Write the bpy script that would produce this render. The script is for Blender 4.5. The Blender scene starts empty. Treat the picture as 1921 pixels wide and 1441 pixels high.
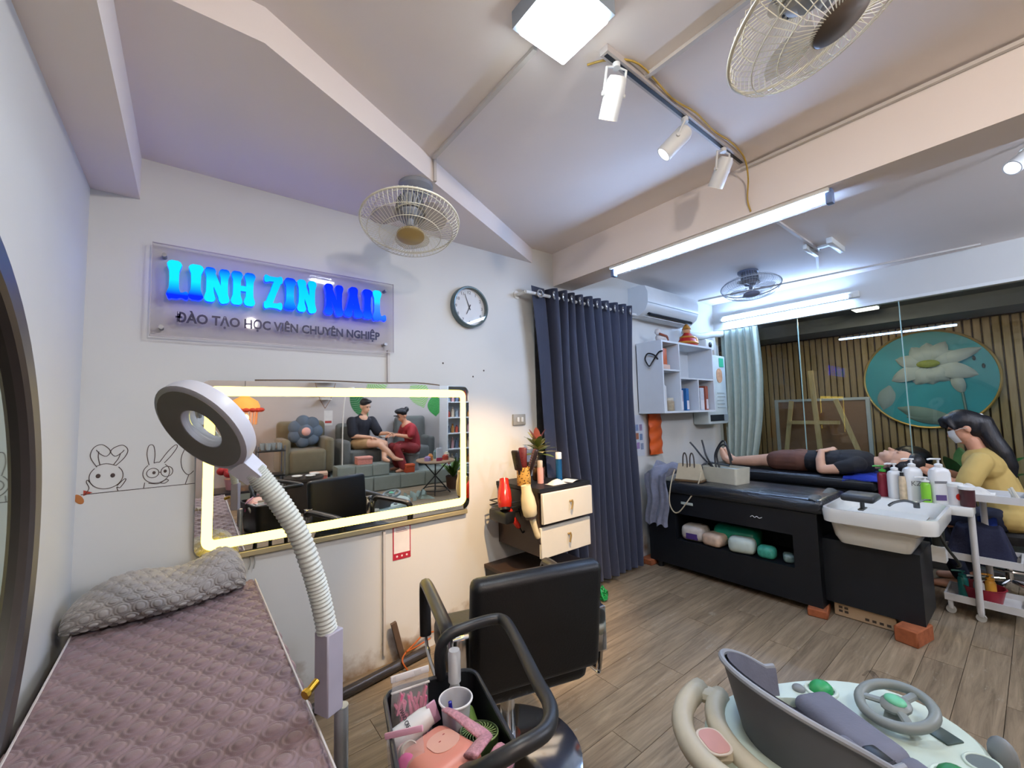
import bpy, bmesh, math, random
from mathutils import Vector, Matrix, Euler
random.seed(7)
SC = bpy.context.scene
COL = SC.collection
PI = math.pi
R = math.radians

# ------------------------------------------------------------------ camera
cam_d = bpy.data.cameras.new('camera'); cam = bpy.data.objects.new('camera', cam_d); COL.objects.link(cam)
cam_d.sensor_width = 36.0; cam_d.lens = 774.0 / 1921.0 * 36.0; cam_d.clip_start = 0.02
right = Vector((0.78744156, -0.61588302, -0.02497779))
down = Vector((0.02347567, 0.07045905, -0.99723839))
fwd = Vector((0.61594211, 0.78468059, 0.06994064))
m = Matrix.Identity(4)
for i in range(3):
    m[i][0] = right[i]; m[i][1] = -down[i]; m[i][2] = -fwd[i]
m.translation = (0, 0, 1.40)
cam.matrix_world = m
SC.camera = cam

# ------------------------------------------------------------------ world, exposure
w = bpy.data.worlds.new('world'); SC.world = w; w.use_nodes = True
w.node_tree.nodes['Background'].inputs[0].default_value = (0.75, 0.82, 1.0, 1)
w.node_tree.nodes['Background'].inputs[1].default_value = 0.05
SC.view_settings.view_transform = 'Standard'; SC.view_settings.look = 'None'
SC.view_settings.exposure = 0.10; SC.view_settings.gamma = 1.0
SC.cycles.use_denoising = True
SC.cycles.max_bounces = 5; SC.cycles.diffuse_bounces = 3; SC.cycles.glossy_bounces = 4
SC.cycles.use_adaptive_sampling = True; SC.cycles.adaptive_threshold = 0.08; SC.cycles.adaptive_min_samples = 16
SC.cycles.transparent_max_bounces = 10; SC.cycles.transmission_bounces = 4
SC.cycles.caustics_reflective = False; SC.cycles.caustics_refractive = False
SC.cycles.sample_clamp_indirect = 4.0

# ------------------------------------------------------------------ lights of the place (each sits in its own fitting)
def area_light(name, loc, rot, sx, sy, power, col, shape='RECTANGLE', spread=180):
    d = bpy.data.lights.new(name, 'AREA'); d.shape = shape; d.size = sx; d.size_y = sy
    d.energy = power; d.color = col; d.spread = R(spread)
    o = bpy.data.objects.new(name, d); COL.objects.link(o); o.location = loc; o.rotation_euler = rot
    return o
def spot_light(name, loc, target, power, col, angle, blend=0.5, rad=0.025):
    d = bpy.data.lights.new(name, 'SPOT'); d.energy = power; d.color = col; d.spot_size = R(angle); d.spot_blend = blend
    d.shadow_soft_size = rad
    o = bpy.data.objects.new(name, d); COL.objects.link(o); o.location = loc
    o.rotation_euler = (Vector(target) - Vector(loc)).to_track_quat('-Z', 'Y').to_euler()
    return o
COOL = (0.86, 0.94, 1.0); WARM = (1.0, 0.64, 0.30)
area_light('panel_glow', (0.905, 0.845, 2.598), (0, 0, 0), 0.2, 0.2, 11, COOL)
area_light('beyond_glow', (6.3, 1.2, 2.50), (0, 0, 0), 0.2, 0.2, 8, (1.0, 0.84, 0.58))
spot_light('spot_glow_warm', (1.245, 0.955, 2.465), (1.66, 2.38, 0.30), 230, WARM, 48, 0.7)
spot_light('spot_glow_cool', (1.60, 0.962, 2.485), (1.2, 2.3, 1.5), 3, (0.92, 0.96, 1.0), 55, 0.7)
spot_light('spot_glow_third', (2.07, 0.97, 2.44), (1.9, 1.7, 0.0), 18, (1.0, 0.80, 0.55), 60, 0.7)

# ------------------------------------------------------------------ materials
def lin(c):
    if isinstance(c, str):
        c = [int(c[i:i+2], 16) / 255 for i in (0, 2, 4)]
        c = [x / 12.92 if x <= 0.04045 else ((x + 0.055) / 1.055) ** 2.4 for x in c]
    return (c[0], c[1], c[2], 1.0)
MATS = {}
def mat(name, col, rough=0.5, metal=0.0, var=0.06, scale=12.0, bump=0.0, bscale=None, spec=0.5, emit=None, estr=0.0,
        alpha=1.0, trans=0.0, coat=0.0, ior=1.45, stretch=(1, 1, 1), sheen=0.0, per=0.0):
    """procedural Principled material: base colour mottled by noise, optional bump, emission, per-object variation"""
    if name in MATS: return MATS[name]
    M = bpy.data.materials.new(name); M.use_nodes = True; nt = M.node_tree; N = nt.nodes; L = nt.links
    b = N['Principled BSDF']
    c = lin(col)
    tc = N.new('ShaderNodeTexCoord'); mp = N.new('ShaderNodeMapping'); mp.inputs['Scale'].default_value = stretch
    L.new(tc.outputs['Object'], mp.inputs['Vector'])
    nz = N.new('ShaderNodeTexNoise'); nz.inputs['Scale'].default_value = scale; nz.inputs['Detail'].default_value = 2
    L.new(mp.outputs['Vector'], nz.inputs['Vector'])
    mx = N.new('ShaderNodeMix'); mx.data_type = 'RGBA'
    L.new(nz.outputs['Fac'], mx.inputs['Factor'])
    mx.inputs[6].default_value = tuple(max(0, x * (1 - 2 * var)) for x in c[:3]) + (1,)
    mx.inputs[7].default_value = tuple(min(1, x * (1 + 2 * var)) for x in c[:3]) + (1,)
    out = mx.outputs[2]
    if per > 0:
        oi = N.new('ShaderNodeObjectInfo'); mr = N.new('ShaderNodeMapRange')
        mr.inputs['To Min'].default_value = 1 - per; mr.inputs['To Max'].default_value = 1 + per
        L.new(oi.outputs['Random'], mr.inputs['Value'])
        vm = N.new('ShaderNodeVectorMath'); vm.operation = 'SCALE'
        L.new(out, vm.inputs[0]); L.new(mr.outputs['Result'], vm.inputs['Scale']); out = vm.outputs['Vector']
    L.new(out, b.inputs['Base Color'])
    b.inputs['Roughness'].default_value = rough; b.inputs['Metallic'].default_value = metal
    b.inputs['Specular IOR Level'].default_value = spec; b.inputs['IOR'].default_value = ior
    b.inputs['Alpha'].default_value = alpha; b.inputs['Transmission Weight'].default_value = trans
    b.inputs['Coat Weight'].default_value = coat; b.inputs['Sheen Weight'].default_value = sheen
    if emit:
        b.inputs['Emission Color'].default_value = lin(emit); b.inputs['Emission Strength'].default_value = estr
    if bump > 0:
        n2 = N.new('ShaderNodeTexNoise'); n2.inputs['Scale'].default_value = bscale or scale * 4; n2.inputs['Detail'].default_value = 1
        L.new(mp.outputs['Vector'], n2.inputs['Vector'])
        bp = N.new('ShaderNodeBump'); bp.inputs['Strength'].default_value = bump; bp.inputs['Distance'].default_value = 0.004
        L.new(n2.outputs['Fac'], bp.inputs['Height']); L.new(bp.outputs['Normal'], b.inputs['Normal'])
    MATS[name] = M
    return M
def emission(name, col, s):
    if name in MATS: return MATS[name]
    M = bpy.data.materials.new(name); M.use_nodes = True; nt = M.node_tree; N = nt.nodes
    N.remove(N['Principled BSDF']); e = N.new('ShaderNodeEmission'); e.inputs[0].default_value = lin(col); e.inputs[1].default_value = s
    nt.links.new(e.outputs[0], N['Material Output'].inputs[0]); MATS[name] = M
    return M
def thin_glass(name, tint, refl=1.0, base=0.04, rough=0.0):
    """a clear pane: mostly see-through, mirror-like at a fresnel amount"""
    M = bpy.data.materials.new(name); M.use_nodes = True; nt = M.node_tree; N = nt.nodes; L = nt.links
    N.remove(N['Principled BSDF'])
    t = N.new('ShaderNodeBsdfTransparent'); t.inputs[0].default_value = lin(tint)
    g = N.new('ShaderNodeBsdfGlossy'); g.inputs['Roughness'].default_value = rough
    f = N.new('ShaderNodeLayerWeight'); f.inputs[0].default_value = 0.22; ge = N.new('ShaderNodeNewGeometry'); fm = N.new('ShaderNodeMath'); fm.operation = 'MULTIPLY'; inv = N.new('ShaderNodeMath'); inv.operation = 'SUBTRACT'; inv.inputs[0].default_value = 1.0
    L.new(ge.outputs['Backfacing'], inv.inputs[1])
    ma = N.new('ShaderNodeMath'); ma.operation = 'MULTIPLY_ADD'; ma.inputs[1].default_value = refl; ma.inputs[2].default_value = base; ma.use_clamp = True
    x = N.new('ShaderNodeMixShader')
    L.new(f.outputs['Fresnel'], ma.inputs[0]); L.new(ma.outputs[0], fm.inputs[0]); L.new(inv.outputs[0], fm.inputs[1]); L.new(fm.outputs[0], x.inputs[0]); L.new(t.outputs[0], x.inputs[1]); L.new(g.outputs[0], x.inputs[2])
    L.new(x.outputs[0], N['Material Output'].inputs[0]); MATS[name] = M
    return M
def wood(name, c1, c2, scale=3.0, stretch=(0.6, 9, 9), rough=0.5, per=0.12, wear=None):
    M = bpy.data.materials.new(name); M.use_nodes = True; nt = M.node_tree; N = nt.nodes; L = nt.links; b = N['Principled BSDF']
    tc = N.new('ShaderNodeTexCoord'); oi = N.new('ShaderNodeObjectInfo'); ad = N.new('ShaderNodeVectorMath'); ad.operation = 'MULTIPLY_ADD'
    L.new(oi.outputs['Random'], ad.inputs[0]); ad.inputs[1].default_value = (9, 7, 5); L.new(tc.outputs['Object'], ad.inputs[2])
    mp = N.new('ShaderNodeMapping'); mp.inputs['Scale'].default_value = stretch; L.new(ad.outputs[0], mp.inputs['Vector'])
    nz = N.new('ShaderNodeTexNoise'); nz.inputs['Scale'].default_value = scale; nz.inputs['Detail'].default_value = 5; nz.inputs['Roughness'].default_value = 0.7
    nz.inputs['Distortion'].default_value = 0.6
    L.new(mp.outputs[0], nz.inputs['Vector'])
    cr = N.new('ShaderNodeValToRGB'); cr.color_ramp.elements[0].position = 0.32; cr.color_ramp.elements[1].position = 0.72
    cr.color_ramp.elements[0].color = lin(c1); cr.color_ramp.elements[1].color = lin(c2); L.new(nz.outputs['Fac'], cr.inputs[0])
    out = cr.outputs[0]
    if wear:
        n2 = N.new('ShaderNodeTexNoise'); n2.inputs['Scale'].default_value = 2.2; n2.inputs['Detail'].default_value = 6; n2.inputs['Roughness'].default_value = 0.8
        mp2 = N.new('ShaderNodeMapping'); mp2.inputs['Scale'].default_value = (3, 9, 1); L.new(ad.outputs[0], mp2.inputs['Vector']); L.new(mp2.outputs[0], n2.inputs['Vector'])
        c2_ = N.new('ShaderNodeValToRGB'); c2_.color_ramp.elements[0].position = 0.60; c2_.color_ramp.elements[1].position = 0.74
        L.new(n2.outputs['Fac'], c2_.inputs[0])
        mx = N.new('ShaderNodeMix'); mx.data_type = 'RGBA'; L.new(c2_.outputs[0], mx.inputs['Factor']); L.new(out, mx.inputs[6]); mx.inputs[7].default_value = lin(wear); out = mx.outputs[2]
    mr = N.new('ShaderNodeMapRange'); mr.inputs['To Min'].default_value = 1 - per; mr.inputs['To Max'].default_value = 1 + per; L.new(oi.outputs['Random'], mr.inputs['Value'])
    vm = N.new('ShaderNodeVectorMath'); vm.operation = 'SCALE'; L.new(out, vm.inputs[0]); L.new(mr.outputs[0], vm.inputs['Scale'])
    L.new(vm.outputs[0], b.inputs['Base Color']); b.inputs['Roughness'].default_value = rough
    MATS[name] = M
    return M

# ------------------------------------------------------------------ mesh builder
def frame_z(d):
    d = Vector(d).normalized(); return d.to_track_quat('Z', 'Y').to_matrix()
class MB:
    def __init__(s): s.v = []; s.f = []; s.mi = []; s.cur = 0
    def add(s, vs, fs, mi=None):
        o = len(s.v); s.v += [tuple(v) for v in vs]; s.f += [tuple(i + o for i in f) for f in fs]
        s.mi += [s.cur if mi is None else mi] * len(fs); return s
    def box(s, lo, hi, rot=None, c=None):
        x0, y0, z0 = lo; x1, y1, z1 = hi
        vs = [(x0, y0, z0), (x1, y0, z0), (x1, y1, z0), (x0, y1, z0), (x0, y0, z1), (x1, y0, z1), (x1, y1, z1), (x0, y1, z1)]
        if rot is not None:
            c = Vector(c) if c is not None else (Vector(lo) + Vector(hi)) / 2
            vs = [rot @ (Vector(v) - c) + c for v in vs]
        return s.add(vs, [(0, 3, 2, 1), (4, 5, 6, 7), (0, 1, 5, 4), (1, 2, 6, 5), (2, 3, 7, 6), (3, 0, 4, 7)])
    def rbox(s, lo, hi, b=0.01, seg=2, rot=None, c=None, vert_only=False):
        bm = bmesh.new()
        lo = Vector(lo); hi = Vector(hi); ce = (lo + hi) / 2; sz = hi - lo
        bmesh.ops.create_cube(bm, size=1.0)
        for v in bm.verts: v.co = Vector((v.co.x * sz.x, v.co.y * sz.y, v.co.z * sz.z))
        ed = [e for e in bm.edges if (not vert_only) or abs((e.verts[0].co - e.verts[1].co).normalized().z) > 0.9]
        b = min(b, 0.49 * min(sz.x, sz.y) if vert_only else 0.49 * min(sz))
        bmesh.ops.bevel(bm, geom=ed, offset=b, segments=seg, profile=0.5, affect='EDGES')
        if rot is None: rot = Matrix.Identity(3)
        cc = Vector(c) if c is not None else ce
        vs = [rot @ (v.co + ce - cc) + cc for v in bm.verts]
        bm.verts.index_update(); fs = [[v.index for v in f.verts] for f in bm.faces]; bm.free()
        return s.add(vs, fs)
    def cyl(s, p0, p1, r0, r1=None, n=14, caps=True):
        return s.tube([p0, p1], [r0, r0 if r1 is None else r1], n, caps=caps)
    def tube(s, pts, r, n=8, closed=False, caps=True, flat=None):
        """tube along points; flat=(ax) scales the section in the second direction"""
        P = [Vector(p) for p in pts]; k = len(P); rr = r if isinstance(r, (list, tuple)) else [r] * k
        vs = []; prev = None
        for i in range(k):
            a = P[(i - 1) % k] if (closed or i > 0) else P[0]; b = P[(i + 1) % k] if (closed or i < k - 1) else P[-1]
            t = (b - a)
            if t.length < 1e-9: t = Vector((0, 0, 1))
            t.normalize()
            if prev is None:
                ref = Vector((0, 0, 1)) if abs(t.z) < 0.92 else Vector((1, 0, 0))
                u = t.cross(ref).normalized()
            else:
                u = (prev - t * prev.dot(t)); u = u.normalized() if u.length > 1e-6 else t.orthogonal().normalized()
            prev = u; v = t.cross(u)
            for j in range(n):
                a_ = 2 * PI * j / n
                vs.append(P[i] + u * math.cos(a_) * rr[i] + v * math.sin(a_) * rr[i] * (flat or 1))
        fs = []
        for i in range(k if closed else k - 1):
            for j in range(n):
                a = i * n + j; b = i * n + (j + 1) % n; c = ((i + 1) % k) * n + (j + 1) % n; d = ((i + 1) % k) * n + j
                fs.append((a, b, c, d))
        if caps and not closed:
            fs.append(tuple(range(n))[::-1]); fs.append(tuple((k - 1) * n + j for j in range(n)))
        return s.add(vs, fs)
    def lathe(s, prof, o=(0, 0, 0), rot=None, n=24, sx=1, sy=1):
        rot = rot or Matrix.Identity(3); o = Vector(o); vs = []; fs = []; k = len(prof)
        for (r, z) in prof:
            for j in range(n):
                a = 2 * PI * j / n; vs.append(o + rot @ Vector((r * math.cos(a) * sx, r * math.sin(a) * sy, z)))
        for i in range(k - 1):
            for j in range(n):
                fs.append((i * n + j, i * n + (j + 1) % n, (i + 1) * n + (j + 1) % n, (i + 1) * n + j))
        closed = prof[0] == prof[-1]
        if prof[0][0] > 1e-6 and not closed: fs.append(tuple(range(n))[::-1])
        if prof[-1][0] > 1e-6 and not closed: fs.append(tuple((k - 1) * n + j for j in range(n)))
        return s.add(vs, fs)
    def sph(s, c, r, nu=14, nv=9, rot=None):
        if not isinstance(r, (list, tuple)): r = (r, r, r)
        rot = rot or Matrix.Identity(3); c = Vector(c); vs = []; fs = []
        for i in range(nv + 1):
            ph = PI * i / nv
            for j in range(nu):
                a = 2 * PI * j / nu
                vs.append(c + rot @ Vector((r[0] * math.sin(ph) * math.cos(a), r[1] * math.sin(ph) * math.sin(a), -r[2] * math.cos(ph))))
        for i in range(nv):
            for j in range(nu):
                fs.append((i * nu + j, i * nu + (j + 1) % nu, (i + 1) * nu + (j + 1) % nu, (i + 1) * nu + j))
        return s.add(vs, fs)
    def prism(s, poly, z0, z1, rot=None, o=(0, 0, 0), side=None):
        """polygon in local xy, extruded z0..z1; rot/o place it; side = material index of the sides"""
        rot = rot or Matrix.Identity(3); o = Vector(o); n = len(poly)
        vs = [o + rot @ Vector((p[0], p[1], z0)) for p in poly] + [o + rot @ Vector((p[0], p[1], z1)) for p in poly]
        s.add(vs, [tuple(range(n))[::-1], tuple(range(n, 2 * n))])
        return s.add(vs, [(i, (i + 1) % n, n + (i + 1) % n, n + i) for i in range(n)], side)
    def torus(s, c, Rr, r, rot=None, n=24, m=8, sx=1, sy=1):
        rot = rot or Matrix.Identity(3); c = Vector(c)
        return s.tube([c + rot @ Vector((Rr * sx * math.cos(2 * PI * i / n), Rr * sy * math.sin(2 * PI * i / n), 0)) for i in range(n)], r, m, closed=True)
    def grid(s, fn, nu, nv, cu=False, cv=False):
        vs = []; fs = []
        for i in range(nu + (0 if cu else 1)):
            for j in range(nv + (0 if cv else 1)):
                vs.append(fn(i / nu, j / nv))
        W = nv + (0 if cv else 1); H = nu + (0 if cu else 1)
        for i in range(nu):
            for j in range(nv):
                a = i * W + j; b = i * W + (j + 1) % W; c = ((i + 1) % H) * W + (j + 1) % W; d = ((i + 1) % H) * W + j
                fs.append((a, d, c, b))
        return s.add(vs, fs)
    def build(s, name, mats, parent=None, loc=None, rot=None, smooth=True, angle=38):
        me = bpy.data.meshes.new(name); me.from_pydata(s.v, [], s.f)
        if not isinstance(mats, (list, tuple)): mats = [mats]
        for q in mats: me.materials.append(q)
        if len(mats) > 1:
            for p, i in zip(me.polygons, s.mi): p.material_index = i
        me.update()
        if smooth:
            me.shade_smooth(); me.set_sharp_from_angle(angle=R(angle))
        o = bpy.data.objects.new(name, me); COL.objects.link(o)
        if parent is not None: o.parent = parent
        if loc is not None: o.location = loc
        if rot is not None: o.rotation_euler = rot
        return o
def tag(o, label=None, cat=None, group=None, kind=None):
    if label: o['label'] = label
    if cat: o['category'] = cat
    if group: o['group'] = group
    if kind: o['kind'] = kind
    return o
def thing(name, label, cat, loc=(0, 0, 0), rotz=0.0, group=None):
    o = bpy.data.objects.new(name, None); COL.objects.link(o); o.empty_display_size = 0.1
    o.location = loc; o.rotation_euler = (0, 0, rotz)
    return tag(o, label, cat, group)
def struct(name, mb, m, **k):
    return tag(mb.build(name, m, **k), kind='structure')
def arc(c, r, a0, a1, n, pl='xy'):
    out = []
    for i in range(n + 1):
        a = R(a0 + (a1 - a0) * i / n); x, y = r * math.cos(a), r * math.sin(a)
        out.append({'xy': (c[0] + x, c[1] + y, c[2]), 'xz': (c[0] + x, c[1], c[2] + y), 'yz': (c[0], c[1] + x, c[2] + y)}[pl])
    return out
def rrect(w, h, r, n=5, cx=0, cy=0):
    out = []
    for (sx, sy, a) in ((1, 1, 0), (-1, 1, 90), (-1, -1, 180), (1, -1, 270)):
        for i in range(n + 1):
            t = R(a + 90 * i / n); out.append((cx + sx * (w / 2 - r) + r * math.cos(t), cy + sy * (h / 2 - r) + r * math.sin(t)))
    return out
def smooth_path(pts, n=6):
    """Catmull-Rom through points"""
    P = [Vector(p) for p in pts]; out = []
    for i in range(len(P) - 1):
        p0 = P[max(i - 1, 0)]; p1 = P[i]; p2 = P[i + 1]; p3 = P[min(i + 2, len(P) - 1)]
        for k in range(n):
            t = k / n; t2 = t * t; t3 = t2 * t
            out.append(0.5 * ((2 * p1) + (p2 - p0) * t + (2 * p0 - 5 * p1 + 4 * p2 - p3) * t2 + (3 * p1 - p0 - 3 * p2 + p3) * t3))
    out.append(P[-1]); return out
def text_mesh(s, size, depth=0.0, bold=0.0, align='CENTER', sx=1.0):
    cu = bpy.data.curves.new('lettering', 'FONT'); cu.body = s; cu.size = size; cu.extrude = depth; cu.offset = bold
    cu.align_x = align; cu.resolution_u = 3
    ob = bpy.data.objects.new('lettering', cu); COL.objects.link(ob); dg = bpy.context.evaluated_depsgraph_get()
    me = bpy.data.meshes.new_from_object(ob.evaluated_get(dg)); bpy.data.objects.remove(ob); bpy.data.curves.remove(cu)
    if sx != 1.0:
        for v in me.vertices: v.co.x *= sx
    return me
def text_obj(name, s, size, m, parent, loc, rot, depth=0.0006, bold=0.0, align='CENTER', sx=1.0):
    me = text_mesh(s, size, depth, bold, align, sx); me.materials.clear(); me.materials.append(m)
    o = bpy.data.objects.new(name, me); COL.objects.link(o)
    if parent is not None: o.parent = parent
    o.location = loc; o.rotation_euler = rot
    return o
def copy_tree(o, parent=None):
    c = o.copy(); COL.objects.link(c); c.parent = parent
    for ch in [x for x in bpy.data.objects if x.parent == o]: copy_tree(ch, c)
    return c
WALL = (R(90), 0, 0)       # text / local xy plane -> upright facing -y
RX90 = Matrix.Rotation(R(90), 3, 'X')

# common materials
M_wall = mat('wall_paint', 'd6d6d2', 0.75, var=0.03, scale=2.5)
M_ceil = mat('ceiling_paint', 'efe6e0', 0.8, var=0.02, scale=2)
M_white = mat('white_plastic', 'e4e6e4', 0.35, var=0.02)
M_offw = mat('white_enamel', 'dcdcd6', 0.3, var=0.03)
M_black = mat('black_leather', '0b0c0f', 0.45, var=0.1, scale=30, bump=0.15, bscale=150, spec=0.5)
M_blackp = mat('black_plastic', '17191c', 0.38, var=0.08)
M_dark = mat('black_laminate', '14181e', 0.5, var=0.08)
M_chrome = mat('chrome', 'd8dadc', 0.12, 1.0, var=0.01)
M_steel = mat('grey_steel', '8d9096', 0.35, 0.8, var=0.04)
M_green = mat('green_plastic', '2f9a5a', 0.4)
M_mirror = mat('mirror_silver', 'f2f5f4', 0.015, 1.0, var=0.0)
# ================================================================== structure
XL, XR, YF, YB, ZC = -0.345, 5.0, 2.38, -3.0, 2.69
# wall paint with damp stains near the floor
def stained_wall():
    M = bpy.data.materials.new('stained_wall_paint'); M.use_nodes = True; nt = M.node_tree; N = nt.nodes; L = nt.links; b = N['Principled BSDF']
    tc = N.new('ShaderNodeTexCoord'); sp = N.new('ShaderNodeSeparateXYZ'); L.new(tc.outputs['Object'], sp.inputs[0])
    nz = N.new('ShaderNodeTexNoise'); nz.inputs['Scale'].default_value = 7; nz.inputs['Detail'].default_value = 6; L.new(tc.outputs['Object'], nz.inputs['Vector'])
    # stain amount: noise over a height threshold
    mr = N.new('ShaderNodeMapRange'); mr.inputs['From Min'].default_value = 0.0; mr.inputs['From Max'].default_value = 0.42
    mr.inputs['To Min'].default_value = 0.16; mr.inputs['To Max'].default_value = -0.45; L.new(sp.outputs[2], mr.inputs[0])
    ad = N.new('ShaderNodeMath'); L.new(nz.outputs['Fac'], ad.inputs[0]); L.new(mr.outputs[0], ad.inputs[1])
    cr = N.new('ShaderNodeValToRGB'); cr.color_ramp.elements[0].position = 0.46; cr.color_ramp.elements[1].position = 0.72; L.new(ad.outputs[0], cr.inputs[0])
    n2 = N.new('ShaderNodeTexNoise'); n2.inputs['Scale'].default_value = 2.3; n2.inputs['Detail'].default_value = 4; L.new(tc.outputs['Object'], n2.inputs['Vector'])
    c1 = N.new('ShaderNodeMix'); c1.data_type = 'RGBA'; L.new(n2.outputs['Fac'], c1.inputs['Factor']); c1.inputs[6].default_value = lin('d0d0cb'); c1.inputs[7].default_value = lin('dcdcd8')
    mx = N.new('ShaderNodeMix'); mx.data_type = 'RGBA'; L.new(cr.outputs[0], mx.inputs['Factor']); L.new(c1.outputs[2], mx.inputs[6]); mx.inputs[7].default_value = lin('8a6d4a')
    L.new(mx.outputs[2], b.inputs['Base Color']); b.inputs['Roughness'].default_value = 0.7
    return M
M_wallA = stained_wall()
# floor: slab plus planks laid along x
M_floor = wood('floor_vinyl', '6e604c', 'a69379', 3.2, (0.7, 10, 10), 0.48, 0.13, 'a8a090')
fl = struct('floor', MB().box((XL - 0.1, YB - 0.1, -0.08), (XR + 0.05, YF + 0.7, -0.006)), mat('screed', '463c32', 0.9))
PW, PL = 0.152, 0.94
def plank_mesh(l):
    return MB().box((0.0012, 0.0012, -0.0055), (l - 0.0012, PW - 0.0012, 0.0))
pm = None; npl = 0; y = YB
rw = 0
while y < YF + 0.35:
    x = XL - 0.05 - (rw * 0.37 % 1.0) * PL
    while x < XR:
        x0 = max(x, XL - 0.06); x1 = min(x + PL, XR)
        if x1 - x0 > 0.05 and not (y < -0.9 and npl > 0 and False):
            if pm is None and abs(x1 - x0 - PL) < 1e-6:
                o = plank_mesh(PL).build('plank', M_floor, fl, smooth=False); pm = o.data; o.location = (x0, y, 0)
            elif pm is not None and abs(x1 - x0 - PL) < 1e-6:
                o = bpy.data.objects.new('plank', pm); COL.objects.link(o); o.parent = fl; o.location = (x0, y, 0)
            else:
                o = plank_mesh(x1 - x0).build('plank', M_floor, fl, smooth=False); o.location = (x0, y, 0)
            npl += 1
        x += PL
    y += PW; rw += 1

# walls
mb = MB().box((XL - 0.1, YF, 0), (2.10, YF + 0.12, ZC)).box((3.14, YF, 0), (XR + 0.1, YF + 0.12, ZC)).box((2.10, YF, 2.36), (3.14, YF + 0.12, ZC))
struct('wall_front', mb, M_wallA)
struct('wall_recess', MB().box((2.05, YF + 0.6, 0), (3.2, YF + 0.7, ZC)).box((2.0, YF + 0.12, 0), (2.1, YF + 0.6, ZC)).box((3.14, YF + 0.12, 0), (3.24, YF + 0.6, ZC)), M_wall)
struct('wall_left', MB().box((XL - 0.1, YB - 0.1, 0), (XL, YF, ZC)), M_wall)
struct('wall_rear', MB().box((XL - 0.1, YB - 0.1, 0), (XR + 0.1, YB, ZC)), mat('rear_wall_paint', 'b9b3b0', 0.8, var=0.03, scale=2))
struct('wall_right', MB().box((XR, YB, 0), (XR + 0.1, -1.2, ZC)).box((XR, -1.2, 2.33), (XR + 0.1, YF, ZC)), M_wall)
# ceiling, soffit, beams
struct('ceiling', MB().box((XL - 0.1, YB - 0.1, ZC), (XR + 0.1, YF + 0.7, ZC + 0.1)).box((2.5, YB, 2.645), (XR, YF, ZC)), M_ceil)
mb = MB().prism([(XL, 1.41), (0.16, 1.41), (2.10, YF), (XL, YF)], 2.57, ZC)
struct('ceiling_soffit', mb, M_ceil)
struct('beam_side', MB().box((XL, YB, 2.38), (-0.19, YF, ZC)), M_ceil)
struct('beam_cross', MB().box((2.32, YB, 2.42), (2.54, YF, ZC)), M_ceil)
# conduits on the ceiling (plastic trunking)
M_cond = mat('trunking_plastic', 'cfc9c2', 0.5, var=0.03)
def trunk(a, b, w=0.018, h=0.014):
    mb = MB(); a = Vector(a); b = Vector(b); d = (b - a).normalized(); up = Vector((0, 0, 1)) if abs(d.z) < 0.9 else Vector((1, 0, 0))
    s = d.cross(up).normalized(); t = s.cross(d)
    vs = [p + s * sx * w / 2 + t * sz * h / 2 for p in (a, b) for sx, sz in ((-1, -1), (1, -1), (1, 1), (-1, 1))]
    return mb.add(vs, [(0, 1, 2, 3), (7, 6, 5, 4), (0, 4, 5, 1), (1, 5, 6, 2), (2, 6, 7, 3), (3, 7, 4, 0)])
cl = [((0.935, 1.01, 2.682), (0.935, 1.78, 2.682)), ((0.948, 1.795, 2.69), (0.948, 1.795, 2.57)), ((1.36, 0.87, 2.682), (1.36, -1.2, 2.682)),
      ((2.305, 0.9, 2.672), (2.305, -1.0, 2.672)), ((4.62, 2.35, 2.638), (4.9, 0.2, 2.638)), ((3.0, 1.0, 2.638), (3.95, 1.0, 2.638)), ((3.95, 1.02, 2.638), (4.45, 1.15, 2.638)),
      ((0.93, YF - 0.008, 1.79), (0.93, YF - 0.008, 1.60)), ((0.90, YF - 0.008, 0.74), (0.90, YF - 0.008, 0.06))]
for i, (a, b) in enumerate(cl):
    struct('trim_%d' % (i + 1), trunk(a, b), M_cond, smooth=False)

# glass wall: frameless panes between thin joints, header above
M_pane = thin_glass('partition_glass', (0.84, 0.90, 0.92), 1.0, 0.03)
M_edge = mat('glass_edge', '9fc2bd', 0.25, var=0.02)
for i, (a, b) in enumerate([(1.515, YF), (0.722, 1.505), (-0.1, 0.712), (-1.2, -0.11)]):
    g = struct('window_%d' % (i + 1), MB().box((XR + 0.03, a, 0.0), (XR + 0.038, b, 2.33)), M_pane, smooth=False)
    MB().box((XR + 0.028, a - 0.004, 0.0), (XR + 0.04, a + 0.003, 2.33)).build('glass_edge', M_edge, g, smooth=False)
struct('trim_20', MB().box((XR - 0.012, -1.2, 2.318), (XR + 0.06, YF, 2.345)), M_white, smooth=False)
struct('baseboard_right', MB().box((XR, -1.2, 0), (XR + 0.06, YF, 0.06)), M_steel)

# room beyond the glass: ribbed wall, floor, ceiling
M_slat = wood('slat_wood', '9a8258', 'b59d70', 3, (9, 9, 0.8), 0.55, 0.12)
XS = 7.5
wb = struct('wall_slatted', MB().box((XS, -2.2, 0), (XS + 0.1, 4.2, 2.75)), mat('slat_gap', '3a2c1c', 0.9))
sm = None; y = -1.6
while y < 4.1:
    if sm is None:
        o = MB().rbox((-0.024, 0, 0.06), (0.0, 0.062, 2.40), 0.006, 1).build('slat', M_slat, wb); sm = o.data
    else:
        o = bpy.data.objects.new('slat', sm); COL.objects.link(o); o.parent = wb
    o.location = (XS, y, 0); y += 0.076
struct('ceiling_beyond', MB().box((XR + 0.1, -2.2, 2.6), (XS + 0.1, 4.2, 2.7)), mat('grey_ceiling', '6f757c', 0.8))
struct('beam_beyond', MB().box((6.9, -2.2, 2.42), (XS, 4.2, 2.6)), mat('grey_ceiling_b', '71777d', 0.8))
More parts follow.
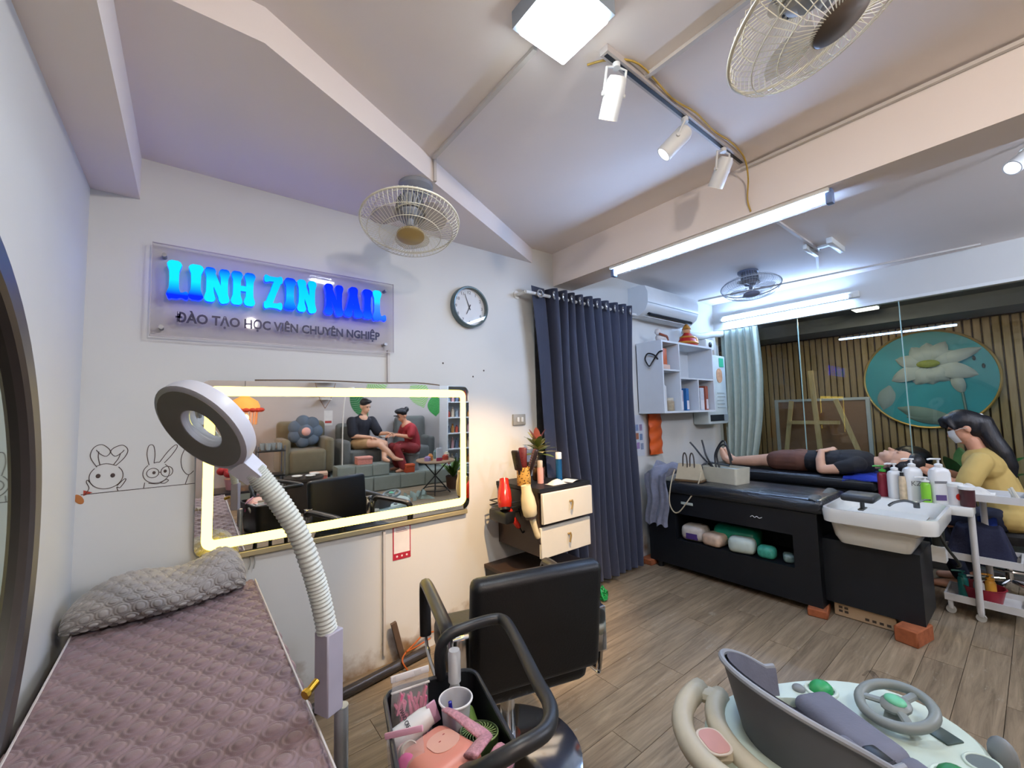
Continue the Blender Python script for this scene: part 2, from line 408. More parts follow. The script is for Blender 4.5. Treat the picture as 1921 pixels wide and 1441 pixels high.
struct('floor_beyond', MB().box((XR + 0.05, -2.2, -0.08), (XS + 0.1, 4.2, 0)), mat('grey_floor_tile', '5b5a55', 0.5))
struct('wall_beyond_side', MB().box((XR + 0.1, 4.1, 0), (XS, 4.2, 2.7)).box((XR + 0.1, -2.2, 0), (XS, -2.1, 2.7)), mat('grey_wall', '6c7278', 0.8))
# ================================================================== helpers for things modelled in room coordinates
def wb(mb, name, m, t, **k):
    """build in room coordinates under thing t (an unrotated Empty) or under one of its parts"""
    return mb.build(name, m, t, loc=(-t.location if t.type == 'EMPTY' else None), **k)
def solo(mb, name, m, label, cat, base, group=None, **k):
    """a thing that is one mesh; geometry given in room coordinates, origin moved to base"""
    b = Vector(base); mb.v = [tuple(Vector(v) - b) for v in mb.v]
    return tag(mb.build(name, m, loc=b, **k), label, cat, group)

# ------------------------------------------------------------------ ceiling lamps, added fill globes
M_diff = emission('lamp_diffuser', 'eef8ff', 26.0)
M_lampf = mat('lamp_frame_grey', '9aa6b2', 0.35, 0.3)
def panel_lamp(cx, cy, zc, s, label, m=None):
    t = thing('ceiling_lamp', label, 'lamp', (cx, cy, zc), group=None)
    h = s / 2
    mb = MB()
    for (a, b) in (((-h - .012, -h - .012), (h + .012, -h)), ((-h - .012, h), (h + .012, h + .012)), ((-h - .012, -h), (-h, h)), ((h, -h), (h + .012, h))):
        mb.box((a[0], a[1], -0.06), (b[0], b[1], 0.0))
    mb.build('frame', M_lampf, t, smooth=False)
    MB().rbox((-h + .001, -h + .001, -0.083), (h - .001, h - .001, -0.002), 0.008, 2).build('diffuser', m or M_diff, t)
    return t
panel_lamp(0.905, 0.845, ZC, 0.205, 'square white ceiling lamp glowing above the spotlight track')
def fill_globe(cx, cy, zc, drop, label, m, r=0.08):  # glowing globe on a cord, added out of view as fill light
    t = thing('added_fill_globe', label, 'lamp', (cx, cy, zc))
    MB().lathe([(0.001, 0), (0.05, 0), (0.045, -0.02), (0.001, -0.025)], n=20).build('ceiling_rose', M_offw, t)
    MB().cyl((0, 0, -0.02), (0, 0, -drop), 0.006, n=8).build('cord', M_dark, t)
    MB().sph((0, 0, -drop - r * 0.95), r, 12, 8).build('globe', m, t)
fill_globe(2.75, -1.3, 2.645, 0.12, 'white fill globe added out of view over the seating platform', emission('fill_globe_cool', 'dce8ff', 270.0))  # globes behind the camera are added to brighten ceiling and walls
fill_globe(0.55, -0.9, ZC, 0.12, 'warm fill globe added out of view near the lantern corner', emission('fill_globe_warm', 'fff0e4', 560.0), 0.055)
fill_globe(3.9, -1.6, 2.645, 0.12, 'white fill globe added out of view near the display shelf', emission('fill_globe_cool', 'dce8ff', 270.0))
panel_lamp(6.3, 1.2, 2.6, 0.22, 'small square ceiling lamp in the room beyond the glass', emission('warm_diffuser', 'fff4e0', 3.0))
fill_globe(5.42, 1.0, 2.6, 0.03, 'warm fill globe added behind the header beyond the glass', emission('fill_globe_amber', 'ffe2b4', 85.0))  # added, hidden by the header, to light easel, slats and lotus
# spotlight track
t = thing('spotlight_track', 'white ceiling track rail that carries the spotlights', 'track light', (1.66, 0.865, 2.69))
wb(MB().box((1.13, 0.848, 2.664), (2.24, 0.882, 2.69)), 'rail', mat('track_white', 'b9b2ad', 0.4), t, smooth=False)
wb(MB().box((1.14, 0.858, 2.6625), (2.23, 0.872, 2.6645)), 'groove', M_dark, t, smooth=False)
M_spotw = mat('spot_body_white', 'e2e4e2', 0.35)
def spot(a, b, label, face, fs, r=0.036):
    a = Vector(a); b = Vector(b); d = (b - a).normalized(); e = a + d * 0.125
    t = thing('spotlight', label, 'spotlight', a, group='spotlights on the ceiling track')
    fr = frame_z(d); a0 = Vector((0, 0, 0)); L_ = (e - a).length
    MB().lathe([(0.001, -0.012), (r * 0.75, -0.012), (r, 0.004), (r, L_), (r * 0.86, L_), (r * 0.82, L_ - 0.012), (0.001, L_ - 0.012)], a0, fr, 22).build('body', M_spotw, t)
    MB().lathe([(0.001, L_ - 0.010), (r * 0.82, L_ - 0.010), (r * 0.82, L_ - 0.006), (0.001, L_ - 0.006)], a0, fr, 20).build('bulb_face', emission('spot_face_' + face, face, fs), t)
    top = Vector((0, 0.0, 2.662 - a.z)) + Vector((0, 0.865 - a.y, 0)) if abs(a.y - 0.865) < 0.05 else Vector((0, 0, 0.06))
    mid = d * 0.045
    n = d.cross(Vector((0, 0, 1))).normalized() if abs(d.z) < 0.99 else Vector((1, 0, 0))
    mb = MB().cyl(top, top - Vector((0, 0, 0.018)), 0.014, n=12)
    for sgn in (-1, 1):
        mb.tube([top - Vector((0, 0, 0.012)), top - Vector((0, 0, 0.02)) + n * sgn * (r + .003), mid + n * sgn * (r + 0.003)], 0.005, 6)
        mb.cyl(mid + n * sgn * r * 0.9, mid + n * sgn * (r + 0.009), 0.008, n=8)
    mb.build('yoke', M_spotw, t)
    return t
spot((1.2, 0.866, 2.60), (1.236, 0.947, 2.488), 'white track spotlight glowing warm, beside the square ceiling lamp', 'ffe2ae', 14)
spot((1.673, 0.868, 2.60), (1.616, 0.945, 2.512), 'middle white spotlight on the track, with a cool white face', 'eef4ff', 6)
spot((2.027, 0.856, 2.60), (2.054, 0.941, 2.475), 'white track spotlight at the beam end of the rail, pale yellow face', 'fff0c8', 6)
t4 = spot((3.16, -0.06, 2.585), (3.06, 0.02, 2.49), 'white spotlight on the ceiling behind the cross beam', 'f4f6ff', 3)
t4['group'] = ''; del t4['group']
solo(MB().tube(smooth_path([(1.14, 0.95, 2.686), (1.18, 0.885, 2.68), (1.29, 0.83, 2.683), (1.53, 0.842, 2.672), (1.7, 0.832, 2.68), (1.88, 0.838, 2.674), (2.05, 0.834, 2.684), (2.2, 0.84, 2.668), (2.285, 0.86, 2.60), (2.31, 0.88, 2.50), (2.316, 0.87, 2.43)], 5), 0.004, 6),
     'lamp_cable', mat('yellow_cable', 'b99a45', 0.5), 'loose yellowish cable running beside the spotlight rail to the beam', 'cable', (1.2, 0.88, 2.68))

# tube lamps
M_tube = emission('tube_glow', 'a4c8ff', 100.0)
t = thing('tube_lamp', 'long white tube lamp fixed under the cross beam', 'lamp', (2.38, 1.17, 2.42))
wb(MB().box((2.335, 0.54, 2.402), (2.405, 1.82, 2.42)), 'batten', M_offw, t, smooth=False)
wb(MB().cyl((2.37, 0.58, 2.378), (2.37, 1.80, 2.378), 0.014, n=12), 'tube', M_tube, t)
for yy in (0.545, 1.81):
    wb(MB().rbox((2.352, yy - 0.014, 2.35), (2.392, yy + 0.014, 2.42), 0.004), 'lamp_holder', mat('blue_grey_holder', '6b80a8', 0.4), t)
t = thing('tube_lamp', 'bright tube lamp mounted on the white header above the glass wall', 'lamp', (4.98, 1.62, 2.42))
wb(MB().rbox((4.955, 0.98, 2.415), (4.998, 2.27, 2.475), 0.006), 'batten', M_offw, t)
wb(MB().cyl((4.938, 1.06, 2.43), (4.938, 2.24, 2.43), 0.017, n=12), 'tube', M_tube, t)
for yy in (1.04, 2.255):
    wb(MB().rbox((4.925, yy - 0.016, 2.412), (4.965, yy + 0.016, 2.452), 0.004), 'lamp_holder', M_offw, t)
t = thing('tube_lamp_bracket', 'unlit white lamp bracket on the ceiling behind the beam', 'lamp bracket', (3.88, 0.94, 2.64))
wb(MB().rbox((3.72, 0.86, 2.60), (4.05, 0.90, 2.645), 0.006).rbox((3.72, 1.02, 2.605), (4.0, 1.05, 2.645), 0.006), 'rail', M_offw, t)
wb(MB().box((3.86, 0.90, 2.63), (3.90, 1.02, 2.645)), 'crossbar', M_offw, t, smooth=False)

# ------------------------------------------------------------------ orbit fans
M_wire = mat('fan_wire_cream', 'd4d0bd', 0.4)
M_blade = mat('fan_blade_smoke', '9b9488', 0.3, alpha=0.55, spec=0.5)
M_fangrey = mat('fan_housing_grey', '8f939b', 0.4)
def fan(label, ceil, head, axis, wire=M_wire, badge='a08a5a', Rr=0.225, spin=20, base_r=0.085, house=M_fangrey):
    t = thing('orbit_fan', label, 'fan', ceil, group='orbit fans under the ceiling')
    H = Vector(head) - Vector(ceil); ax = Vector(axis).normalized(); fr = frame_z(ax)
    P = lambda r, a, z: H + fr @ Vector((r * math.cos(a), r * math.sin(a), z))
    # ceiling plate and arm
    MB().lathe([(0.001, 0), (base_r, 0), (base_r, -0.018), (base_r * 0.8, -0.035), (0.03, -0.045), (0.001, -0.045)], n=28).build('ceiling_plate', house, t)
    back = H - ax * 0.10
    MB().tube(smooth_path([(0, 0, -0.03), (0.01, 0, -0.07), back * 0.5 + Vector((0, 0, -0.045)), back], 5), 0.016, 8).tube(smooth_path([(base_r * 0.7, 0, -0.02), (base_r * 0.8, 0.0, -0.09), back + Vector((0.02, 0, 0.02))], 5), 0.004, 6).build('arm', house, t)
    mo = MB().lathe([(0.001, -0.155), (0.035, -0.15), (0.055, -0.125), (0.062, -0.075), (0.062, -0.04), (0.045, -0.02), (0.015, -0.015), (0.015, 0.02), (0.001, 0.02)], H, fr, 22).build('motor', house, t)
    mb = MB()
    for k in range(18):
        a = 2 * PI * k / 18; mb.tube([P(0.058, a, -0.13), P(0.066, a, -0.09), P(0.066, a, -0.045)], 0.0035, 4)
    mb.build('cooling_rib', mat('fan_rib_dark', '4c4f57', 0.5), mo)
    # blades
    for k in range(3):
        a0 = R(spin + 120 * k)
        def fn(u, v):
            r = 0.035 + u * (Rr * 0.80 - 0.035); wdt = R(26 + 58 * math.sin(PI * min(1, u * 0.85 + 0.12)) ** 0.8)
            a = a0 + (v - 0.5) * wdt + 0.35 * u
            z = 0.014 - 0.028 * (v - 0.2) * (1 - 0.4 * u)
            return P(r, a, z)
        MB().grid(fn, 8, 8).build('blade', M_blade, t)
    # cage: front dome, back dome, rim, rings
    mb = MB(); n = 66
    for k in range(n):
        a = 2 * PI * k / n; tw = 0.22
        mb.tube([P(r_, a + tw * (1 - r_ / Rr), z_) for (r_, z_) in ((0.06, 0.075), (Rr * 0.55, 0.07), (Rr * 0.85, 0.05), (Rr * 0.97, 0.025), (Rr, 0.0))], 0.0011, 4, caps=False)
        mb.tube([P(r_, a, z_) for (r_, z_) in ((0.06, -0.05), (Rr * 0.6, -0.045), (Rr * 0.9, -0.03), (Rr, 0.0))], 0.0011, 4, caps=False)
    for (r_, z_, w_) in ((Rr * 0.62, 0.069, 0.0016), (Rr * 0.86, 0.05, 0.0016), (Rr * 0.75, -0.04, 0.0016), (0.07, -0.05, 0.003)):
        mb.tube([P(r_, 2 * PI * k / 40, z_) for k in range(40)], w_, 5, closed=True)
    mb.build('cage', wire, t)
    mb = MB(); mb.tube([P(Rr, 2 * PI * k / 48, 0) for k in range(48)], 0.0048, 8, closed=True); mb.build('rim', wire, t)
    MB().lathe([(0.001, 0.083), (0.055, 0.081), (0.064, 0.074), (0.064, 0.066), (0.001, 0.066)], H, fr, 26).build('badge', mat('fan_badge_' + badge, badge, 0.35), t)
    return t
fan('white orbit fan hanging by the sign, with a brass coloured centre', (0.885, 1.88, 2.57), (0.80, 1.76, 2.30), (-0.10, -0.22, -0.97))
fan('large orbit fan close overhead beside the square lamp, brown grey centre', (1.20, 0.27, 2.69), (1.16, 0.25, 2.36), (0.20, -0.38, -0.90), badge='5b5046', spin=75)
fan('orbit fan below the far ceiling, in front of the bright header', (4.02, 1.57, 2.645), (3.88, 1.50, 2.46), (-0.12, -0.1, -0.98), wire=mat('fan_wire_grey', '9aa0a6', 0.4), badge='8289a0', spin=100, house=mat('fan_housing_blue', '6d7386', 0.4), Rr=0.235)

# ------------------------------------------------------------------ lit sign
t = thing('sign_board', 'clear acrylic wall sign with glowing blue letters above the lit mirror', 'sign', (0.405, YF, 1.775))
M_acr = thin_glass('sign_acrylic', (0.9, 0.885, 0.885), 0.7, 0.025, 0.03)
wb(MB().box((-0.14, 2.338, 1.775), (0.95, 2.344, 2.185)), 'acrylic_plate', M_acr, t, smooth=False)
mb = MB().box((-0.141, 2.3375, 1.772), (0.951, 2.3445, 1.776)).box((-0.141, 2.3375, 2.184), (0.951, 2.3445, 2.187)).box((-0.142, 2.3375, 1.772), (-0.139, 2.3445, 2.187)).box((0.949, 2.3375, 1.772), (0.952, 2.3445, 2.187))
wb(mb, 'plate_edge', mat('acrylic_edge', 'b9b3b5', 0.3), t, smooth=False)
for (sx, sz) in ((-0.10, 2.135), (-0.103, 1.812), (0.905, 2.142), (0.90, 1.82)):
    wb(MB().cyl((sx, YF, sz), (sx, 2.332, sz), 0.009, n=12), 'standoff', M_steel, t)
def letter_mat(name, stops):
    """LED letter face: light spread over the height of the letter"""
    M = bpy.data.materials.new(name); M.use_nodes = True; nt = M.node_tree; N = nt.nodes; L = nt.links; N.remove(N['Principled BSDF'])
    tc = N.new('ShaderNodeTexCoord'); sp = N.new('ShaderNodeSeparateXYZ'); L.new(tc.outputs['Generated'], sp.inputs[0])
    cr = N.new('ShaderNodeValToRGB'); els = cr.color_ramp.elements
    while len(els) < len(stops): els.new(0.5)
    for e, (p, c) in zip(els, stops): e.position = p; e.color = lin(c)
    L.new(sp.outputs[1], cr.inputs[0])
    em = N.new('ShaderNodeEmission'); em.inputs[1].default_value = 1.25; L.new(cr.outputs[0], em.inputs[0]); L.new(em.outputs[0], N['Material Output'].inputs[0])
    return M
CY, BL, DB = '12d6ff', '0a46ff', '0a28f0'
LM = {'top': letter_mat('led_top', [(0.12, DB), (0.5, CY), (1, CY)]), 'bot': letter_mat('led_bottom', [(0, CY), (0.6, CY), (1, BL)]),
      'all': letter_mat('led_full', [(0, CY), (1, '08b4ff')]), 'mid': letter_mat('led_mid', [(0, BL), (0.45, '18b0ff'), (1, DB)]),
      'dim': letter_mat('led_dim', [(0, '1a5aff'), (0.3, '0a3af4'), (1, DB)]), 'tip': letter_mat('led_tip', [(0, '1a5aff'), (0.5, '3f8cff'), (0.62, '20c8f0'), (1, CY)])}
M_side = mat('letter_return', '0b2fb0', 0.4, emit='0618ff', estr=5.0)
def bone(mb, a, b, wd, fl=1.35):
    """a stroke with bulbous ends, in letter-local xy"""
    a = Vector(a).to_2d() if len(a) == 3 else Vector(a); b = Vector(b); d = (b - a).normalized(); n = Vector((-d.y, d.x)); L_ = (b - a).length
    prof = [(0, 0.55), (0.03, 1.0), (0.10, fl / 1.05), (0.17, 1.0 * fl / 1.18), (0.28, 0.86), (0.5, 0.80), (0.72, 0.86), (0.83, fl / 1.18), (0.90, fl / 1.05), (0.97, 1.0), (1.0, 0.55)]
    pl = [a + d * (L_ * q) + n * wd * k for q, k in prof] + [a + d * (L_ * q) - n * wd * k for q, k in prof[::-1]]
    mb.prism([(p.x, p.y) for p in pl][::-1], 0, 0.022, side=1)
def letter(ch, W, H):
    mb = MB(); k = 0.0205
    if ch == 'I': bone(mb, (W / 2, 0), (W / 2, H), k * 1.05)
    if ch == 'L': bone(mb, (k * 1.1, 0), (k * 1.1, H), k); bone(mb, (0, k * 0.75), (W, k * 0.9), k * 0.72)
    if ch == 'N': bone(mb, (k, 0), (k, H), k * 0.82); bone(mb, (W - k, 0), (W - k, H), k * 0.82); bone(mb, (k * 0.6, H * 0.98), (W - k * 0.7, 0.0), k * 0.85, 1.1)
    if ch == 'H': bone(mb, (k, 0), (k, H), k * 0.9); bone(mb, (W - k, 0), (W - k, H), k * 0.9); mb.prism([(k, H * .42), (W - k, H * .42), (W - k, H * .58), (k, H * .58)], 0.0, 0.0222, side=1)
    if ch == 'Z': bone(mb, (0, H - k * 0.8), (W, H - k * 0.8), k * 0.75); bone(mb, (0, k * 0.8), (W, k * 0.8), k * 0.75); bone(mb, (W - k * 0.8, H * 0.95), (k * 0.8, H * 0.05), k * 0.9, 1.0)
    if ch == 'A': bone(mb, (k * 0.6, 0), (W / 2 + .004, H), k * 0.85); bone(mb, (W - k * 0.6, 0), (W / 2 - .004, H), k * 0.95); mb.prism([(W * .25, H * .25), (W * .75, H * .25), (W * .65, H * .4), (W * .35, H * .4)], 0.0, 0.0222, side=1)
    return mb
for ch, x0, x1, z0, zt, key in (('L', -0.086, -0.013, 1.940, 2.111, 'top'), ('I', -0.010, 0.036, 1.945, 2.108, 'top'), ('N', 0.044, 0.139, 1.944, 2.106, 'bot'), ('H', 0.147, 0.240, 1.945, 2.108, 'bot'),
                                ('Z', 0.279, 0.360, 1.946, 2.112, 'all'), ('I', 0.369, 0.419, 1.95, 2.116, 'mid'), ('N', 0.427, 0.518, 1.948, 2.118, 'all'), ('N', 0.56, 0.655, 1.95, 2.12, 'dim'), ('A', 0.666, 0.753, 1.953, 2.122, 'dim'), ('I', 0.762, 0.815, 1.953, 2.123, 'dim'), ('L', 0.82, 0.896, 1.95, 2.126, 'tip')):
    o = letter(ch, x1 - x0, zt - z0).build('letter_' + ch.lower(), [LM[key], M_side], t, smooth=False)
    o.location = Vector((x0, 2.336, z0)) - t.location; o.rotation_euler = WALL
M_navy = mat('navy_vinyl', '0d0b40', 0.4)
o = text_obj('slogan', 'ĐÀO TẠO HỌC VIÊN CHUYÊN NGHIỆP', 0.060, M_navy, t, Vector((0.405, 2.336, 1.842)) - t.location, WALL, 0.0008, 0.0019)
bw = o.dimensions.x or 1.0
bx = [c[0] for c in o.bound_box]; o.scale.x = 0.92 / (max(bx) - min(bx))


# ------------------------------------------------------------------ clock
t = thing('wall_clock', 'round white wall clock with a grey rim above the curtain side of the mirror', 'clock', (1.50, YF, 2.13))
fr = Matrix.Rotation(R(90), 3, 'X')
MB().lathe([(0.132, 0.0), (0.142, 0.004), (0.142, 0.040), (0.136, 0.048), (0.128, 0.046), (0.126, 0.012), (0.132, 0.0)], rot=fr, n=40).build('rim', mat('clock_rim', '5d6e70', 0.3, 0.3), t)
MB().lathe([(0.001, 0.0), (0.13, 0.0), (0.13, 0.014), (0.001, 0.014)], rot=fr, n=40).build('dial', mat('clock_dial', 'e6e8e9', 0.4), t)
for k in range(1, 13):
    a = R(90 - 30 * k)
    text_obj('numeral', str(k), 0.030, mat('numeral_grey', '55585d', 0.5), t, (0.103 * math.cos(a), -0.0155, 0.103 * math.sin(a) - 0.0105), WALL, 0.0003)
def hand(ang, L_, wd, nm):
    a = R(90 - ang); d = Vector((math.cos(a), 0, math.sin(a))); n = Vector((-d.z, 0, d.x))
    mb = MB(); vs = [-d * 0.02 + n * wd - Vector((0, .019, 0)), -d * 0.02 - n * wd - Vector((0, .019, 0)), d * L_ - n * wd * .5 - Vector((0, .019, 0)), d * L_ + n * wd * .5 - Vector((0, .019, 0))]
    vs += [v + Vector((0, .0015, 0)) for v in vs]
    mb.add(vs, [(0, 1, 2, 3), (7, 6, 5, 4), (0, 4, 5, 1), (1, 5, 6, 2), (2, 6, 7, 3), (3, 7, 4, 0)]).build(nm, mat('hand_dark', '3a3d42', 0.4), t, smooth=False)
hand(205, 0.055, 0.004, 'hour_hand'); hand(-22, 0.095, 0.003, 'minute_hand')
M_cg = thin_glass('clock_glass', (0.98, 0.98, 0.98), 1.2, 0.03)
MB().lathe([(0.001, 0.041), (0.128, 0.041), (0.128, 0.043), (0.001, 0.043)], rot=fr, n=36).build('glass', M_cg, t)

# ------------------------------------------------------------------ LED wall mirror (hangs with its top a little forward)
t = thing('led_mirror', 'wide wall mirror with a glowing warm light border and rounded corners', 'mirror', (0.75, 2.352, 1.185))
t.rotation_euler = (R(1.3), 0, 0)
Wm, Hm = 1.435, 0.80
def ring(mb, o, i, y0, y1):
    n = len(o); vs = [(p[0], y0, p[1]) for p in o] + [(p[0], y0, p[1]) for p in i] + [(p[0], y1, p[1]) for p in o] + [(p[0], y1, p[1]) for p in i]
    fs = []
    for k in range(n):
        q = (k + 1) % n
        fs += [(k, q, n + q, n + k), (2 * n + k, 3 * n + k, 3 * n + q, 2 * n + q), (k, 2 * n + k, 2 * n + q, q), (n + k, n + q, 3 * n + q, 3 * n + k)]
    return mb.add(vs, fs)
# silvered glass, then the etched strip that glows, then the backing box
pl = rrect(Wm, Hm, 0.05, 6)
MB().prism(pl, 0.0, 0.005, rot=RX90).build('silvered_glass', M_mirror, t, smooth=False)
o_ = rrect(1.385, 0.745, 0.045, 6); i_ = rrect(1.305, 0.655, 0.012, 6)
ring(MB(), o_, i_, -0.0062, -0.0048).build('light_border', emission('mirror_led', (1.0, 0.72, 0.105), 7.5), t, smooth=False)
MB().prism(rrect(Wm - 0.06, Hm - 0.06, 0.04, 5), -0.022, -0.0005, rot=RX90).build('backing_box', M_offw, t, smooth=False)
MB().rbox((-0.70, -0.014, -Hm / 2 - 0.03), (0.70, 0.02, -Hm / 2 - 0.004), 0.003, 1).build('lower_rail', mat('aluminium_rail', 'c2b58e', 0.35, 0.5), t)
MB().tube(smooth_path([(-0.5, -0.004, 0.405), (-0.2, -0.004, 0.412), (0.1, -0.004, 0.407), (0.35, -0.004, 0.413), (0.5, -0.004, 0.402)], 5), 0.004, 6).build('cable', mat('brown_cable', '6c5a48', 0.5), t)
# shine of the border back on to the wall comes from the glowing strip itself

# ------------------------------------------------------------------ big round mirror on the left wall
t = thing('round_mirror', 'huge round wall mirror in a thick dark bronze frame beside the massage bed', 'mirror', (XL, 0.975, 1.13))
ry = Matrix.Rotation(R(90), 3, 'Y')
MB().lathe([(0.655, 0.0), (0.727, 0.0), (0.727, 0.03), (0.72, 0.036), (0.665, 0.036), (0.655, 0.028), (0.655, 0.0)], rot=ry, n=80).build('frame', mat('bronze_frame', '4b4543', 0.4, 0.3), t)
MB().lathe([(0.001, 0.006), (0.657, 0.006), (0.657, 0.012), (0.001, 0.012)], rot=ry, n=80).build('mirror_glass', mat('green_mirror', 'b9cbbd', 0.03, 1.0, var=0.0), t)

# ------------------------------------------------------------------ wall fittings
t = thing('wall_switch', 'small grey double switch box beside the curtain', 'switch', (1.92, YF, 1.35))
MB().rbox((-0.058, -0.016, -0.04), (0.058, 0, 0.04), 0.005).build('box', mat('switch_grey', '9d9a90', 0.4), t)
for k in (-0.016, 0.022):
    MB().rbox((k - 0.011, -0.021, -0.018), (k + 0.011, -0.015, 0.018), 0.003).build('rocker', M_offw, t)
# payment card below the mirror (code left out)
t = thing('payment_card', 'white card with a red border stuck on the wall below the mirror', 'card', (1.01, YF, 0.655))
MB().box((-0.055, -0.003, -0.095), (0.055, 0, 0.095)).build('card', mat('card_red', 'b02a3c', 0.4), t, smooth=False)
mb = MB()
for k in range(3): mb.box((-0.036, -0.0041, 0.062 + 0.009 * k), (0.036 - 0.008 * k, -0.003, 0.066 + 0.009 * k))
mb.build('print_lines', mat('print_red_grey', 'a08088', 0.6), t, smooth=False)
MB().box((-0.049, -0.0036, -0.058), (0.049, -0.0028, 0.089)).build('paper_field', mat('card_paper', 'e8e2de', 0.5), t, smooth=False)
mb = MB()
for q in (-0.03, 0.0, 0.03): mb.lathe([(0.001, 0.003), (0.006, 0.003), (0.006, 0.0037), (0.001, 0.0037)], (q, 0, -0.076), RX90, 12)
mb.build('emblem', mat('card_white', 'e8d8d8', 0.5), t)
# line drawing on the wall: ledge with three rabbits
M_ink = mat('brown_ink', '4a3c36', 0.7)
def drawing(name, label, strokes, dots=(), base=(0, 0)):
    t = thing(name, label, 'wall drawing', (base[0], YF, base[1]))
    mb = MB()
    for s in strokes:
        mb.tube(smooth_path([(p[0] - base[0], -0.0006, p[1] - base[1]) for p in s], 5), 0.0014, 5)
    mb.build('outline', M_ink, t)
    for (x, z, r) in dots:
        MB().sph((x - base[0], -0.001, z - base[1]), (r * 0.8, 0.001, r), 12, 8).build('eye', M_ink, t)
    return t
el = lambda cx, cz, rx, rz, a0=0, a1=360, n=14: [(cx + rx * math.cos(R(a0 + (a1 - a0) * i / n)), cz + rz * math.sin(R(a0 + (a1 - a0) * i / n))) for i in range(n + 1)]
drawing('rabbit_drawing', 'thin line drawing of a rabbit with heart shaped ears on the wall', [
    el(-0.259, 1.182, 0.050, 0.050, -225, 45), [(-0.288, 1.222), (-0.308, 1.265), (-0.300, 1.300), (-0.278, 1.313), (-0.258, 1.298), (-0.250, 1.280), (-0.262, 1.264), (-0.280, 1.275), (-0.292, 1.292)],
    [(-0.284, 1.285), (-0.285, 1.262), (-0.279, 1.230)], [(-0.232, 1.223), (-0.206, 1.255), (-0.197, 1.285), (-0.213, 1.306), (-0.238, 1.298), (-0.249, 1.281), (-0.235, 1.262), (-0.216, 1.275), (-0.208, 1.286)], [(-0.219, 1.272), (-0.226, 1.25), (-0.240, 1.226)],
    [(-0.290, 1.226), (-0.262, 1.234), (-0.232, 1.224)], [(-0.296, 1.147), (-0.312, 1.172), (-0.316, 1.165), (-0.308, 1.14), (-0.318, 1.118)], [(-0.226, 1.140), (-0.205, 1.165), (-0.200, 1.160), (-0.216, 1.132), (-0.226, 1.135), (-0.222, 1.118)]],
    [(-0.283, 1.186, 0.009), (-0.240, 1.184, 0.009)], (-0.259, 1.118))
drawing('rabbit_drawing', 'thin line drawing of a rabbit wearing round spectacles on the wall', [
    el(-0.103, 1.180, 0.044, 0.044, -230, 50), [(-0.128, 1.215), (-0.136, 1.26), (-0.131, 1.297), (-0.116, 1.298), (-0.110, 1.262), (-0.112, 1.222)], [(-0.094, 1.224), (-0.066, 1.270), (-0.042, 1.296), (-0.036, 1.285), (-0.055, 1.250), (-0.078, 1.220)],
    [(-0.112, 1.222), (-0.103, 1.225), (-0.094, 1.224)], el(-0.115, 1.180, 0.020, 0.020), el(-0.068, 1.182, 0.020, 0.022), [(-0.095, 1.181), (-0.088, 1.181)], [(-0.128, 1.138), (-0.10, 1.132), (-0.085, 1.137), (-0.07, 1.148), (-0.062, 1.142), (-0.075, 1.132), (-0.09, 1.135)], [(-0.140, 1.142), (-0.143, 1.118)]],
    [(-0.111, 1.181, 0.007), (-0.074, 1.184, 0.007)], (-0.10, 1.118))
drawing('rabbit_drawing', 'thin line drawing of a rabbit half hidden behind the lit mirror', [
    [(-0.003, 1.29), (-0.020, 1.24), (-0.016, 1.19), (0.005, 1.16), (0.025, 1.175)], [(0.008, 1.16), (-0.004, 1.118)]], (), (0.0, 1.118))
drawing('ledge_line', 'thin brown ledge line drawn on the wall under the rabbits', [[(-0.33, 1.1175), (-0.2, 1.118), (-0.05, 1.1185), (0.03, 1.1185)]], (), (-0.15, 1.117))
t = thing('bird_drawing', 'small orange and red bird painted low in the wall corner', 'wall drawing', (-0.335, YF, 1.10))
MB().sph((0.0, -0.001, 0.0), (0.012, 0.001, 0.022), 12, 8, Matrix.Rotation(R(-30), 3, 'Y')).build('wing', mat('bird_orange', 'b8743c', 0.7), t)
MB().prism([(0.012, 0.012), (0.038, 0.022), (0.012, 0.034)], 0, 0.0012, rot=RX90).build('beak', mat('bird_red', 'a8402c', 0.7), t, smooth=False)
# holes left in the plaster
for k, (hx, hz) in enumerate(((1.30, 1.735), (1.62, 1.70), (1.53, 1.655))):
    solo(MB().lathe([(0.001, 0), (0.006, 0), (0.006, 0.001), (0.001, 0.001)], (hx, YF, hz), RX90, 10), 'plug_hole', M_ink, ('small dark screw hole above the mirror, below the clock', 'dark screw hole in the wall nearest to the curtain', 'faint screw hole midway between mirror top and curtain')[k], 'screw hole', (hx, YF, hz), 'screw holes in the wall')

# ------------------------------------------------------------------ curtain on its rod
M_curt = mat('navy_curtain', '2b3043', 0.75, var=0.08, scale=40, bump=0.1, bscale=200, sheen=0.25, stretch=(1, 1, 0.1))
t = thing('curtain', 'dark blue grommet curtain hanging in deep folds in front of the doorway', 'curtain', (2.55, 2.27, 0))
cx0, cx1, ztop = 1.985, 3.20, 2.345
NF = 10.5
def cf(u, v):
    # u along width, v downwards; folds gather towards the bottom right
    z = ztop - v * (ztop - 0.05)
    sh = 0.055 * math.sin(u * 0.7) * v
    x = cx0 + (cx1 - cx0) * u + 0.20 * v * (1 - u) ** 1.1 + 0.015 * math.sin(7 * v + 9 * u)
    uu = u ** 1.06 * 1.0
    ph = max(0.0, (uu - 0.09)) / 0.91 * NF * 2 * PI
    amp = 0.05 * min(1, uu / 0.12) * (1 - 0.1 * math.sin(3 * v))
    y = 2.27 + amp * math.sin(ph + 0.35 * math.sin(2.2 * v + u * 5)) + 0.008 * math.sin(5 * v + 20 * u)
    x += 0.014 * math.cos(ph) * min(1, uu / 0.12)
    return (x, y, z)
wb(MB().grid(cf, 230, 40), 'cloth', M_curt, t, angle=180)
gp = []
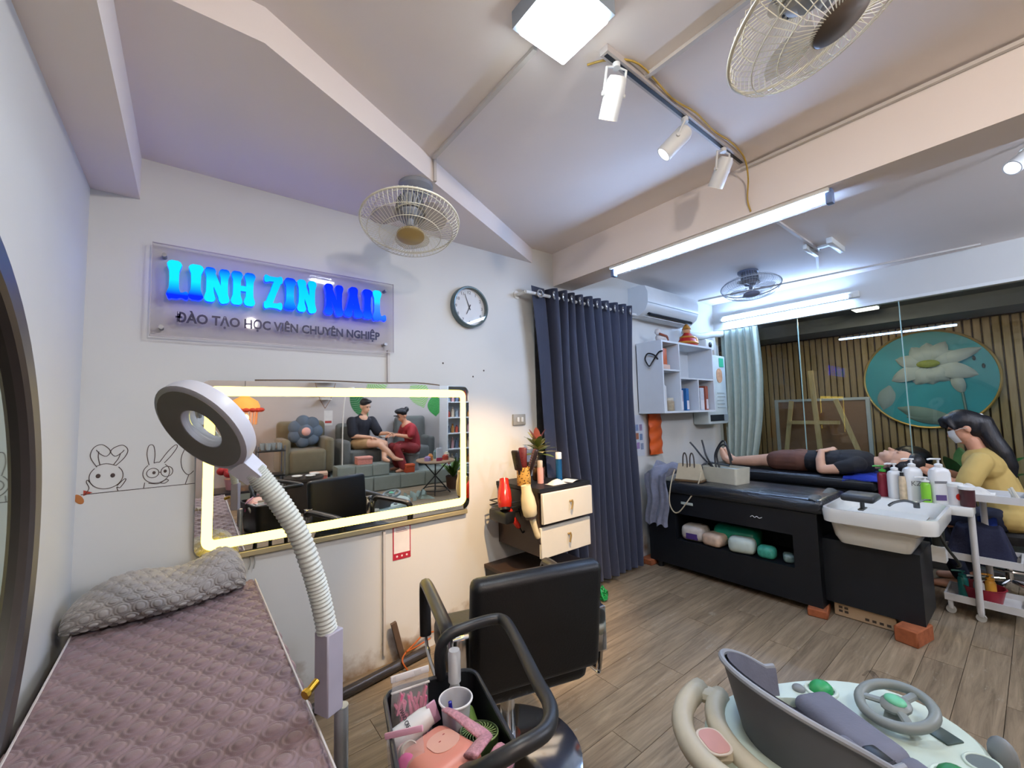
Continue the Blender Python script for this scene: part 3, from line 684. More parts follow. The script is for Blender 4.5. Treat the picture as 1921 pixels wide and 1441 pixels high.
for k in range(11):
    u = (0.045 if k == 0 else 0.09 + 0.91 * ((k - 0.5) + 0.25) / NF)
    if u > 1: break
    p = Vector(cf(u, 0.025)); gp.append(p)
    wb(MB().torus((p.x, 2.27 - (0.045 if k else 0.02), ztop - 0.058), 0.026, 0.0075, Matrix.Rotation(R(90), 3, 'X') @ Matrix.Rotation(R(0 if k == 0 else 30), 3, 'Y'), 20, 8), 'grommet', mat('grommet_silver', 'b9bdc2', 0.25, 0.7), t)
t = thing('curtain_rod', 'white curtain rod with a bracket above the doorway', 'curtain rod', (2.55, 2.27, 2.287))
wb(MB().cyl((1.93, 2.27, 2.287), (3.27, 2.27, 2.287), 0.013, n=12), 'rod', M_offw, t)
for xx in (1.93, 3.27):
    wb(MB().tube([(xx, 2.27, 2.287), (xx, 2.37, 2.287)], 0.012, 8).lathe([(0.001, 0), (0.03, 0), (0.03, 0.01), (0.001, 0.012)], (xx, 2.38, 2.287), RX90, 16), 'bracket', M_offw, t)

# ------------------------------------------------------------------ air conditioner
t = thing('air_conditioner', 'white split air conditioner high on the wall past the curtain', 'air conditioner', (3.78, YF, 2.285))
pr = [(0, 0), (-0.12, 0.0), (-0.19, 0.05), (-0.215, 0.11), (-0.215, 0.21), (-0.19, 0.27), (-0.13, 0.285), (0, 0.285)]
mb = MB(); vs = [(sx, p[0], p[1]) for sx in (-0.46, 0.46) for p in pr]; n = len(pr)
mb.add(vs, [tuple(range(n)), tuple(range(n, 2 * n))[::-1]] + [(i, n + i, n + (i + 1) % n, (i + 1) % n) for i in range(n)])
mb.build('body', M_white, t, angle=50)
MB().box((-0.38, -0.186, 0.012), (0.38, -0.135, 0.034), Matrix.Rotation(R(36), 3, 'X')).build('outlet', M_dark, t, smooth=False)
MB().box((-0.40, -0.165, -0.004), (0.40, -0.105, 0.002), Matrix.Rotation(R(20), 3, 'X')).build('louver', M_offw, t, smooth=False)
MB().box((-0.455, -0.2165, 0.105), (0.455, -0.2145, 0.112)).build('seam', mat('seam_grey', '9aa1a4', 0.5), t, smooth=False)
# ================================================================== massage bed with quilted cover
def quilt(x, y, s=0.064):
    """ring quilting: height of the pattern at a point"""
    r = round(y / (s * 0.87)); ox = (s / 2) if r % 2 else 0
    best = 9
    for rr in (r - 1, r, r + 1):
        o = (s / 2) if rr % 2 else 0
        c = round((x - o) / s); d = math.hypot(x - (c * s + o), y - rr * s * 0.87)
        best = min(best, d)
    q = best / (s * 0.5)
    return 0.0045 * max(0.0, 1 - q ** 2) - 0.0052 * math.exp(-((q - 0.60) / 0.11) ** 2) - 0.0052 * math.exp(-((q - 0.95) / 0.12) ** 2)
M_quilt = mat('mauve_quilt', '8a7274', 0.6, var=0.06, scale=9, bump=0.12, bscale=300, sheen=0.3)
M_greyq = mat('grey_quilt', 'a29d98', 0.65, var=0.06, scale=9, bump=0.12, bscale=300, sheen=0.3)
BX0, BX1, BY0, BY1, BZ = -0.303, 0.268, 0.36, 2.27, 0.672
t = thing('massage_bed', 'narrow massage bed under a mauve quilted cover along the wall', 'bed', (-0.03, 1.3, 0))
wb(MB().rbox((BX0 + 0.02, BY0 + 0.02, 0.545), (BX1 - 0.012, BY1 - 0.01, BZ - 0.012), 0.03, 3), 'mattress', M_black, t)
wb(MB().box((BX0 + 0.03, BY0 + 0.05, 0.49), (BX1 - 0.03, BY1 - 0.03, 0.545)), 'frame', mat('bed_wood', '6a5136', 0.5), t, smooth=False)
for lx in (BX0 + 0.05, BX1 - 0.09):
    for ly in (BY0 + 0.1, BY1 - 0.15):
        wb(MB().box((lx, ly, 0), (lx + 0.045, ly + 0.045, 0.49)), 'leg', mat('bed_wood', '6a5136', 0.5), t, smooth=False)
drop = 0.16
def bf(u, v):
    s = u * (BX1 - BX0 + drop); yy = BY0 + (BY1 - BY0) * v
    w = BX1 - BX0
    if s < w - 0.03:
        x, z, nx, nz = BX0 + s, BZ, 0, 1
    elif s < w + 0.02:
        a = (s - (w - 0.03)) / 0.05 * PI / 2; x = BX1 - 0.03 + 0.03 * math.sin(a); z = BZ - 0.03 + 0.03 * math.cos(a); nx, nz = math.sin(a), math.cos(a)
    else:
        q = s - w - 0.02; x = BX1 + 0.004 * math.sin(yy * 9); z = BZ - 0.03 - q; nx, nz = 1, 0
    h = quilt(s, yy) + 0.004 * math.sin(yy * 6 + s * 9)
    return (x + nx * h, yy, z + nz * h)
wb(MB().grid(bf, 230, 600), 'quilted_cover', M_quilt, t, angle=180)
wb(MB().tube([(BX1 - 0.012, BY0 + 0.02, BZ + 0.004), (BX1 - 0.012, BY1 - 0.02, BZ + 0.004)], 0.003, 6).tube([(BX0 + 0.006, BY0 + 0.02, BZ + 0.007), (BX0 + 0.006, BY1 - 0.02, BZ + 0.007)], 0.003, 6), 'piping', mat('white_piping', 'd8d0cc', 0.5), t)
# folded grey quilt rolled at the head of the bed
def pf(u, v):
    a = 2 * PI * v; e = math.sin(PI * min(1, max(0, u))) ** 0.28
    x = -0.33 + 0.545 * u
    up = 0.065 + 0.045 * math.exp(-((u - 0.88) / 0.2) ** 2) + 0.012 * math.sin(u * 7)
    ry, rz = (0.135 + 0.02 * math.sin(3 * u)) * e, up * e
    cy = 2.13 + 0.075 * u; cz = BZ + 0.012 + rz * 0.98
    sy = math.copysign(abs(math.cos(a)) ** 0.8, math.cos(a)); sz = math.copysign(abs(math.sin(a)) ** 0.75, math.sin(a))
    h = quilt(x * 1.1, a * 0.13, 0.052) * 1.1
    return (x, cy + (ry + h) * sy, max(cz + (rz + h) * sz, BZ + 0.009))
solo(MB().grid(pf, 200, 240, cv=True), 'folded_quilt', M_greyq, 'grey quilted blanket folded at the head of the massage bed', 'blanket', (-0.06, 2.16, BZ + 0.01), angle=180)
solo(MB().tube(smooth_path([(0.02, 0.93, 0.688), (0.045, 0.955, 0.70), (0.075, 0.945, 0.705), (0.10, 0.92, 0.69)], 5), [0.011 + 0.004 * math.sin(i * 1.7) for i in range(16)], 8), 'hair_tie', mat('beige_cloth', 'b9ad98', 0.8), 'small beige cloth tie lying on the mauve bed cover', 'cloth', (0.05, 0.94, 0.683))

# ================================================================== magnifier lamp
M_lampw = mat('lamp_white_grey', 'c3c5cb', 0.35, var=0.02)
t = thing('magnifier_lamp', 'white ring magnifier lamp on a ribbed gooseneck beside the bed', 'lamp', (0.31, 1.10, 0))
LX, LY = 0.31, 1.10
def wl(mb, name, m): return wb(mb, name, m, t)
wl(MB().lathe([(0.001, 0.0), (0.10, 0.0), (0.10, 0.012), (0.08, 0.025), (0.03, 0.035), (0.001, 0.035)], (LX, LY, 0), n=28), 'base', M_lampw)
wl(MB().cyl((LX, LY, 0.03), (LX, LY, 0.70), 0.0165, n=16), 'pole', mat('pole_silver', 'aab0b4', 0.3, 0.6))
rz = Matrix.Rotation(R(25), 3, 'Z')
c_ = wl(MB().rbox((LX - 0.052, LY - 0.024, 0.70), (LX - 0.006, LY + 0.024, 0.888), 0.003, 1, rz), 'socket', mat('socket_grey', 'a9a6b4', 0.4))
wb(MB().cyl((LX - 0.06, LY - 0.02, 0.79), (LX - 0.085, LY - 0.035, 0.78), 0.008, n=10).cyl((LX - 0.082, LY - 0.033, 0.781), (LX - 0.09, LY - 0.038, 0.779), 0.011, n=8), 'clamp_screw', mat('brass', 'b08a30', 0.3, 0.9), c_)
gp_ = smooth_path([(LX - 0.033, LY, 0.885), (0.262, LY, 0.96), (0.244, LY, 1.03), (0.215, LY, 1.12), (0.178, LY, 1.195), (0.14, LY, 1.255), (0.118, LY, 1.285)], 16)
rr_ = [0.0225 + (0.0016 if (i % 2) else -0.0012) for i in range(len(gp_))]
wl(MB().tube(gp_, rr_, 14), 'gooseneck', mat('gooseneck_white', 'c9cec8', 0.4, var=0.02))
ax = Vector((-0.69, -0.46, -0.56)).normalized(); fr = frame_z(ax); hc = Vector((0.0296, 1.09, 1.388)); KL = 0.87
KS = lambda L: [(r_ * KL, z_ * KL) for r_, z_ in L]
hd = wl(MB().lathe(KS([(0.052, -0.022), (0.098, -0.03), (0.118, -0.022), (0.123, -0.008), (0.123, 0.014), (0.112, 0.018), (0.054, 0.012), (0.05, 0.0), (0.052, -0.022)]), hc, fr, 44), 'ring_head', mat('lamp_head_white', 'c8cad4', 0.35, var=0.02))
wb(MB().lathe(KS([(0.056, 0.0125), (0.111, 0.0185), (0.111, 0.0192), (0.056, 0.0135), (0.056, 0.0125)]), hc, fr, 40), 'led_ring', mat('led_cover_grey', '87857f', 0.4), hd)
wb(MB().lathe(KS([(0.001, -0.014), (0.035, -0.012), (0.058, -0.004), (0.058, 0.0), (0.035, 0.008), (0.001, 0.010)]), hc, fr, 32), 'lens', thin_glass('lens_glass', (0.93, 0.93, 0.9), 1.6, 0.12), hd)
d_ = (Vector((0.118, LY, 1.285)) - hc); d_ = (d_ - ax * d_.dot(ax)).normalized()
nk = hc + d_ * 0.100
wb(MB().tube([nk, Vector((0.118, LY, 1.285)) + Vector((0.008, 0, -0.012))], [0.03, 0.027], 4), 'neck_joint', mat('lamp_head_white', 'c8cad4', 0.35), hd)

# ================================================================== styling chair
t = thing('styling_chair', 'black salon styling chair with chrome arm frames facing the mirror', 'chair', (1.065, 1.44, 0), R(-16))
MB().lathe([(0.001, 0.0), (0.30, 0.0), (0.30, 0.008), (0.26, 0.022), (0.06, 0.04), (0.05, 0.09), (0.001, 0.09)], n=44).build('base_disc', M_chrome, t)
MB().cyl((0, 0, 0.05), (0, 0, 0.36), 0.03, n=18).build('column', M_chrome, t)
MB().rbox((-0.255, -0.24, 0.365), (0.255, 0.27, 0.50), 0.04, 3).build('seat', M_black, t)
rb = Matrix.Rotation(R(7), 3, 'X')
MB().rbox((-0.245, -0.33, 0.47), (0.245, -0.255, 0.86), 0.028, 3, rb, (0, -0.29, 0.47)).build('backrest', M_black, t)
for s in (-1, 1):
    x = s * 0.295
    a = MB().tube(smooth_path([(x, 0.215, 0.44), (x, 0.222, 0.56), (x, 0.215, 0.648), (x, 0.17, 0.668), (x, 0.0, 0.665), (x, -0.19, 0.655), (x, -0.235, 0.63)], 5), 0.021, 10, flat=1.2).build('arm_pad', mat('arm_pad_black', '262423', 0.35), t)
    MB().tube(smooth_path([(x, -0.23, 0.64), (x, -0.255, 0.56), (x, -0.24, 0.42), (x, -0.19, 0.385), (x, 0.1, 0.385), (x, 0.19, 0.41), (x, 0.218, 0.47), (x, 0.22, 0.64)], 5), 0.016, 8, flat=0.45).build('arm_frame', M_chrome, t)
    MB().rbox((min(x, s * 0.2), -0.08, 0.385), (max(x, s * 0.2), -0.03, 0.40), 0.003).build('seat_bracket', M_chrome, t)
    MB().rbox((min(x, s * 0.235), -0.30, 0.50), (max(x, s * 0.235), -0.27, 0.66), 0.004).build('bracket', M_chrome, t)

# ================================================================== stool with the basket of odds and ends
t = thing('side_stool', 'low black stool under the plastic basket', 'stool', (0.495, 0.905, 0), R(-15))
MB().rbox((-0.15, -0.18, 0.43), (0.13, 0.17, 0.465), 0.015, 2).build('seat', M_blackp, t)
for sx in (-0.12, 0.1):
    for sy in (-0.14, 0.13):
        MB().cyl((sx * 1.1, sy * 1.1, 0), (sx, sy, 0.435), 0.014, n=10).build('leg', M_blackp, t)
BK = Vector((0.487, 0.905, 0.4655))
t = thing('plastic_basket', 'black plastic basket with a thick folded-out handle, full of nail things', 'basket', BK, R(-15))
# walls: open tapered box with a rolled rim
def bpoly(w, l, r, z): return [(p[0], p[1], z) for p in rrect(w, l, r, 4)]
lo_ = bpoly(0.20, 0.28, 0.03, 0.0); hi_ = bpoly(0.245, 0.33, 0.04, 0.225); hi2 = bpoly(0.237, 0.322, 0.037, 0.225); lo2 = bpoly(0.192, 0.272, 0.028, 0.006)
n = len(lo_); mb = MB()
mb.add(lo_ + hi_ + hi2 + lo2, [tuple(range(n))[::-1]] + [(i, (i + 1) % n, n + (i + 1) % n, n + i) for i in range(n)] + [(n + i, n + (i + 1) % n, 2 * n + (i + 1) % n, 2 * n + i) for i in range(n)] + [(2 * n + i, 2 * n + (i + 1) % n, 3 * n + (i + 1) % n, 3 * n + i) for i in range(n)] + [tuple(3 * n + i for i in range(n))])
mb.build('tub', M_blackp, t)
MB().tube([Vector(p) for p in bpoly(0.241, 0.326, 0.04, 0.226)], 0.0055, 8, closed=True).build('rim', mat('rim_grey_black', '33363a', 0.3), t)
hp = smooth_path([(0.03, 0.165, 0.22), (0.028, 0.168, 0.28), (0.045, 0.162, 0.325), (0.11, 0.165, 0.338), (0.18, 0.172, 0.338), (0.212, 0.15, 0.338), (0.205, 0.05, 0.338), (0.18, -0.12, 0.336), (0.168, -0.21, 0.335), (0.13, -0.262, 0.335), (0.06, -0.28, 0.335), (0.0, -0.262, 0.31), (-0.01, -0.20, 0.26), (-0.01, -0.165, 0.22)], 6)
MB().tube(hp, 0.0155, 10).build('handle', mat('handle_black', '1f2022', 0.42), t)
# contents, each a thing of its own (positions in room coordinates)
def on(x, y, z): return BK + Matrix.Rotation(R(-15), 3, 'Z') @ Vector((x, y, z))
def item(name, label, cat, p, rot=(0, 0, 0)):
    t = thing(name, label, cat, on(*p)); t.rotation_euler = (rot[0], rot[1], rot[2] - R(15)); return t
M_clear = thin_glass('clear_plastic', (0.9, 0.9, 0.92), 1.0, 0.10, 0.15)
M_bag = mat('frosted_bag', 'e2dede', 0.3, alpha=0.22, var=0.03)
# zip bag of pink strips
t = item('zip_bag', 'clear zip bag of pink strips standing at the back of the basket', 'bag', (-0.052, 0.108, 0.035), (R(-10), 0, R(5)))
mb = MB()
def zf(u, v):
    th = 0.022 * math.sin(PI * u) ** 0.5 * math.sin(PI * min(1, v * 1.15)) ** 0.6 if v < 0.86 else 0.0012
    return (-0.048 + 0.096 * u + 0.004 * math.sin(7 * v), -th + 0.003 * math.sin(9 * u + 5 * v), 0.235 * v)
def zb(u, v):
    p = zf(u, v); return (p[0], -p[1] + 0.006 * math.sin(9 * u + 5 * v), p[2])
MB().grid(zf, 14, 14).grid(zb, 14, 14).build('pouch', M_bag, t)
MB().rbox((-0.05, -0.003, 0.222), (0.05, 0.003, 0.238), 0.002).rbox((-0.05, -0.003, 0.197), (0.05, 0.003, 0.201), 0.001).build('zip', mat('zip_white', 'dcd6d4', 0.4), t)
mb = MB(); rnd = random.Random(3)
for k in range(60):
    x = rnd.uniform(-0.036, 0.036); a = rnd.uniform(-0.5, 0.5); z = rnd.uniform(0.03, 0.15)
    mb.rbox((x - 0.003, rnd.uniform(-0.012, 0.004), z), (x + 0.003, rnd.uniform(0.006, 0.012), z + 0.045), 0.001, 1, Matrix.Rotation(a, 3, 'Y'))
mb.build('pink_strip', mat('pink_strips', 'd6658c', 0.5), t)['kind'] = 'stuff'
# cream tube
t = item('cream_tube', 'white squeeze tube with small black lettering leaning in the basket', 'tube', (-0.070, 0.042, 0.20), (R(8), R(72), R(15)))
MB().lathe([(0.001, -0.055), (0.022, -0.055), (0.024, -0.045), (0.025, 0.03), (0.02, 0.05)], n=20).build('body', mat('tube_white', 'd9d9d8', 0.4), t)
MB().rbox((-0.027, -0.003, 0.045), (0.027, 0.003, 0.068), 0.002).build('crimp', mat('tube_pink', 'd7a9c4', 0.4), t)
text_obj('lettering', 'HAND CREAM', 0.013, M_dark, t, (-0.0255, 0.0, -0.01), (R(90), 0, R(-90)), 0.0004)
# clear cup holding a pen and a tip; spray bottle behind it
t = item('plastic_cup', 'clear frosted plastic cup with ribs in the middle of the basket', 'cup', (0.036, 0.036, 0.118))
MB().lathe([(0.026, 0.0), (0.031, 0.06), (0.037, 0.118), (0.040, 0.120), (0.040, 0.126), (0.0375, 0.126), (0.035, 0.12), (0.029, 0.06), (0.0245, 0.003), (0.001, 0.003)], n=30).build('cup_wall', mat('frosted_cup', 'd8d8dc', 0.25, alpha=0.5, var=0.02), t)
MB().torus((0, 0, 0.124), 0.0395, 0.0025, n=30).build('lip', mat('cup_lip', 'e6e4e4', 0.3), t)
t = item('blue_pen', 'dark blue pen cap standing in the clear cup', 'pen', (0.030, 0.030, 0.124), (R(6), R(-6), 0))
MB().lathe([(0.001, 0), (0.007, 0.0), (0.008, 0.06), (0.0085, 0.10), (0.005, 0.112), (0.0045, 0.128), (0.001, 0.13)], n=12).build('cap', mat('cobalt_plastic', '26289a', 0.3), t)
MB().rbox((-0.002, -0.011, 0.06), (0.002, -0.008, 0.12), 0.001, 1).build('clip', mat('cobalt_plastic', '26289a', 0.3), t)
t = item('spray_bottle', 'slim clear spray bottle with a white nozzle behind the cup', 'bottle', (0.050, 0.098, 0.07))
MB().lathe([(0.001, 0), (0.017, 0), (0.018, 0.006), (0.018, 0.15), (0.012, 0.165), (0.012, 0.175)], n=18).build('bottle', mat('misty_plastic', 'd5d8d8', 0.2, alpha=0.6), t)
MB().lathe([(0.013, 0.172), (0.0165, 0.175), (0.0165, 0.245), (0.014, 0.252), (0.001, 0.253)], n=18).build('cap', mat('clear_cap', 'e4e6e8', 0.15, alpha=0.45), t)
MB().lathe([(0.009, 0.18), (0.009, 0.215), (0.005, 0.235), (0.001, 0.236)], n=14).build('nozzle', M_white, t)
# green hand fan
t = item('hand_fan', 'olive green handheld mini fan lying in the basket', 'fan', (0.068, -0.045, 0.195), (R(-8), R(4), R(-10)))
M_olive = mat('olive_plastic', '5f7c3c', 0.35, var=0.03)
MB().cyl((-0.005, 0.035, -0.012), (-0.012, 0.115, 0.0), 0.0175, 0.016, n=16).build('handle', M_olive, t)
MB().lathe([(0.036, -0.03), (0.043, -0.02), (0.044, 0.012), (0.041, 0.016), (0.039, 0.012), (0.038, -0.018), (0.001, -0.02)], n=30).build('shell', mat('dark_olive', '36472a', 0.4), t)
mb = MB()
for k in range(24):
    a = 2 * PI * k / 24
    mb.tube([Vector((r_ * math.cos(a + (r_ - 0.012) * 22), r_ * math.sin(a + (r_ - 0.012) * 22), 0.016 - (r_ / 0.041) ** 2 * 0.004)) for r_ in (0.011, 0.02, 0.03, 0.041)], 0.0011, 5)
mb.lathe([(0.001, 0.012), (0.012, 0.012), (0.012, 0.019), (0.001, 0.020)], n=18).torus((0, 0, 0.013), 0.0425, 0.002, n=30)
mb.build('grille', mat('light_olive', '8da468', 0.35), t)
mb = MB()
for k in range(5):
    a0 = 2 * PI * k / 5
    mb.grid(lambda u, v: ((0.01 + 0.027 * u) * math.cos(a0 + v * 0.9), (0.01 + 0.027 * u) * math.sin(a0 + v * 0.9), -0.006 + 0.012 * v), 3, 3)
mb.build('impeller', mat('dark_olive', '36472a', 0.4), t)
# peach pouch
t = item('peach_case', 'peach coloured rounded case with an oval badge lying in the basket', 'case', (-0.028, -0.075, 0.18), (R(-14), R(-6), R(18)))
MB().rbox((-0.068, -0.088, -0.03), (0.068, 0.090, 0.048), 0.036, 5).build('shell', mat('peach_plastic', 'd98a78', 0.4, var=0.03), t)
MB().prism(rrect(0.062, 0.082, 0.030, 6), 0.046, 0.0495, o=(0.016, -0.005, 0)).build('oval_badge', mat('peach_badge', 'e0a896', 0.4), t)
for (ex, ey) in ((0.028, 0.014), (0.010, -0.001)):
    MB().sph((ex, ey, 0.0497), (0.003, 0.002, 0.0006), 8, 6).build('dot', mat('badge_red', 'b04a4a', 0.5), t)
# pink glitter cloth band
M_glit = mat('pink_glitter', 'c08a96', 0.4, var=0.28, scale=160, bump=0.3, bscale=300)
t = item('glitter_band', 'pink glittery headband draped over the peach case', 'headband', (0.012, -0.07, 0.185))
pth = smooth_path([(-0.01, 0.085, 0.055), (0.005, 0.05, 0.062), (0.03, 0.0, 0.06), (0.05, -0.03, 0.052), (0.03, -0.065, 0.068), (0.0, -0.09, 0.07)], 6)
MB().tube(pth, [0.008 + 0.010 * min(1, i / 20) for i in range(len(pth))], 10, flat=0.4).build('band', M_glit, t, angle=180)
t2 = MB().tube(smooth_path([(0.06, -0.075, 0.05), (0.07, -0.10, 0.05), (0.05, -0.115, 0.05)], 5), 0.022, 10, flat=0.6).build('knot', M_glit, t, angle=180)
# small jar and second zip bag
t = item('small_jar', 'small cream jar lying between the tube and the peach case', 'jar', (-0.090, -0.005, 0.185), (R(50), R(15), 0))
MB().lathe([(0.001, 0), (0.019, 0.0), (0.02, 0.03), (0.017, 0.034), (0.017, 0.028), (0.001, 0.02)], n=18).build('jar', mat('jar_cream', 'cfc3b2', 0.4), t)
MB().lathe([(0.021, -0.012), (0.021, 0.004), (0.001, 0.004)], n=18).build('lid', mat('jar_pink', 'd9a8a8', 0.4), t)
t = item('zip_bag', 'clear zip bag with a hot pink sponge at the front of the basket', 'bag', (-0.092, -0.085, 0.13), (R(-20), R(-18), R(-35)))
MB().grid(lambda u, v: (-0.045 + 0.09 * u, -0.016 * math.sin(PI * u) * math.sin(PI * v), 0.13 * v), 10, 10).grid(lambda u, v: (-0.045 + 0.09 * u, 0.016 * math.sin(PI * u) * math.sin(PI * v), 0.13 * v), 10, 10).build('pouch', M_bag, t)
MB().rbox((-0.047, -0.003, 0.124), (0.047, 0.003, 0.136), 0.002).build('zip', mat('zip_pink', 'd9a2b8', 0.4), t)
MB().sph((0, 0, 0.055), (0.032, 0.012, 0.04), 14, 9).build('sponge', mat('hot_pink', 'e0429a', 0.7), t)

# ================================================================== wall cabinet with drawers and what stands on it
M_cabb = mat('cabinet_brown', '3a2c25', 0.5, var=0.06)
M_cabw = mat('cabinet_white', 'd9d4c6', 0.4, var=0.02)
t = thing('drawer_cabinet', 'dark wall cabinet with two white drawers beside the curtain', 'cabinet', (1.93, 2.17, 0.50))
wb(MB().prism([(1.715, 1.955), (2.15, 1.955), (2.15, 2.19), (2.06, 2.19), (2.06, 2.375), (1.715, 2.375)], 0.515, 0.905), 'body', M_cabb, t, smooth=False)
wb(MB().prism([(1.705, 1.925), (2.165, 1.925), (2.165, 2.19), (2.06, 2.19), (2.06, 2.378), (1.705, 2.378)], 0.905, 0.928), 'worktop', M_dark, t, smooth=False)
for (z0, z1, yo) in ((0.715, 0.900, 1.905), (0.505, 0.690, 1.93)):
    d = wb(MB().rbox((1.712, yo, z0), (2.158, yo + 0.022, z1), 0.003, 1), 'drawer', M_cabw, t)
    zc = (z0 + z1) / 2
    wb(MB().cyl((1.945, yo, zc + 0.02), (1.945, yo - 0.018, zc + 0.02), 0.006, n=10).tube(smooth_path([(1.945, yo - 0.018, zc + 0.03), (1.95, yo - 0.02, zc + 0.01), (1.94, yo - 0.018, zc - 0.03)], 4), 0.006, 8), 'handle', mat('handle_bronze', 'b59a66', 0.35, 0.5), d)
t = thing('lower_cabinet', 'low black cabinet on the floor under the drawer cabinet', 'cabinet', (1.95, 2.18, 0))
wb(MB().prism([(1.60, 2.02), (2.14, 2.02), (2.14, 2.18), (2.08, 2.18), (2.08, 2.375), (1.60, 2.375)], 0.0, 0.37), 'body', M_dark, t)
wb(MB().prism([(1.59, 2.0), (2.15, 2.0), (2.15, 2.18), (2.08, 2.18), (2.08, 2.378), (1.59, 2.378)], 0.37, 0.392), 'top', mat('cabinet_brown', '3a2c25', 0.5), t)
wb(MB().cyl((1.80, 2.02, 0.25), (1.80, 2.0, 0.25), 0.01, n=10), 'knob', M_chrome, t)
# dryer holder and the two dryers on the cabinet's side
t = thing('dryer_rack', 'black wire rack for hair dryers on the side of the drawer cabinet', 'rack', (1.64, 2.16, 0.70))
mb = MB().box((1.70, 2.0, 0.78), (1.713, 2.34, 0.90))
for z in (0.77, 0.80, 0.83): mb.tube([(1.70, 2.29, z), (1.58, 2.28, z), (1.575, 2.20, z), (1.58, 2.12, z), (1.70, 2.11, z)], 0.004, 6)
mb.rbox((1.57, 2.10, 0.70), (1.66, 2.29, 0.78), 0.02, 2)
wb(mb, 'holder', M_blackp, t)
def dryer(label, c, nozz, hdl, m, m2, L_=0.20):
    t = thing('hair_dryer', label, 'hair dryer', c, group='hair dryers on the cabinet side'); t.scale = (1.12, 1.12, 1.12)
    d = Vector(nozz).normalized(); h = Vector(hdl).normalized(); fr = frame_z(d)
    MB().lathe([(0.001, -0.075), (0.025, -0.074), (0.037, -0.06), (0.042, -0.02), (0.038, 0.03), (0.029, 0.065), (0.027, 0.10), (0.024, 0.10), (0.022, 0.08), (0.001, 0.08)], rot=fr, n=22).build('barrel', m, t)
    MB().tube(smooth_path([h * 0.02 - d * 0.02, h * 0.08 - d * 0.03, h * 0.14 - d * 0.025, h * 0.185 - d * 0.01], 5), [0.021, 0.02, 0.019, 0.018, 0.0175, 0.017, 0.0165, 0.016, 0.016, 0.016, 0.016, 0.016, 0.016, 0.015, 0.014, 0.012], 12).build('handle', m, t)
    MB().lathe([(0.001, -0.081), (0.03, -0.08), (0.031, -0.066), (0.001, -0.066)], rot=fr, n=20).build('rear_grille', m2, t)
    MB().tube(smooth_path([h * 0.18 - d * 0.01, h * 0.23 + d * 0.0, h * 0.25 + d * 0.05, h * 0.17 + d * 0.10], 5), 0.005, 6).build('cord', m2, t)
    return t
dryer('glossy red hair dryer hung on the cabinet rack', (1.612, 2.16, 0.868), (0.25, 0.35, 0.9), (0.35, -0.25, -0.9), mat('red_gloss', 'b0281c', 0.2), M_blackp)
dryer('cream hair dryer hung on the cabinet corner', (1.648, 1.965, 0.845), (-0.1, 0.1, 1.0), (0.25, -0.1, -0.96), mat('cream_gloss', 'd8c9a4', 0.3), mat('cord_dark', '3a2f2a', 0.5))
# brush holder with brushes
t = thing('brush_holder', 'round holder in leopard print on the cabinet top', 'holder', (1.735, 2.11, 0.928))
def leopard():
    M = bpy.data.materials.new('leopard_print'); M.use_nodes = True; nt = M.node_tree; N = nt.nodes; L = nt.links; b = N['Principled BSDF']
    tc = N.new('ShaderNodeTexCoord'); vo = N.new('ShaderNodeTexVoronoi'); vo.inputs['Scale'].default_value = 75; L.new(tc.outputs['Object'], vo.inputs['Vector'])
    cr = N.new('ShaderNodeValToRGB'); e = cr.color_ramp.elements; e[0].position = 0.28; e[0].color = lin('4a2c14'); e[1].position = 0.42; e[1].color = lin('cfa050'); L.new(vo.outputs['Distance'], cr.inputs[0])
    L.new(cr.outputs[0], b.inputs['Base Color']); b.inputs['Roughness'].default_value = 0.4; return M
MB().lathe([(0.043, 0), (0.046, 0.005), (0.046, 0.115), (0.043, 0.118), (0.041, 0.115), (0.041, 0.006), (0.001, 0.006)], n=28).build('cup', leopard(), t)
M_br = mat('brush_maroon', '5a1a1c', 0.35); M_brd = mat('brush_black', '23171a', 0.4)
for k, (dx, dy, lx, ly, m, lab) in enumerate(((-0.02, 0.0, -0.30, -0.1, M_brd, 'black paddle brush leaning out of the leopard holder'), (0.0, 0.01, 0.10, 0.1, M_br, 'maroon round brush standing in the leopard holder'), (0.018, 0.0, 0.34, -0.1, M_br, 'maroon brush leaning towards the plant'), (0.01, -0.02, 0.2, -0.25, M_brd, 'black brush with a slim handle in the leopard holder'))):
    b = thing('hair_brush', lab, 'brush', (1.735 + dx, 2.11 + dy, 0.936), group='brushes in the leopard holder')
    d = Vector((lx, ly, 1)).normalized(); fr = frame_z(d)
    MB().lathe([(0.001, 0), (0.007, 0.0), (0.008, 0.08), (0.006, 0.10), (0.001, 0.101)], rot=fr, n=10).build('grip', M_brd, b)
    MB().rbox((-0.028, -0.011, 0.098), (0.028, 0.011, 0.235), 0.010, 3, None).build('pad', m, b).rotation_euler = fr.to_euler()
    mb = MB()
    for i in range(7):
        for s in (-1, 1): mb.tube([fr @ Vector((0, 0.006 * s, 0.108 + 0.015 * i)), fr @ Vector((0.002, 0.02 * s, 0.11 + 0.015 * i))], 0.0022, 5)
    mb.build('bristles', m, b)
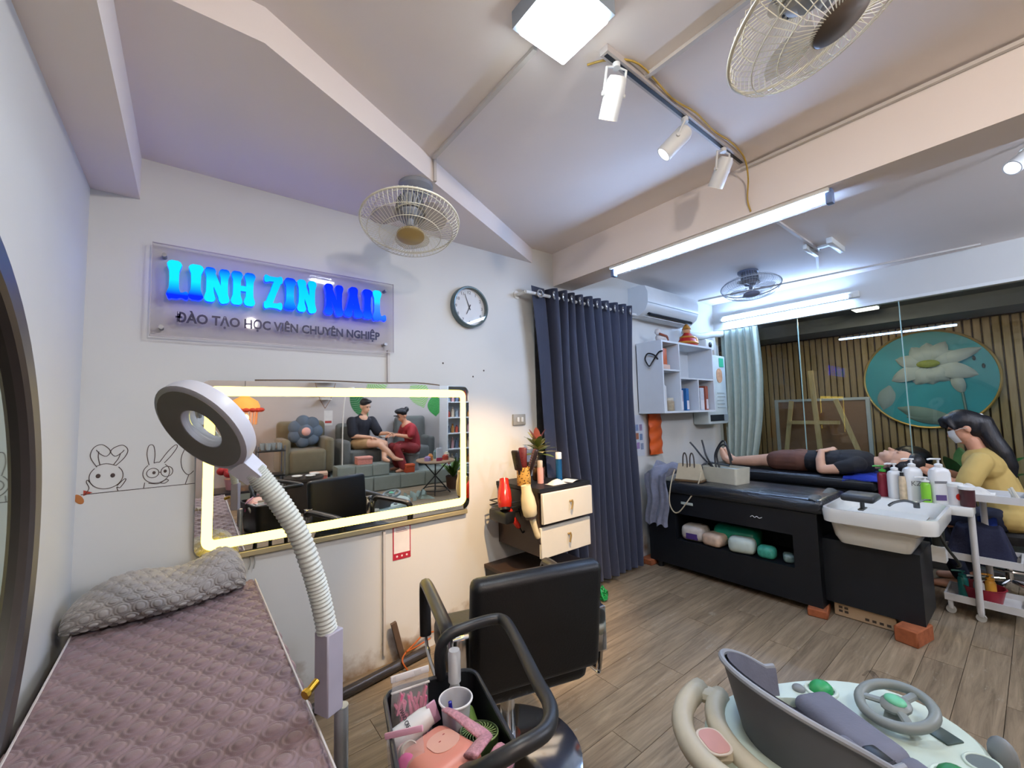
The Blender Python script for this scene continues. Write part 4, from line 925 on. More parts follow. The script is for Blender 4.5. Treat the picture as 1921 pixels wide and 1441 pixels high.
# plant in a dark glass
t = thing('potted_plant', 'variegated plant with pink tipped leaves in a dark glass on the cabinet', 'plant', (1.945, 2.20, 0.928))
MB().lathe([(0.04, 0), (0.045, 0.01), (0.045, 0.09), (0.042, 0.09), (0.04, 0.012), (0.001, 0.01)], n=24).build('glass_pot', mat('brown_glass', '4a3222', 0.15), t)
M_leafs = [mat('leaf_green', '5d6b35', 0.45), mat('leaf_cream', 'a89f68', 0.45), mat('leaf_pink', 'b0635a', 0.45)]
MB().tube(smooth_path([(0, 0, 0.02), (-0.01, 0, 0.10), (0.005, 0, 0.17), (0, 0, 0.21)], 4), 0.006, 6).build('stem', mat('stem_brown', '4a3d2c', 0.6), t)
rnd = random.Random(5)
for k in range(34):
    a = 2.4 * k; el_ = 0.10 + 0.038 * k * 0.9; L_ = 0.125 + rnd.uniform(-0.02, 0.035); zb_ = 0.17 + 0.0025 * k
    d = Vector((math.cos(a) * math.cos(el_), math.sin(a) * math.cos(el_), math.sin(el_)))
    s = d.cross(Vector((0, 0, 1))).normalized(); up = s.cross(d)
    def lf(u, v):
        w = 0.023 * math.sin(PI * min(1, u * 0.93 + 0.04)) ** 0.8
        return Vector((0, 0, zb_)) + d * L_ * u - Vector((0, 0, 0.035 * u * u)) + s * w * (v - 0.5) * 2 + up * 0.004 * abs(v - 0.5)
    MB().grid(lf, 6, 2).build('leaf', M_leafs[2 if k > 28 else k % 2], t)
# bottles
def bottle(label, loc, h, r, body, cap, capm, cat='bottle', nm='bottle', neck=0.6, caph=0.16):
    t = thing(nm, label, cat, loc)
    MB().lathe([(0.001, 0), (r, 0), (r, h * (1 - caph) * 0.92), (r * neck, h * (1 - caph)), (r * neck, h * (1 - caph) + 0.003)], n=22).build('body', body, t)
    MB().lathe([(r * neck * 1.05, h * (1 - caph)), (r * neck * 1.05, h - 0.004), (r * neck * 0.9, h), (0.001, h)], n=20).build('cap', capm, t)
    return t
bottle('blue hair spray can with a white cap on the cabinet top', (2.045, 2.10, 0.928), 0.19, 0.022, mat('can_blue', '1d5a8c', 0.25, 0.3), None, M_white, neck=0.95, caph=0.24)
bottle('small pink lotion bottle on the cabinet top', (1.862, 2.09, 0.928), 0.15, 0.021, mat('bottle_pink', 'c9968e', 0.4), None, mat('bottle_capgrey', 'b9aea0', 0.3), neck=0.8, caph=0.3)
bottle('thin black bottle between brush holder and pink bottle', (1.808, 2.15, 0.928), 0.14, 0.014, M_blackp, None, M_blackp, neck=0.8)
solo(MB().grid(lambda u, v: (2.01 + 0.11 * u - 0.02 * v, 1.94 + 0.09 * v + 0.02 * u, 0.930 + 0.010 * math.sin(PI * u) + 0.002 * v), 8, 6), 'paper_sheet', mat('paper_white', 'dcdad2', 0.7), 'white sheet of paper curling on the cabinet corner', 'paper', (2.06, 1.99, 0.929), angle=180)
solo(MB().grid(lambda u, v: (1.84 + 0.13 * u, 1.945 + 0.08 * v, 0.931 + 0.028 * math.sin(PI * u) * math.sin(PI * v) + 0.008 * math.sin(13 * u + 9 * v) * math.sin(PI * u) * math.sin(PI * v)), 14, 10), 'crumpled_tissue', mat('tissue', 'd6cfc4', 0.8, alpha=1), 'crumpled pale tissue on the front edge of the cabinet top', 'tissue', (1.90, 1.98, 0.929), angle=180)
# cut down tripod pipe on the floor under the mirror, with an orange cord
t = thing('footrest_bar', 'dark steel footrest bar lying along the wall under the mirror', 'footrest', (0.87, 2.30, 0))
wb(MB().cyl((0.40, 2.20, 0.026), (1.14, 2.315, 0.026), 0.026, n=14), 'bar', mat('bar_steel', '4a4644', 0.3, 0.5), t)
wb(MB().box((0.955, 2.33, 0.0), (0.985, 2.352, 0.235), Matrix.Rotation(R(-14), 3, 'Y')), 'upright', mat('upright_brown', '5c4a3c', 0.5), t, smooth=False)
solo(MB().tube(smooth_path([(0.98, 2.24, 0.006), (0.96, 2.262, 0.05), (0.99, 2.30, 0.062), (1.06, 2.34, 0.07), (1.13, 2.35, 0.10), (1.20, 2.36, 0.09)], 6), 0.0045, 6).tube(smooth_path([(1.0, 2.30, 0.07), (1.08, 2.345, 0.05), (1.18, 2.36, 0.06)], 6), 0.0045, 6), 'extension_lead', mat('orange_wire', 'b05a24', 0.5), 'tangled orange lead looped over the footrest bar', 'cable', (1.0, 2.3, 0.0))
solo(MB().tube(smooth_path([(0.245, 2.372, 0.76), (0.25, 2.368, 0.72), (0.243, 2.366, 0.69)], 5), 0.003, 6).tube(smooth_path([(0.262, 2.372, 0.76), (0.268, 2.368, 0.72), (0.262, 2.366, 0.69)], 5), 0.003, 6), 'mirror_cable', mat('grey_cable', 'a5a39b', 0.5), 'thin grey cable pair hanging below the lit mirror', 'cable', (0.25, 2.37, 0.69))
# green scrub by the curtain
mb = MB(); rnd = random.Random(9)
for k in range(16):
    a = rnd.uniform(0, 6.28); p = [Vector((2.46 + 0.05 * math.cos(a + i) * rnd.uniform(0.3, 1), 2.10 + 0.04 * math.sin(a + i * 1.3), 0.012 + 0.035 * rnd.random() * (1 + i % 2))) for i in range(6)]
    mb.tube(smooth_path(p, 3), 0.006, 5)
solo(mb, 'plastic_bag', mat('green_bag', '1f9a50', 0.4), 'crumpled bright green bag on the floor by the curtain', 'bag', (2.46, 2.10, 0.0))
# ================================================================== wall shelf past the curtain
M_shelf = mat('shelf_white', 'd5dbe0', 0.45, var=0.02)
t = thing('wall_shelf', 'white open wall shelf with cells under the air conditioner', 'shelf', (3.88, 2.24, 1.38))
sx0, sx1, sy0, sy1, sz0, sz1 = 3.40, 4.36, 2.10, 2.378, 1.38, 2.02
for nm, a, b in (('side_panel', (sx0, sy0, sz0), (sx0 + 0.018, sy1, sz1)), ('side_panel', (sx1 - 0.018, sy0, sz0), (sx1, sy1, sz1)), ('top_panel', (sx0, sy0, sz1), (sx1, sy1, sz1 + 0.018)),
                 ('bottom_panel', (sx0, sy0, sz0 - 0.018), (sx1, sy1, sz0)), ('divider', (3.69, sy0, sz0), (3.705, sy1 - 0.008, sz1)), ('shelf_board', (sx0 + 0.018, sy0, 1.755), (3.69, sy1 - 0.008, 1.77)),
                 ('shelf_board', (3.705, sy0, 1.685), (sx1 - 0.018, sy1 - 0.008, 1.70)), ('divider', (4.02, sy0, sz0), (4.035, sy1 - 0.008, 1.685)), ('back_panel', (sx0, sy1 - 0.008, sz0), (sx1, sy1, sz1))):
    wb(MB().box(a, b), nm, M_shelf, t, smooth=False)
# figurines on top
M_red = mat('doll_red', 'b3231f', 0.5, var=0.12, scale=40); M_gold = mat('doll_gold', 'c98a34', 0.4, 0.3)
t = thing('lion_ornament', 'red and gold festive figurine standing on the wall shelf', 'figurine', (4.05, 2.2, 2.038)); t.scale = (0.92, 0.92, 0.92)
MB().lathe([(0.001, 0), (0.115, 0), (0.125, 0.03), (0.10, 0.08), (0.06, 0.13), (0.035, 0.155), (0.001, 0.16)], n=24, sx=1.15, sy=0.75).build('robe', M_red, t)
MB().torus((0, 0, 0.035), 0.12, 0.014, n=24, sx=1.15, sy=0.75).torus((0, 0, 0.10), 0.085, 0.012, n=20, sx=1.15, sy=0.75).build('gold_trim', M_gold, t)
MB().sph((-0.01, 0, 0.175), (0.042, 0.04, 0.042)).build('head', mat('doll_face', 'd49a6a', 0.5), t)
MB().lathe([(0.05, 0.195), (0.04, 0.215), (0.015, 0.25), (0.001, 0.255)], (-0.01, 0, 0), n=14).build('hat', M_gold, t)
MB().sph((0.105, -0.03, 0.06), (0.05, 0.035, 0.06)).build('pouch', M_gold, t)
t = thing('rabbit_figurine', 'small white and brown figurine on the corner of the wall shelf', 'figurine', (3.56, 2.2, 2.038))
MB().sph((0, 0, 0.045), (0.065, 0.045, 0.045)).sph((0.035, -0.01, 0.035), (0.045, 0.03, 0.035)).build('body', mat('figure_white', 'd3cdc8', 0.5, var=0.1, scale=30), t)
MB().sph((-0.05, 0, 0.10), (0.03, 0.028, 0.032)).build('head', mat('figure_white2', 'd3cdc8', 0.5), t)
MB().tube(smooth_path([(-0.07, -0.03, 0.075), (-0.02, -0.05, 0.06), (0.03, -0.045, 0.055), (0.07, -0.03, 0.02)], 4), 0.011, 7).build('scarf', mat('figure_brown', '8c4a35', 0.5), t)
solo(MB().tube(smooth_path([(3.395, 2.14, 1.86), (3.37, 2.16, 1.90), (3.36, 2.22, 1.92), (3.375, 2.26, 1.88), (3.37, 2.24, 1.83), (3.35, 2.20, 1.80), (3.37, 2.18, 1.84), (3.38, 2.12, 1.92), (3.385, 2.08, 1.93)], 5), 0.007, 6), 'black_clip', M_blackp, 'black wire clip hooked on the side of the wall shelf', 'clip', (3.38, 2.2, 1.8))
# things in the cells
t = thing('orange_packet', 'orange packet standing in the upper cell of the shelf', 'packet', (3.53, 2.2, 1.77))
MB().rbox((-0.08, -0.04, 0), (0.06, 0.04, 0.21), 0.012).build('packet', mat('packet_orange', 'c9622a', 0.4, var=0.15, scale=14), t)
MB().rbox((-0.09, -0.06, 0), (0.07, -0.042, 0.05), 0.006).build('label_strip', mat('packet_cream', 'd5b6a4', 0.5), t)
bottle('tall white lotion bottle in the lower cell of the shelf', (3.475, 2.17, 1.38), 0.30, 0.045, mat('lotion_white', 'd6dadb', 0.35), None, M_white, neck=0.5)
t = thing('glass_jar', 'squat glass jar in the lower cell of the shelf', 'jar', (3.61, 2.18, 1.38))
MB().lathe([(0.001, 0), (0.045, 0), (0.048, 0.01), (0.048, 0.09), (0.04, 0.10)], n=20).build('body', mat('jar_beige', 'a3957c', 0.3, var=0.2, scale=30), t)
MB().lathe([(0.042, 0.10), (0.044, 0.125), (0.001, 0.127)], n=20).build('lid', mat('jar_lid', 'c7c2b2', 0.4), t)
for k, (x, h, w_, c, lab) in enumerate(((3.76, 0.20, 0.09, 'b8b2bd', 'pale grey lilac box in the shelf beside the jar'), (3.885, 0.22, 0.05, '2d6ca8', 'blue book standing in the shelf cell'), (4.09, 0.25, 0.04, '46688e', 'blue and white magazine in the shelf end cell'), (4.17, 0.23, 0.08, 'c3c9d2', 'pale magazine with a picture in the shelf end cell'), (4.27, 0.25, 0.05, '9a4f3a', 'brown red book at the end of the shelf'))):
    b = thing('shelf_book', lab, 'book', (x, 2.22, 1.38), group='boxes and books in the shelf')
    MB().rbox((-w_ / 2, -0.08, 0), (w_ / 2, 0.08, h), 0.003, 1).build('cover', mat('book_' + c, c, 0.5, var=0.1, scale=25), b)
    MB().box((-w_ / 2 + 0.006, -0.081, 0.012), (w_ / 2 - 0.006, -0.0795, h * 0.45)).build('spine_label', mat('spine_' + c, 'd8d6da', 0.5), b, smooth=False)
# orange bag and poster below the shelf
solo(MB().grid(lambda u, v: (3.50 + 0.21 * u, 2.335 - 0.02 * math.sin(PI * u) - 0.006 * math.sin(22 * v + 4 * u), 1.355 - 0.39 * v), 12, 20).grid(lambda u, v: (3.50 + 0.21 * u, 2.345 + 0.015 * math.sin(PI * u), 1.355 - 0.39 * v), 12, 20), 'orange_bag', mat('orange_plastic_bag', 'd05a22', 0.45, var=0.08), 'flat orange plastic bag hanging under the wall shelf', 'bag', (3.6, 2.34, 0.965), angle=180)
t = thing('flyer', 'pale flyer with small pictures on the wall beside the curtain', 'flyer', (3.36, YF, 1.15))
MB().box((-0.09, -0.004, -0.19), (0.11, 0, 0.20)).build('sheet', mat('flyer_paper', 'c9ced6', 0.5), t, smooth=False)
for k, (x, z, c) in enumerate(((0.0, 0.08, '7d8fb4'), (0.06, 0.08, '8f7f9d'), (0.0, 0.0, 'a06a52'), (0.06, -0.01, '6f86a8'), (0.01, -0.09, '9d83b5'), (0.07, -0.10, '8795ad'))):
    MB().box((x - 0.022, -0.0055, z - 0.03), (x + 0.022, -0.0035, z + 0.03)).build('picture', mat('flyer_' + c, c, 0.5, var=0.2, scale=60), t, smooth=False)
# wall panel with display, green sticker and picture
t = thing('water_heater', 'tall white wall appliance with a black display and a green sticker', 'appliance', (4.62, 2.30, 1.22))
wb(MB().rbox((4.40, 2.20, 1.22), (4.86, 2.378, 1.99), 0.02, 2), 'case', mat('appliance_white', 'cdd9d8', 0.35), t)
wb(MB().box((4.44, 2.195, 1.255), (4.74, 2.201, 1.325)), 'display', M_dark, t, smooth=False)
wb(MB().box((4.745, 2.195, 1.255), (4.84, 2.201, 1.325)), 'keypad', mat('keypad_grey', '8f9898', 0.5), t, smooth=False)
wb(MB().box((4.70, 2.195, 1.86), (4.80, 2.201, 1.96)), 'sticker', mat('sticker_green', '3fb98a', 0.5), t, smooth=False)
wb(MB().prism(rrect(0.13, 0.16, 0.06, 5, 4.69, 1.76), -2.201, -2.195, rot=RX90), 'picture', mat('sticker_peach', 'c69a78', 0.5, var=0.25, scale=30), t, smooth=False)
mb = MB()
for k in range(5): mb.box((4.62, 2.196, 1.40 + 0.04 * k), (4.80 - 0.02 * (k % 3), 2.2005, 1.408 + 0.04 * k))
wb(mb, 'print_lines', mat('print_grey', '9aa6a6', 0.6), t, smooth=False)
t = thing('pipe_cover', 'white wrapped air conditioner pipe with a router near the corner', 'pipe', (4.6, 2.3, 2.2))
wb(MB().tube(smooth_path([(4.22, 2.33, 2.24), (4.36, 2.30, 2.20), (4.55, 2.29, 2.21), (4.70, 2.29, 2.24), (4.97, 2.25, 2.27)], 6), [0.035 + 0.004 * (i % 2) for i in range(25)], 10), 'hose', mat('hose_white', 'd9dcd4', 0.6, bump=0.2, bscale=60), t)
wb(MB().rbox((4.52, 2.24, 2.05), (4.70, 2.36, 2.17), 0.015), 'router', M_white, t)
wb(MB().sph((4.60, 2.235, 2.105), (0.03, 0.012, 0.035)), 'lens', M_dark, t)
# sheer curtain at the glass corner
t = thing('sheer_curtain', 'pale green sheer curtain gathered at the glass corner', 'curtain', (4.93, 2.08, 0.55))
def sf(u, v):
    y = 2.27 - (0.40 - 0.12 * v * v + 0.05 * math.sin(PI * v)) * u
    return (4.935 + 0.024 * math.sin(u * 34 + 1.5 * v) - 0.02 * v, y, 2.30 - 1.70 * v)
wb(MB().grid(sf, 70, 24), 'cloth', mat('sheer_green', 'b4c2b6', 0.8, var=0.06, scale=20, alpha=0.92), t, angle=180)

# ================================================================== shampoo beds
def filmed():
    M = bpy.data.materials.new('filmed_leather'); M.use_nodes = True; nt = M.node_tree; N = nt.nodes; L = nt.links; b = N['Principled BSDF']
    tc = N.new('ShaderNodeTexCoord'); mp = N.new('ShaderNodeMapping'); mp.inputs['Scale'].default_value = (6, 2.0, 6); L.new(tc.outputs['Object'], mp.inputs[0])
    nz = N.new('ShaderNodeTexNoise'); nz.inputs['Scale'].default_value = 3; nz.inputs['Detail'].default_value = 5; nz.inputs['Distortion'].default_value = 1.5; L.new(mp.outputs[0], nz.inputs['Vector'])
    bp = N.new('ShaderNodeBump'); bp.inputs['Strength'].default_value = 0.6; bp.inputs['Distance'].default_value = 0.02; L.new(nz.outputs['Fac'], bp.inputs['Height']); L.new(bp.outputs[0], b.inputs['Normal'])
    b.inputs['Base Color'].default_value = lin('20252b'); b.inputs['Roughness'].default_value = 0.28; b.inputs['Coat Weight'].default_value = 0.4; b.inputs['Coat Roughness'].default_value = 0.15
    return M
M_film = filmed()
M_base = mat('bed_base_black', '11151b', 0.45, var=0.1)
t = thing('shampoo_bed', 'long black shampoo bed with an open shelf, nearer to the curtain', 'shampoo bed', (3.6, 1.6, 0))
wb(MB().rbox((3.32, 0.93, 0.665), (3.86, 2.30, 0.765), 0.035, 3), 'cushion', M_film, t)
wb(MB().box((3.345, 0.98, 0.50), (3.84, 2.28, 0.665)), 'upper_case', M_base, t, smooth=False)
wb(MB().box((3.345, 0.98, 0.05), (3.84, 2.28, 0.275)), 'lower_case', M_base, t, smooth=False)
wb(MB().box((3.345, 2.02, 0.275), (3.84, 2.28, 0.50)), 'end_case', M_base, t, smooth=False); wb(MB().box((3.345, 0.98, 0.275), (3.84, 1.13, 0.50)), 'end_case', M_base, t, smooth=False)
wb(MB().box((3.80, 1.13, 0.275), (3.84, 2.02, 0.50)), 'back_panel', M_base, t, smooth=False)
wb(MB().box((3.42, 0.50, 0.09), (3.80, 0.98, 0.50)), 'bowl_stand', M_base, t, smooth=False)
for (x, y) in ((3.38, 2.2), (3.78, 2.2), (3.78, 1.05)):
    wb(MB().cyl((x, y, 0), (x, y, 0.052), 0.025, n=12), 'foot', M_blackp, t)
wb(MB().grid(lambda u, v: (3.325 + 0.5 * u, 1.02 - 0.13 * v, 0.772 - 0.11 * v ** 2 + 0.012 * math.sin(9 * u)), 12, 8).grid(lambda u, v: (3.325 + 0.5 * u, 1.02 - 0.13 * v, 0.762 - 0.11 * v ** 2 + 0.012 * math.sin(9 * u)), 12, 8), 'neck_flap', mat('grey_leather', '3a4248', 0.5, bump=0.3, bscale=40), t, angle=180)
wb(MB().rbox((3.3395, 1.85, 0.585), (3.3455, 1.955, 0.607), 0.002, 1), 'name_plate', mat('plate_white', 'b9c4bd', 0.5), t)
wb(MB().tube(smooth_path([(3.343, 1.40, 0.578), (3.343, 1.385, 0.588), (3.343, 1.37, 0.578), (3.343, 1.355, 0.588), (3.343, 1.34, 0.578), (3.343, 1.32, 0.586)], 4), 0.003, 5), 'emblem', mat('emblem_white', 'd0d4d8', 0.5), t)
# bricks under the bed
M_brick = mat('clay_brick', '9a5734', 0.9, var=0.18, scale=30, bump=0.4, bscale=60)
for (x, y, r, h, lab) in ((3.40, 1.02, 10, 0.05, 'orange brick under the middle of the shampoo bed'), (3.41, 0.555, -12, 0.09, 'orange brick under the bowl end of the shampoo bed'), (3.40, 2.30, 0, 0.05, 'orange brick beside the curtain under the shampoo bed')):
    b = tag(MB().rbox((-0.10, -0.055, 0), (0.10, 0.055, h), 0.006, 1).build('clay_brick', M_brick, loc=(x, y, 0), rot=(0, 0, R(r))), lab, 'brick', 'bricks under the shampoo bed')
t = thing('flat_carton', 'flat tan carton with dark print pushed under the bowl end of the bed', 'carton', (3.56, 0.78, 0))
wb(MB().rbox((3.44, 0.635, 0.004), (3.62, 0.945, 0.084), 0.003, 1), 'box', mat('carton_tan', 'a88f70', 0.7), t)
mb = MB()
for k in range(4): mb.box((3.4385, 0.66 + 0.035 * k, 0.02), (3.441, 0.68 + 0.035 * k, 0.035))
for k in range(4): mb.box((3.4385, 0.87 + 0.03 * (k % 2), 0.03 + 0.024 * (k // 2)), (3.441, 0.89 + 0.03 * (k % 2), 0.045 + 0.024 * (k // 2)))
wb(mb, 'print', mat('print_dark', '3e342a', 0.7), t, smooth=False)
# packs in the open shelf
def pack(lab, c, s, rot, m, strip=None):
    b = thing('tissue_pack', lab, 'packet', c, rot[2], 'packets in the bed shelf')
    MB().rbox((-s[0] / 2, -s[1] / 2, 0), (s[0] / 2, s[1] / 2, s[2]), min(s) * 0.35, 3).build('wrap', m, b, angle=180)
    if strip: MB().rbox((-s[0] / 2 - 0.001, -s[1] * 0.25, s[2] * 0.15), (s[0] / 2 + 0.001, s[1] * 0.25, s[2] * 0.55), 0.004, 1).build('band', strip, b)
M_pw = mat('pack_white', 'cdc6bd', 0.35, var=0.12, scale=25); M_pg = mat('pack_green', '15876c', 0.35, var=0.1)
pack('white and purple tissue pack at the curtain end of the bed shelf', (3.46, 1.90, 0.276), (0.18, 0.20, 0.13), (0, 0, 0.1), M_pw, mat('pack_purple', '4a3478', 0.4))
pack('cream tissue pack with a printed face in the bed shelf', (3.43, 1.72, 0.276), (0.16, 0.16, 0.10), (0, 0, -0.1), mat('pack_cream', 'd2b8a0', 0.4, var=0.15, scale=30))
pack('green tissue pack lying behind the cream pack in the bed shelf', (3.57, 1.60, 0.276), (0.20, 0.34, 0.16), (0, 0, 0.05), M_pg)
pack('round white tissue pack in the middle of the bed shelf', (3.41, 1.50, 0.276), (0.13, 0.19, 0.12), (0, 0, 0.2), mat('pack_mint', 'c0cfc6', 0.35, var=0.1), None)
pack('small green white packet at the bowl end of the bed shelf', (3.42, 1.33, 0.276), (0.10, 0.12, 0.09), (0, 0, 0.1), mat('pack_teal', '3f9c88', 0.35, var=0.25, scale=40), None)
pack('clear crumpled packet in the dark end of the bed shelf', (3.45, 1.20, 0.276), (0.10, 0.07, 0.06), (0, 0, 0.4), mat('pack_clear', '6f8580', 0.25, var=0.3, scale=50), None)
# bowls
M_cer = mat('bowl_white', 'd9dad4', 0.22, var=0.015, coat=0.3)
def bowl(t, x0, x1, y0, y1, zt, fl=0.50):
    mb = MB(); cx, cy = (x0 + x1) / 2, (y0 + y1) / 2; w, l = x1 - x0, y1 - y0
    prof = [(1.0, 1.0, -0.085), (1.02, 1.02, -0.02), (1.0, 1.0, 0.0), (0.95, 0.945, 0.0), (0.90, 0.90, -0.02), (0.80, 0.78, -0.10), (0.60, 0.55, -0.15), (0.2, 0.2, -0.155)]
    rings = [[(cx + p[0] * a, cy + p[1] * b, zt + z) for p in rrect(w, l, 0.07, 5)] for a, b, z in prof]
    n = len(rings[0]); vs = [p for r in rings for p in r]; fs = []
    for k in range(len(rings) - 1):
        fs += [(k * n + i, k * n + (i + 1) % n, (k + 1) * n + (i + 1) % n, (k + 1) * n + i) for i in range(n)]
    fs.append(tuple((len(rings) - 1) * n + i for i in range(n))); fs.append(tuple(range(n))[::-1])
    mb.add(vs, fs); wb(mb, 'rim_tray', M_cer, t)
    mb = MB(); pr = [(0.80, 0.80, -0.075), (0.74, 0.72, -0.19), (0.66, 0.64, -0.235)]
    rings = [[(cx + 0.02 + p[0] * a, cy + 0.04 + p[1] * b, zt + z) for p in rrect(w, l, 0.06, 5)] for a, b, z in pr]
    vs = [p for r in rings for p in r]; fs = [(k * n + i, (k + 1) * n + i, (k + 1) * n + (i + 1) % n, k * n + (i + 1) % n) for k in range(2) for i in range(n)]
    fs += [tuple(range(n)), tuple(2 * n + i for i in range(n))[::-1]]
    mb.add(vs, fs); wb(mb, 'basin', M_cer, t)
t = thing('shampoo_bowl', 'wide white shampoo bowl at the end of the nearer shampoo bed', 'shampoo bowl', (3.56, 0.66, 0.50))
bowl(t, 3.235, 3.86, 0.395, 0.925, 0.742)
wb(MB().rbox((3.84, 0.30, 0.68), (3.985, 0.80, 0.738), 0.01, 2), 'rear_ledge', M_cer, t)
wb(MB().cyl((3.62, 0.44, 0.46), (3.62, 0.44, 0.66), 0.03, n=12).tube(smooth_path([(3.56, 0.43, 0.63), (3.56, 0.40, 0.54), (3.62, 0.36, 0.44), (3.70, 0.38, 0.40)], 5), 0.008, 8), 'drain_pipe', mat('pipe_black', '20241f', 0.4), t)
wb(MB().box((3.58, 0.41, 0.44), (3.66, 0.47, 0.53)), 'trap', M_offw, t, smooth=False)
fa = wb(MB().cyl((3.60, 0.52, 0.745), (3.60, 0.52, 0.775), 0.016, n=12).tube(smooth_path([(3.60, 0.52, 0.77), (3.55, 0.56, 0.79), (3.48, 0.60, 0.785), (3.43, 0.62, 0.77)], 5), 0.008, 8), 'faucet', mat('dark_chrome', '6f7274', 0.2, 0.9), t)
wb(MB().tube([(3.60, 0.52, 0.775), (3.66, 0.49, 0.79), (3.70, 0.47, 0.785)], 0.006, 6), 'faucet_lever', mat('dark_chrome', '6f7274', 0.2, 0.9), fa)
wb(MB().cyl((3.36, 0.735, 0.742), (3.36, 0.735, 0.795), 0.012, n=10).rbox((3.31, 0.72, 0.738), (3.41, 0.75, 0.748), 0.004), 'rest_post', mat('post_grey', '6c7072', 0.35, 0.6), t)
wb(MB().rbox((3.26, 0.655, 0.795), (3.45, 0.825, 0.838), 0.018, 3), 'neck_rest', mat('rest_black', '30353a', 0.45), t)
# second bed with its bowl
t = thing('shampoo_bed', 'black shampoo bed along the glass wall with a person lying on it', 'shampoo bed', (4.55, 1.5, 0))
wb(MB().rbox((4.26, 0.84, 0.70), (4.80, 2.28, 0.80), 0.035, 3), 'cushion', mat('bed_black2', '181b20', 0.4, bump=0.15, bscale=80), t)
wb(MB().box((4.29, 0.88, 0.03), (4.77, 2.26, 0.70)), 'case', M_base, t, smooth=False)
wb(MB().tube([(4.262, 0.87, 0.785), (4.262, 2.25, 0.785)], 0.005, 6), 'piping', mat('piping_grey', '5c646c', 0.4), t)
t = thing('shampoo_bowl', 'white shampoo bowl under the head of the lying person', 'shampoo bowl', (4.53, 0.66, 0.0))
bowl(t, 4.30, 4.78, 0.52, 0.83, 0.79)
wb(MB().box((4.40, 0.62, 0.0), (4.68, 0.80, 0.56)), 'bowl_stand', M_base, t, smooth=False)

# things lying on the nearer bed
def cloth(name, lab, cat, fn, nu, nv, m, base, group=None, th=0.006):
    mb = MB().grid(fn, nu, nv).grid(lambda u, v: Vector(fn(u, v)) - Vector((0, 0, th)), nu, nv)
    return solo(mb, name, m, lab, cat, base, group, angle=180)
M_tow = mat('grey_towel', '7c8194', 0.9, var=0.14, scale=30, bump=0.5, bscale=90, sheen=0.3)
def tf(u, v):
    s = v * 1.0
    if s < 0.45:
        y = 2.27 - 0.0 * s; x = 3.62 - 0.55 * s / 0.45 * 0.55; z = 0.83 + 0.05 * math.sin(PI * s / 0.45) + 0.035 * math.sin(9 * u + 11 * s)
    else:
        q = (s - 0.45) / 0.55; x = 3.317 - 0.022 + 0.014 * math.sin(12 * u + 3 * q); z = 0.825 - 0.44 * q + 0.02 * math.sin(9 * u) * (1 - q)
        y = 2.27
    wv = 0.235 - 0.05 * max(0, (s - 0.45))
    return (x + 0.01 * math.sin(21 * u + 5 * v), y - wv * (u - 0.0) + 0.012 * math.sin(15 * v), z + 0.012 * math.sin(17 * u + 8 * v))
cloth('grey_towel', 'pile of grey blue towels hanging over the curtain end of the shampoo bed', 'towel', tf, 34, 44, M_tow, (3.4, 2.15, 0.77))
t = thing('handbag', 'cream handbag with dark handles and a long strap on the shampoo bed', 'handbag', (3.47, 1.93, 0.767), R(10))
M_hb = mat('cream_leather', 'c3b79a', 0.45); M_hbd = mat('handle_dark', '4b453f', 0.4)
mb = MB(); a = [(-0.06, -0.11, 0), (0.06, -0.11, 0), (0.06, 0.11, 0), (-0.06, 0.11, 0), (-0.02, -0.09, 0.15), (0.02, -0.09, 0.15), (0.02, 0.09, 0.15), (-0.02, 0.09, 0.15)]
mb.add(a, [(0, 3, 2, 1), (4, 5, 6, 7), (0, 1, 5, 4), (1, 2, 6, 5), (2, 3, 7, 6), (3, 0, 4, 7)]); mb.build('body', M_hb, t)
MB().rbox((-0.066, -0.118, 0.0), (0.066, 0.118, 0.02), 0.008).build('base_trim', mat('bag_brown', '6a5238', 0.5), t)
for yy in (-0.03, 0.03):
    MB().tube(smooth_path([(-0.022, yy - 0.018, 0.06), (-0.024, yy - 0.017, 0.20), (-0.02, yy, 0.245), (-0.02, yy + 0.017, 0.20), (-0.022, yy + 0.018, 0.06)], 5), 0.006, 7).build('handle', M_hbd, t)
MB().tube(smooth_path([(-0.05, -0.11, 0.10), (-0.10, -0.09, -0.02), (-0.165, -0.02, -0.15), (-0.17, 0.05, -0.24), (-0.165, 0.10, -0.24), (-0.16, 0.13, -0.16), (-0.135, 0.12, -0.02), (-0.06, 0.11, 0.10)], 6), 0.005, 6).build('strap', M_hb, t)
t = thing('storage_box', 'cream storage box holding cables at the foot of the shampoo bed', 'box', (3.64, 1.70, 0.766), R(-8))
lo_ = [(p[0], p[1], 0) for p in rrect(0.20, 0.30, 0.02, 3)]; hi_ = [(p[0] * 1.05, p[1] * 1.05, 0.13) for p in rrect(0.20, 0.30, 0.02, 3)]; h2 = [(p[0] * 0.99, p[1] * 0.99, 0.13) for p in rrect(0.20, 0.30, 0.02, 3)]; l2 = [(p[0] * 0.94, p[1] * 0.94, 0.01) for p in rrect(0.20, 0.30, 0.02, 3)]
n = len(lo_); MB().add(lo_ + hi_ + h2 + l2, [tuple(range(n))[::-1]] + [(k * n + i, k * n + (i + 1) % n, (k + 1) * n + (i + 1) % n, (k + 1) * n + i) for k in range(3) for i in range(n)] + [tuple(3 * n + i for i in range(n))]).build('bin', mat('bin_cream', 'c5c2ae', 0.5), t)
MB().rbox((-0.07, -0.13, 0.012), (0.09, 0.12, 0.115), 0.03, 2).build('cloth_inside', mat('bin_cloth', 'a8b4b2', 0.8), t)
t = thing('cable_bundle', 'bundle of black and grey cables sticking out of the storage box', 'cable', (3.64, 1.80, 0.87))
mb = MB()
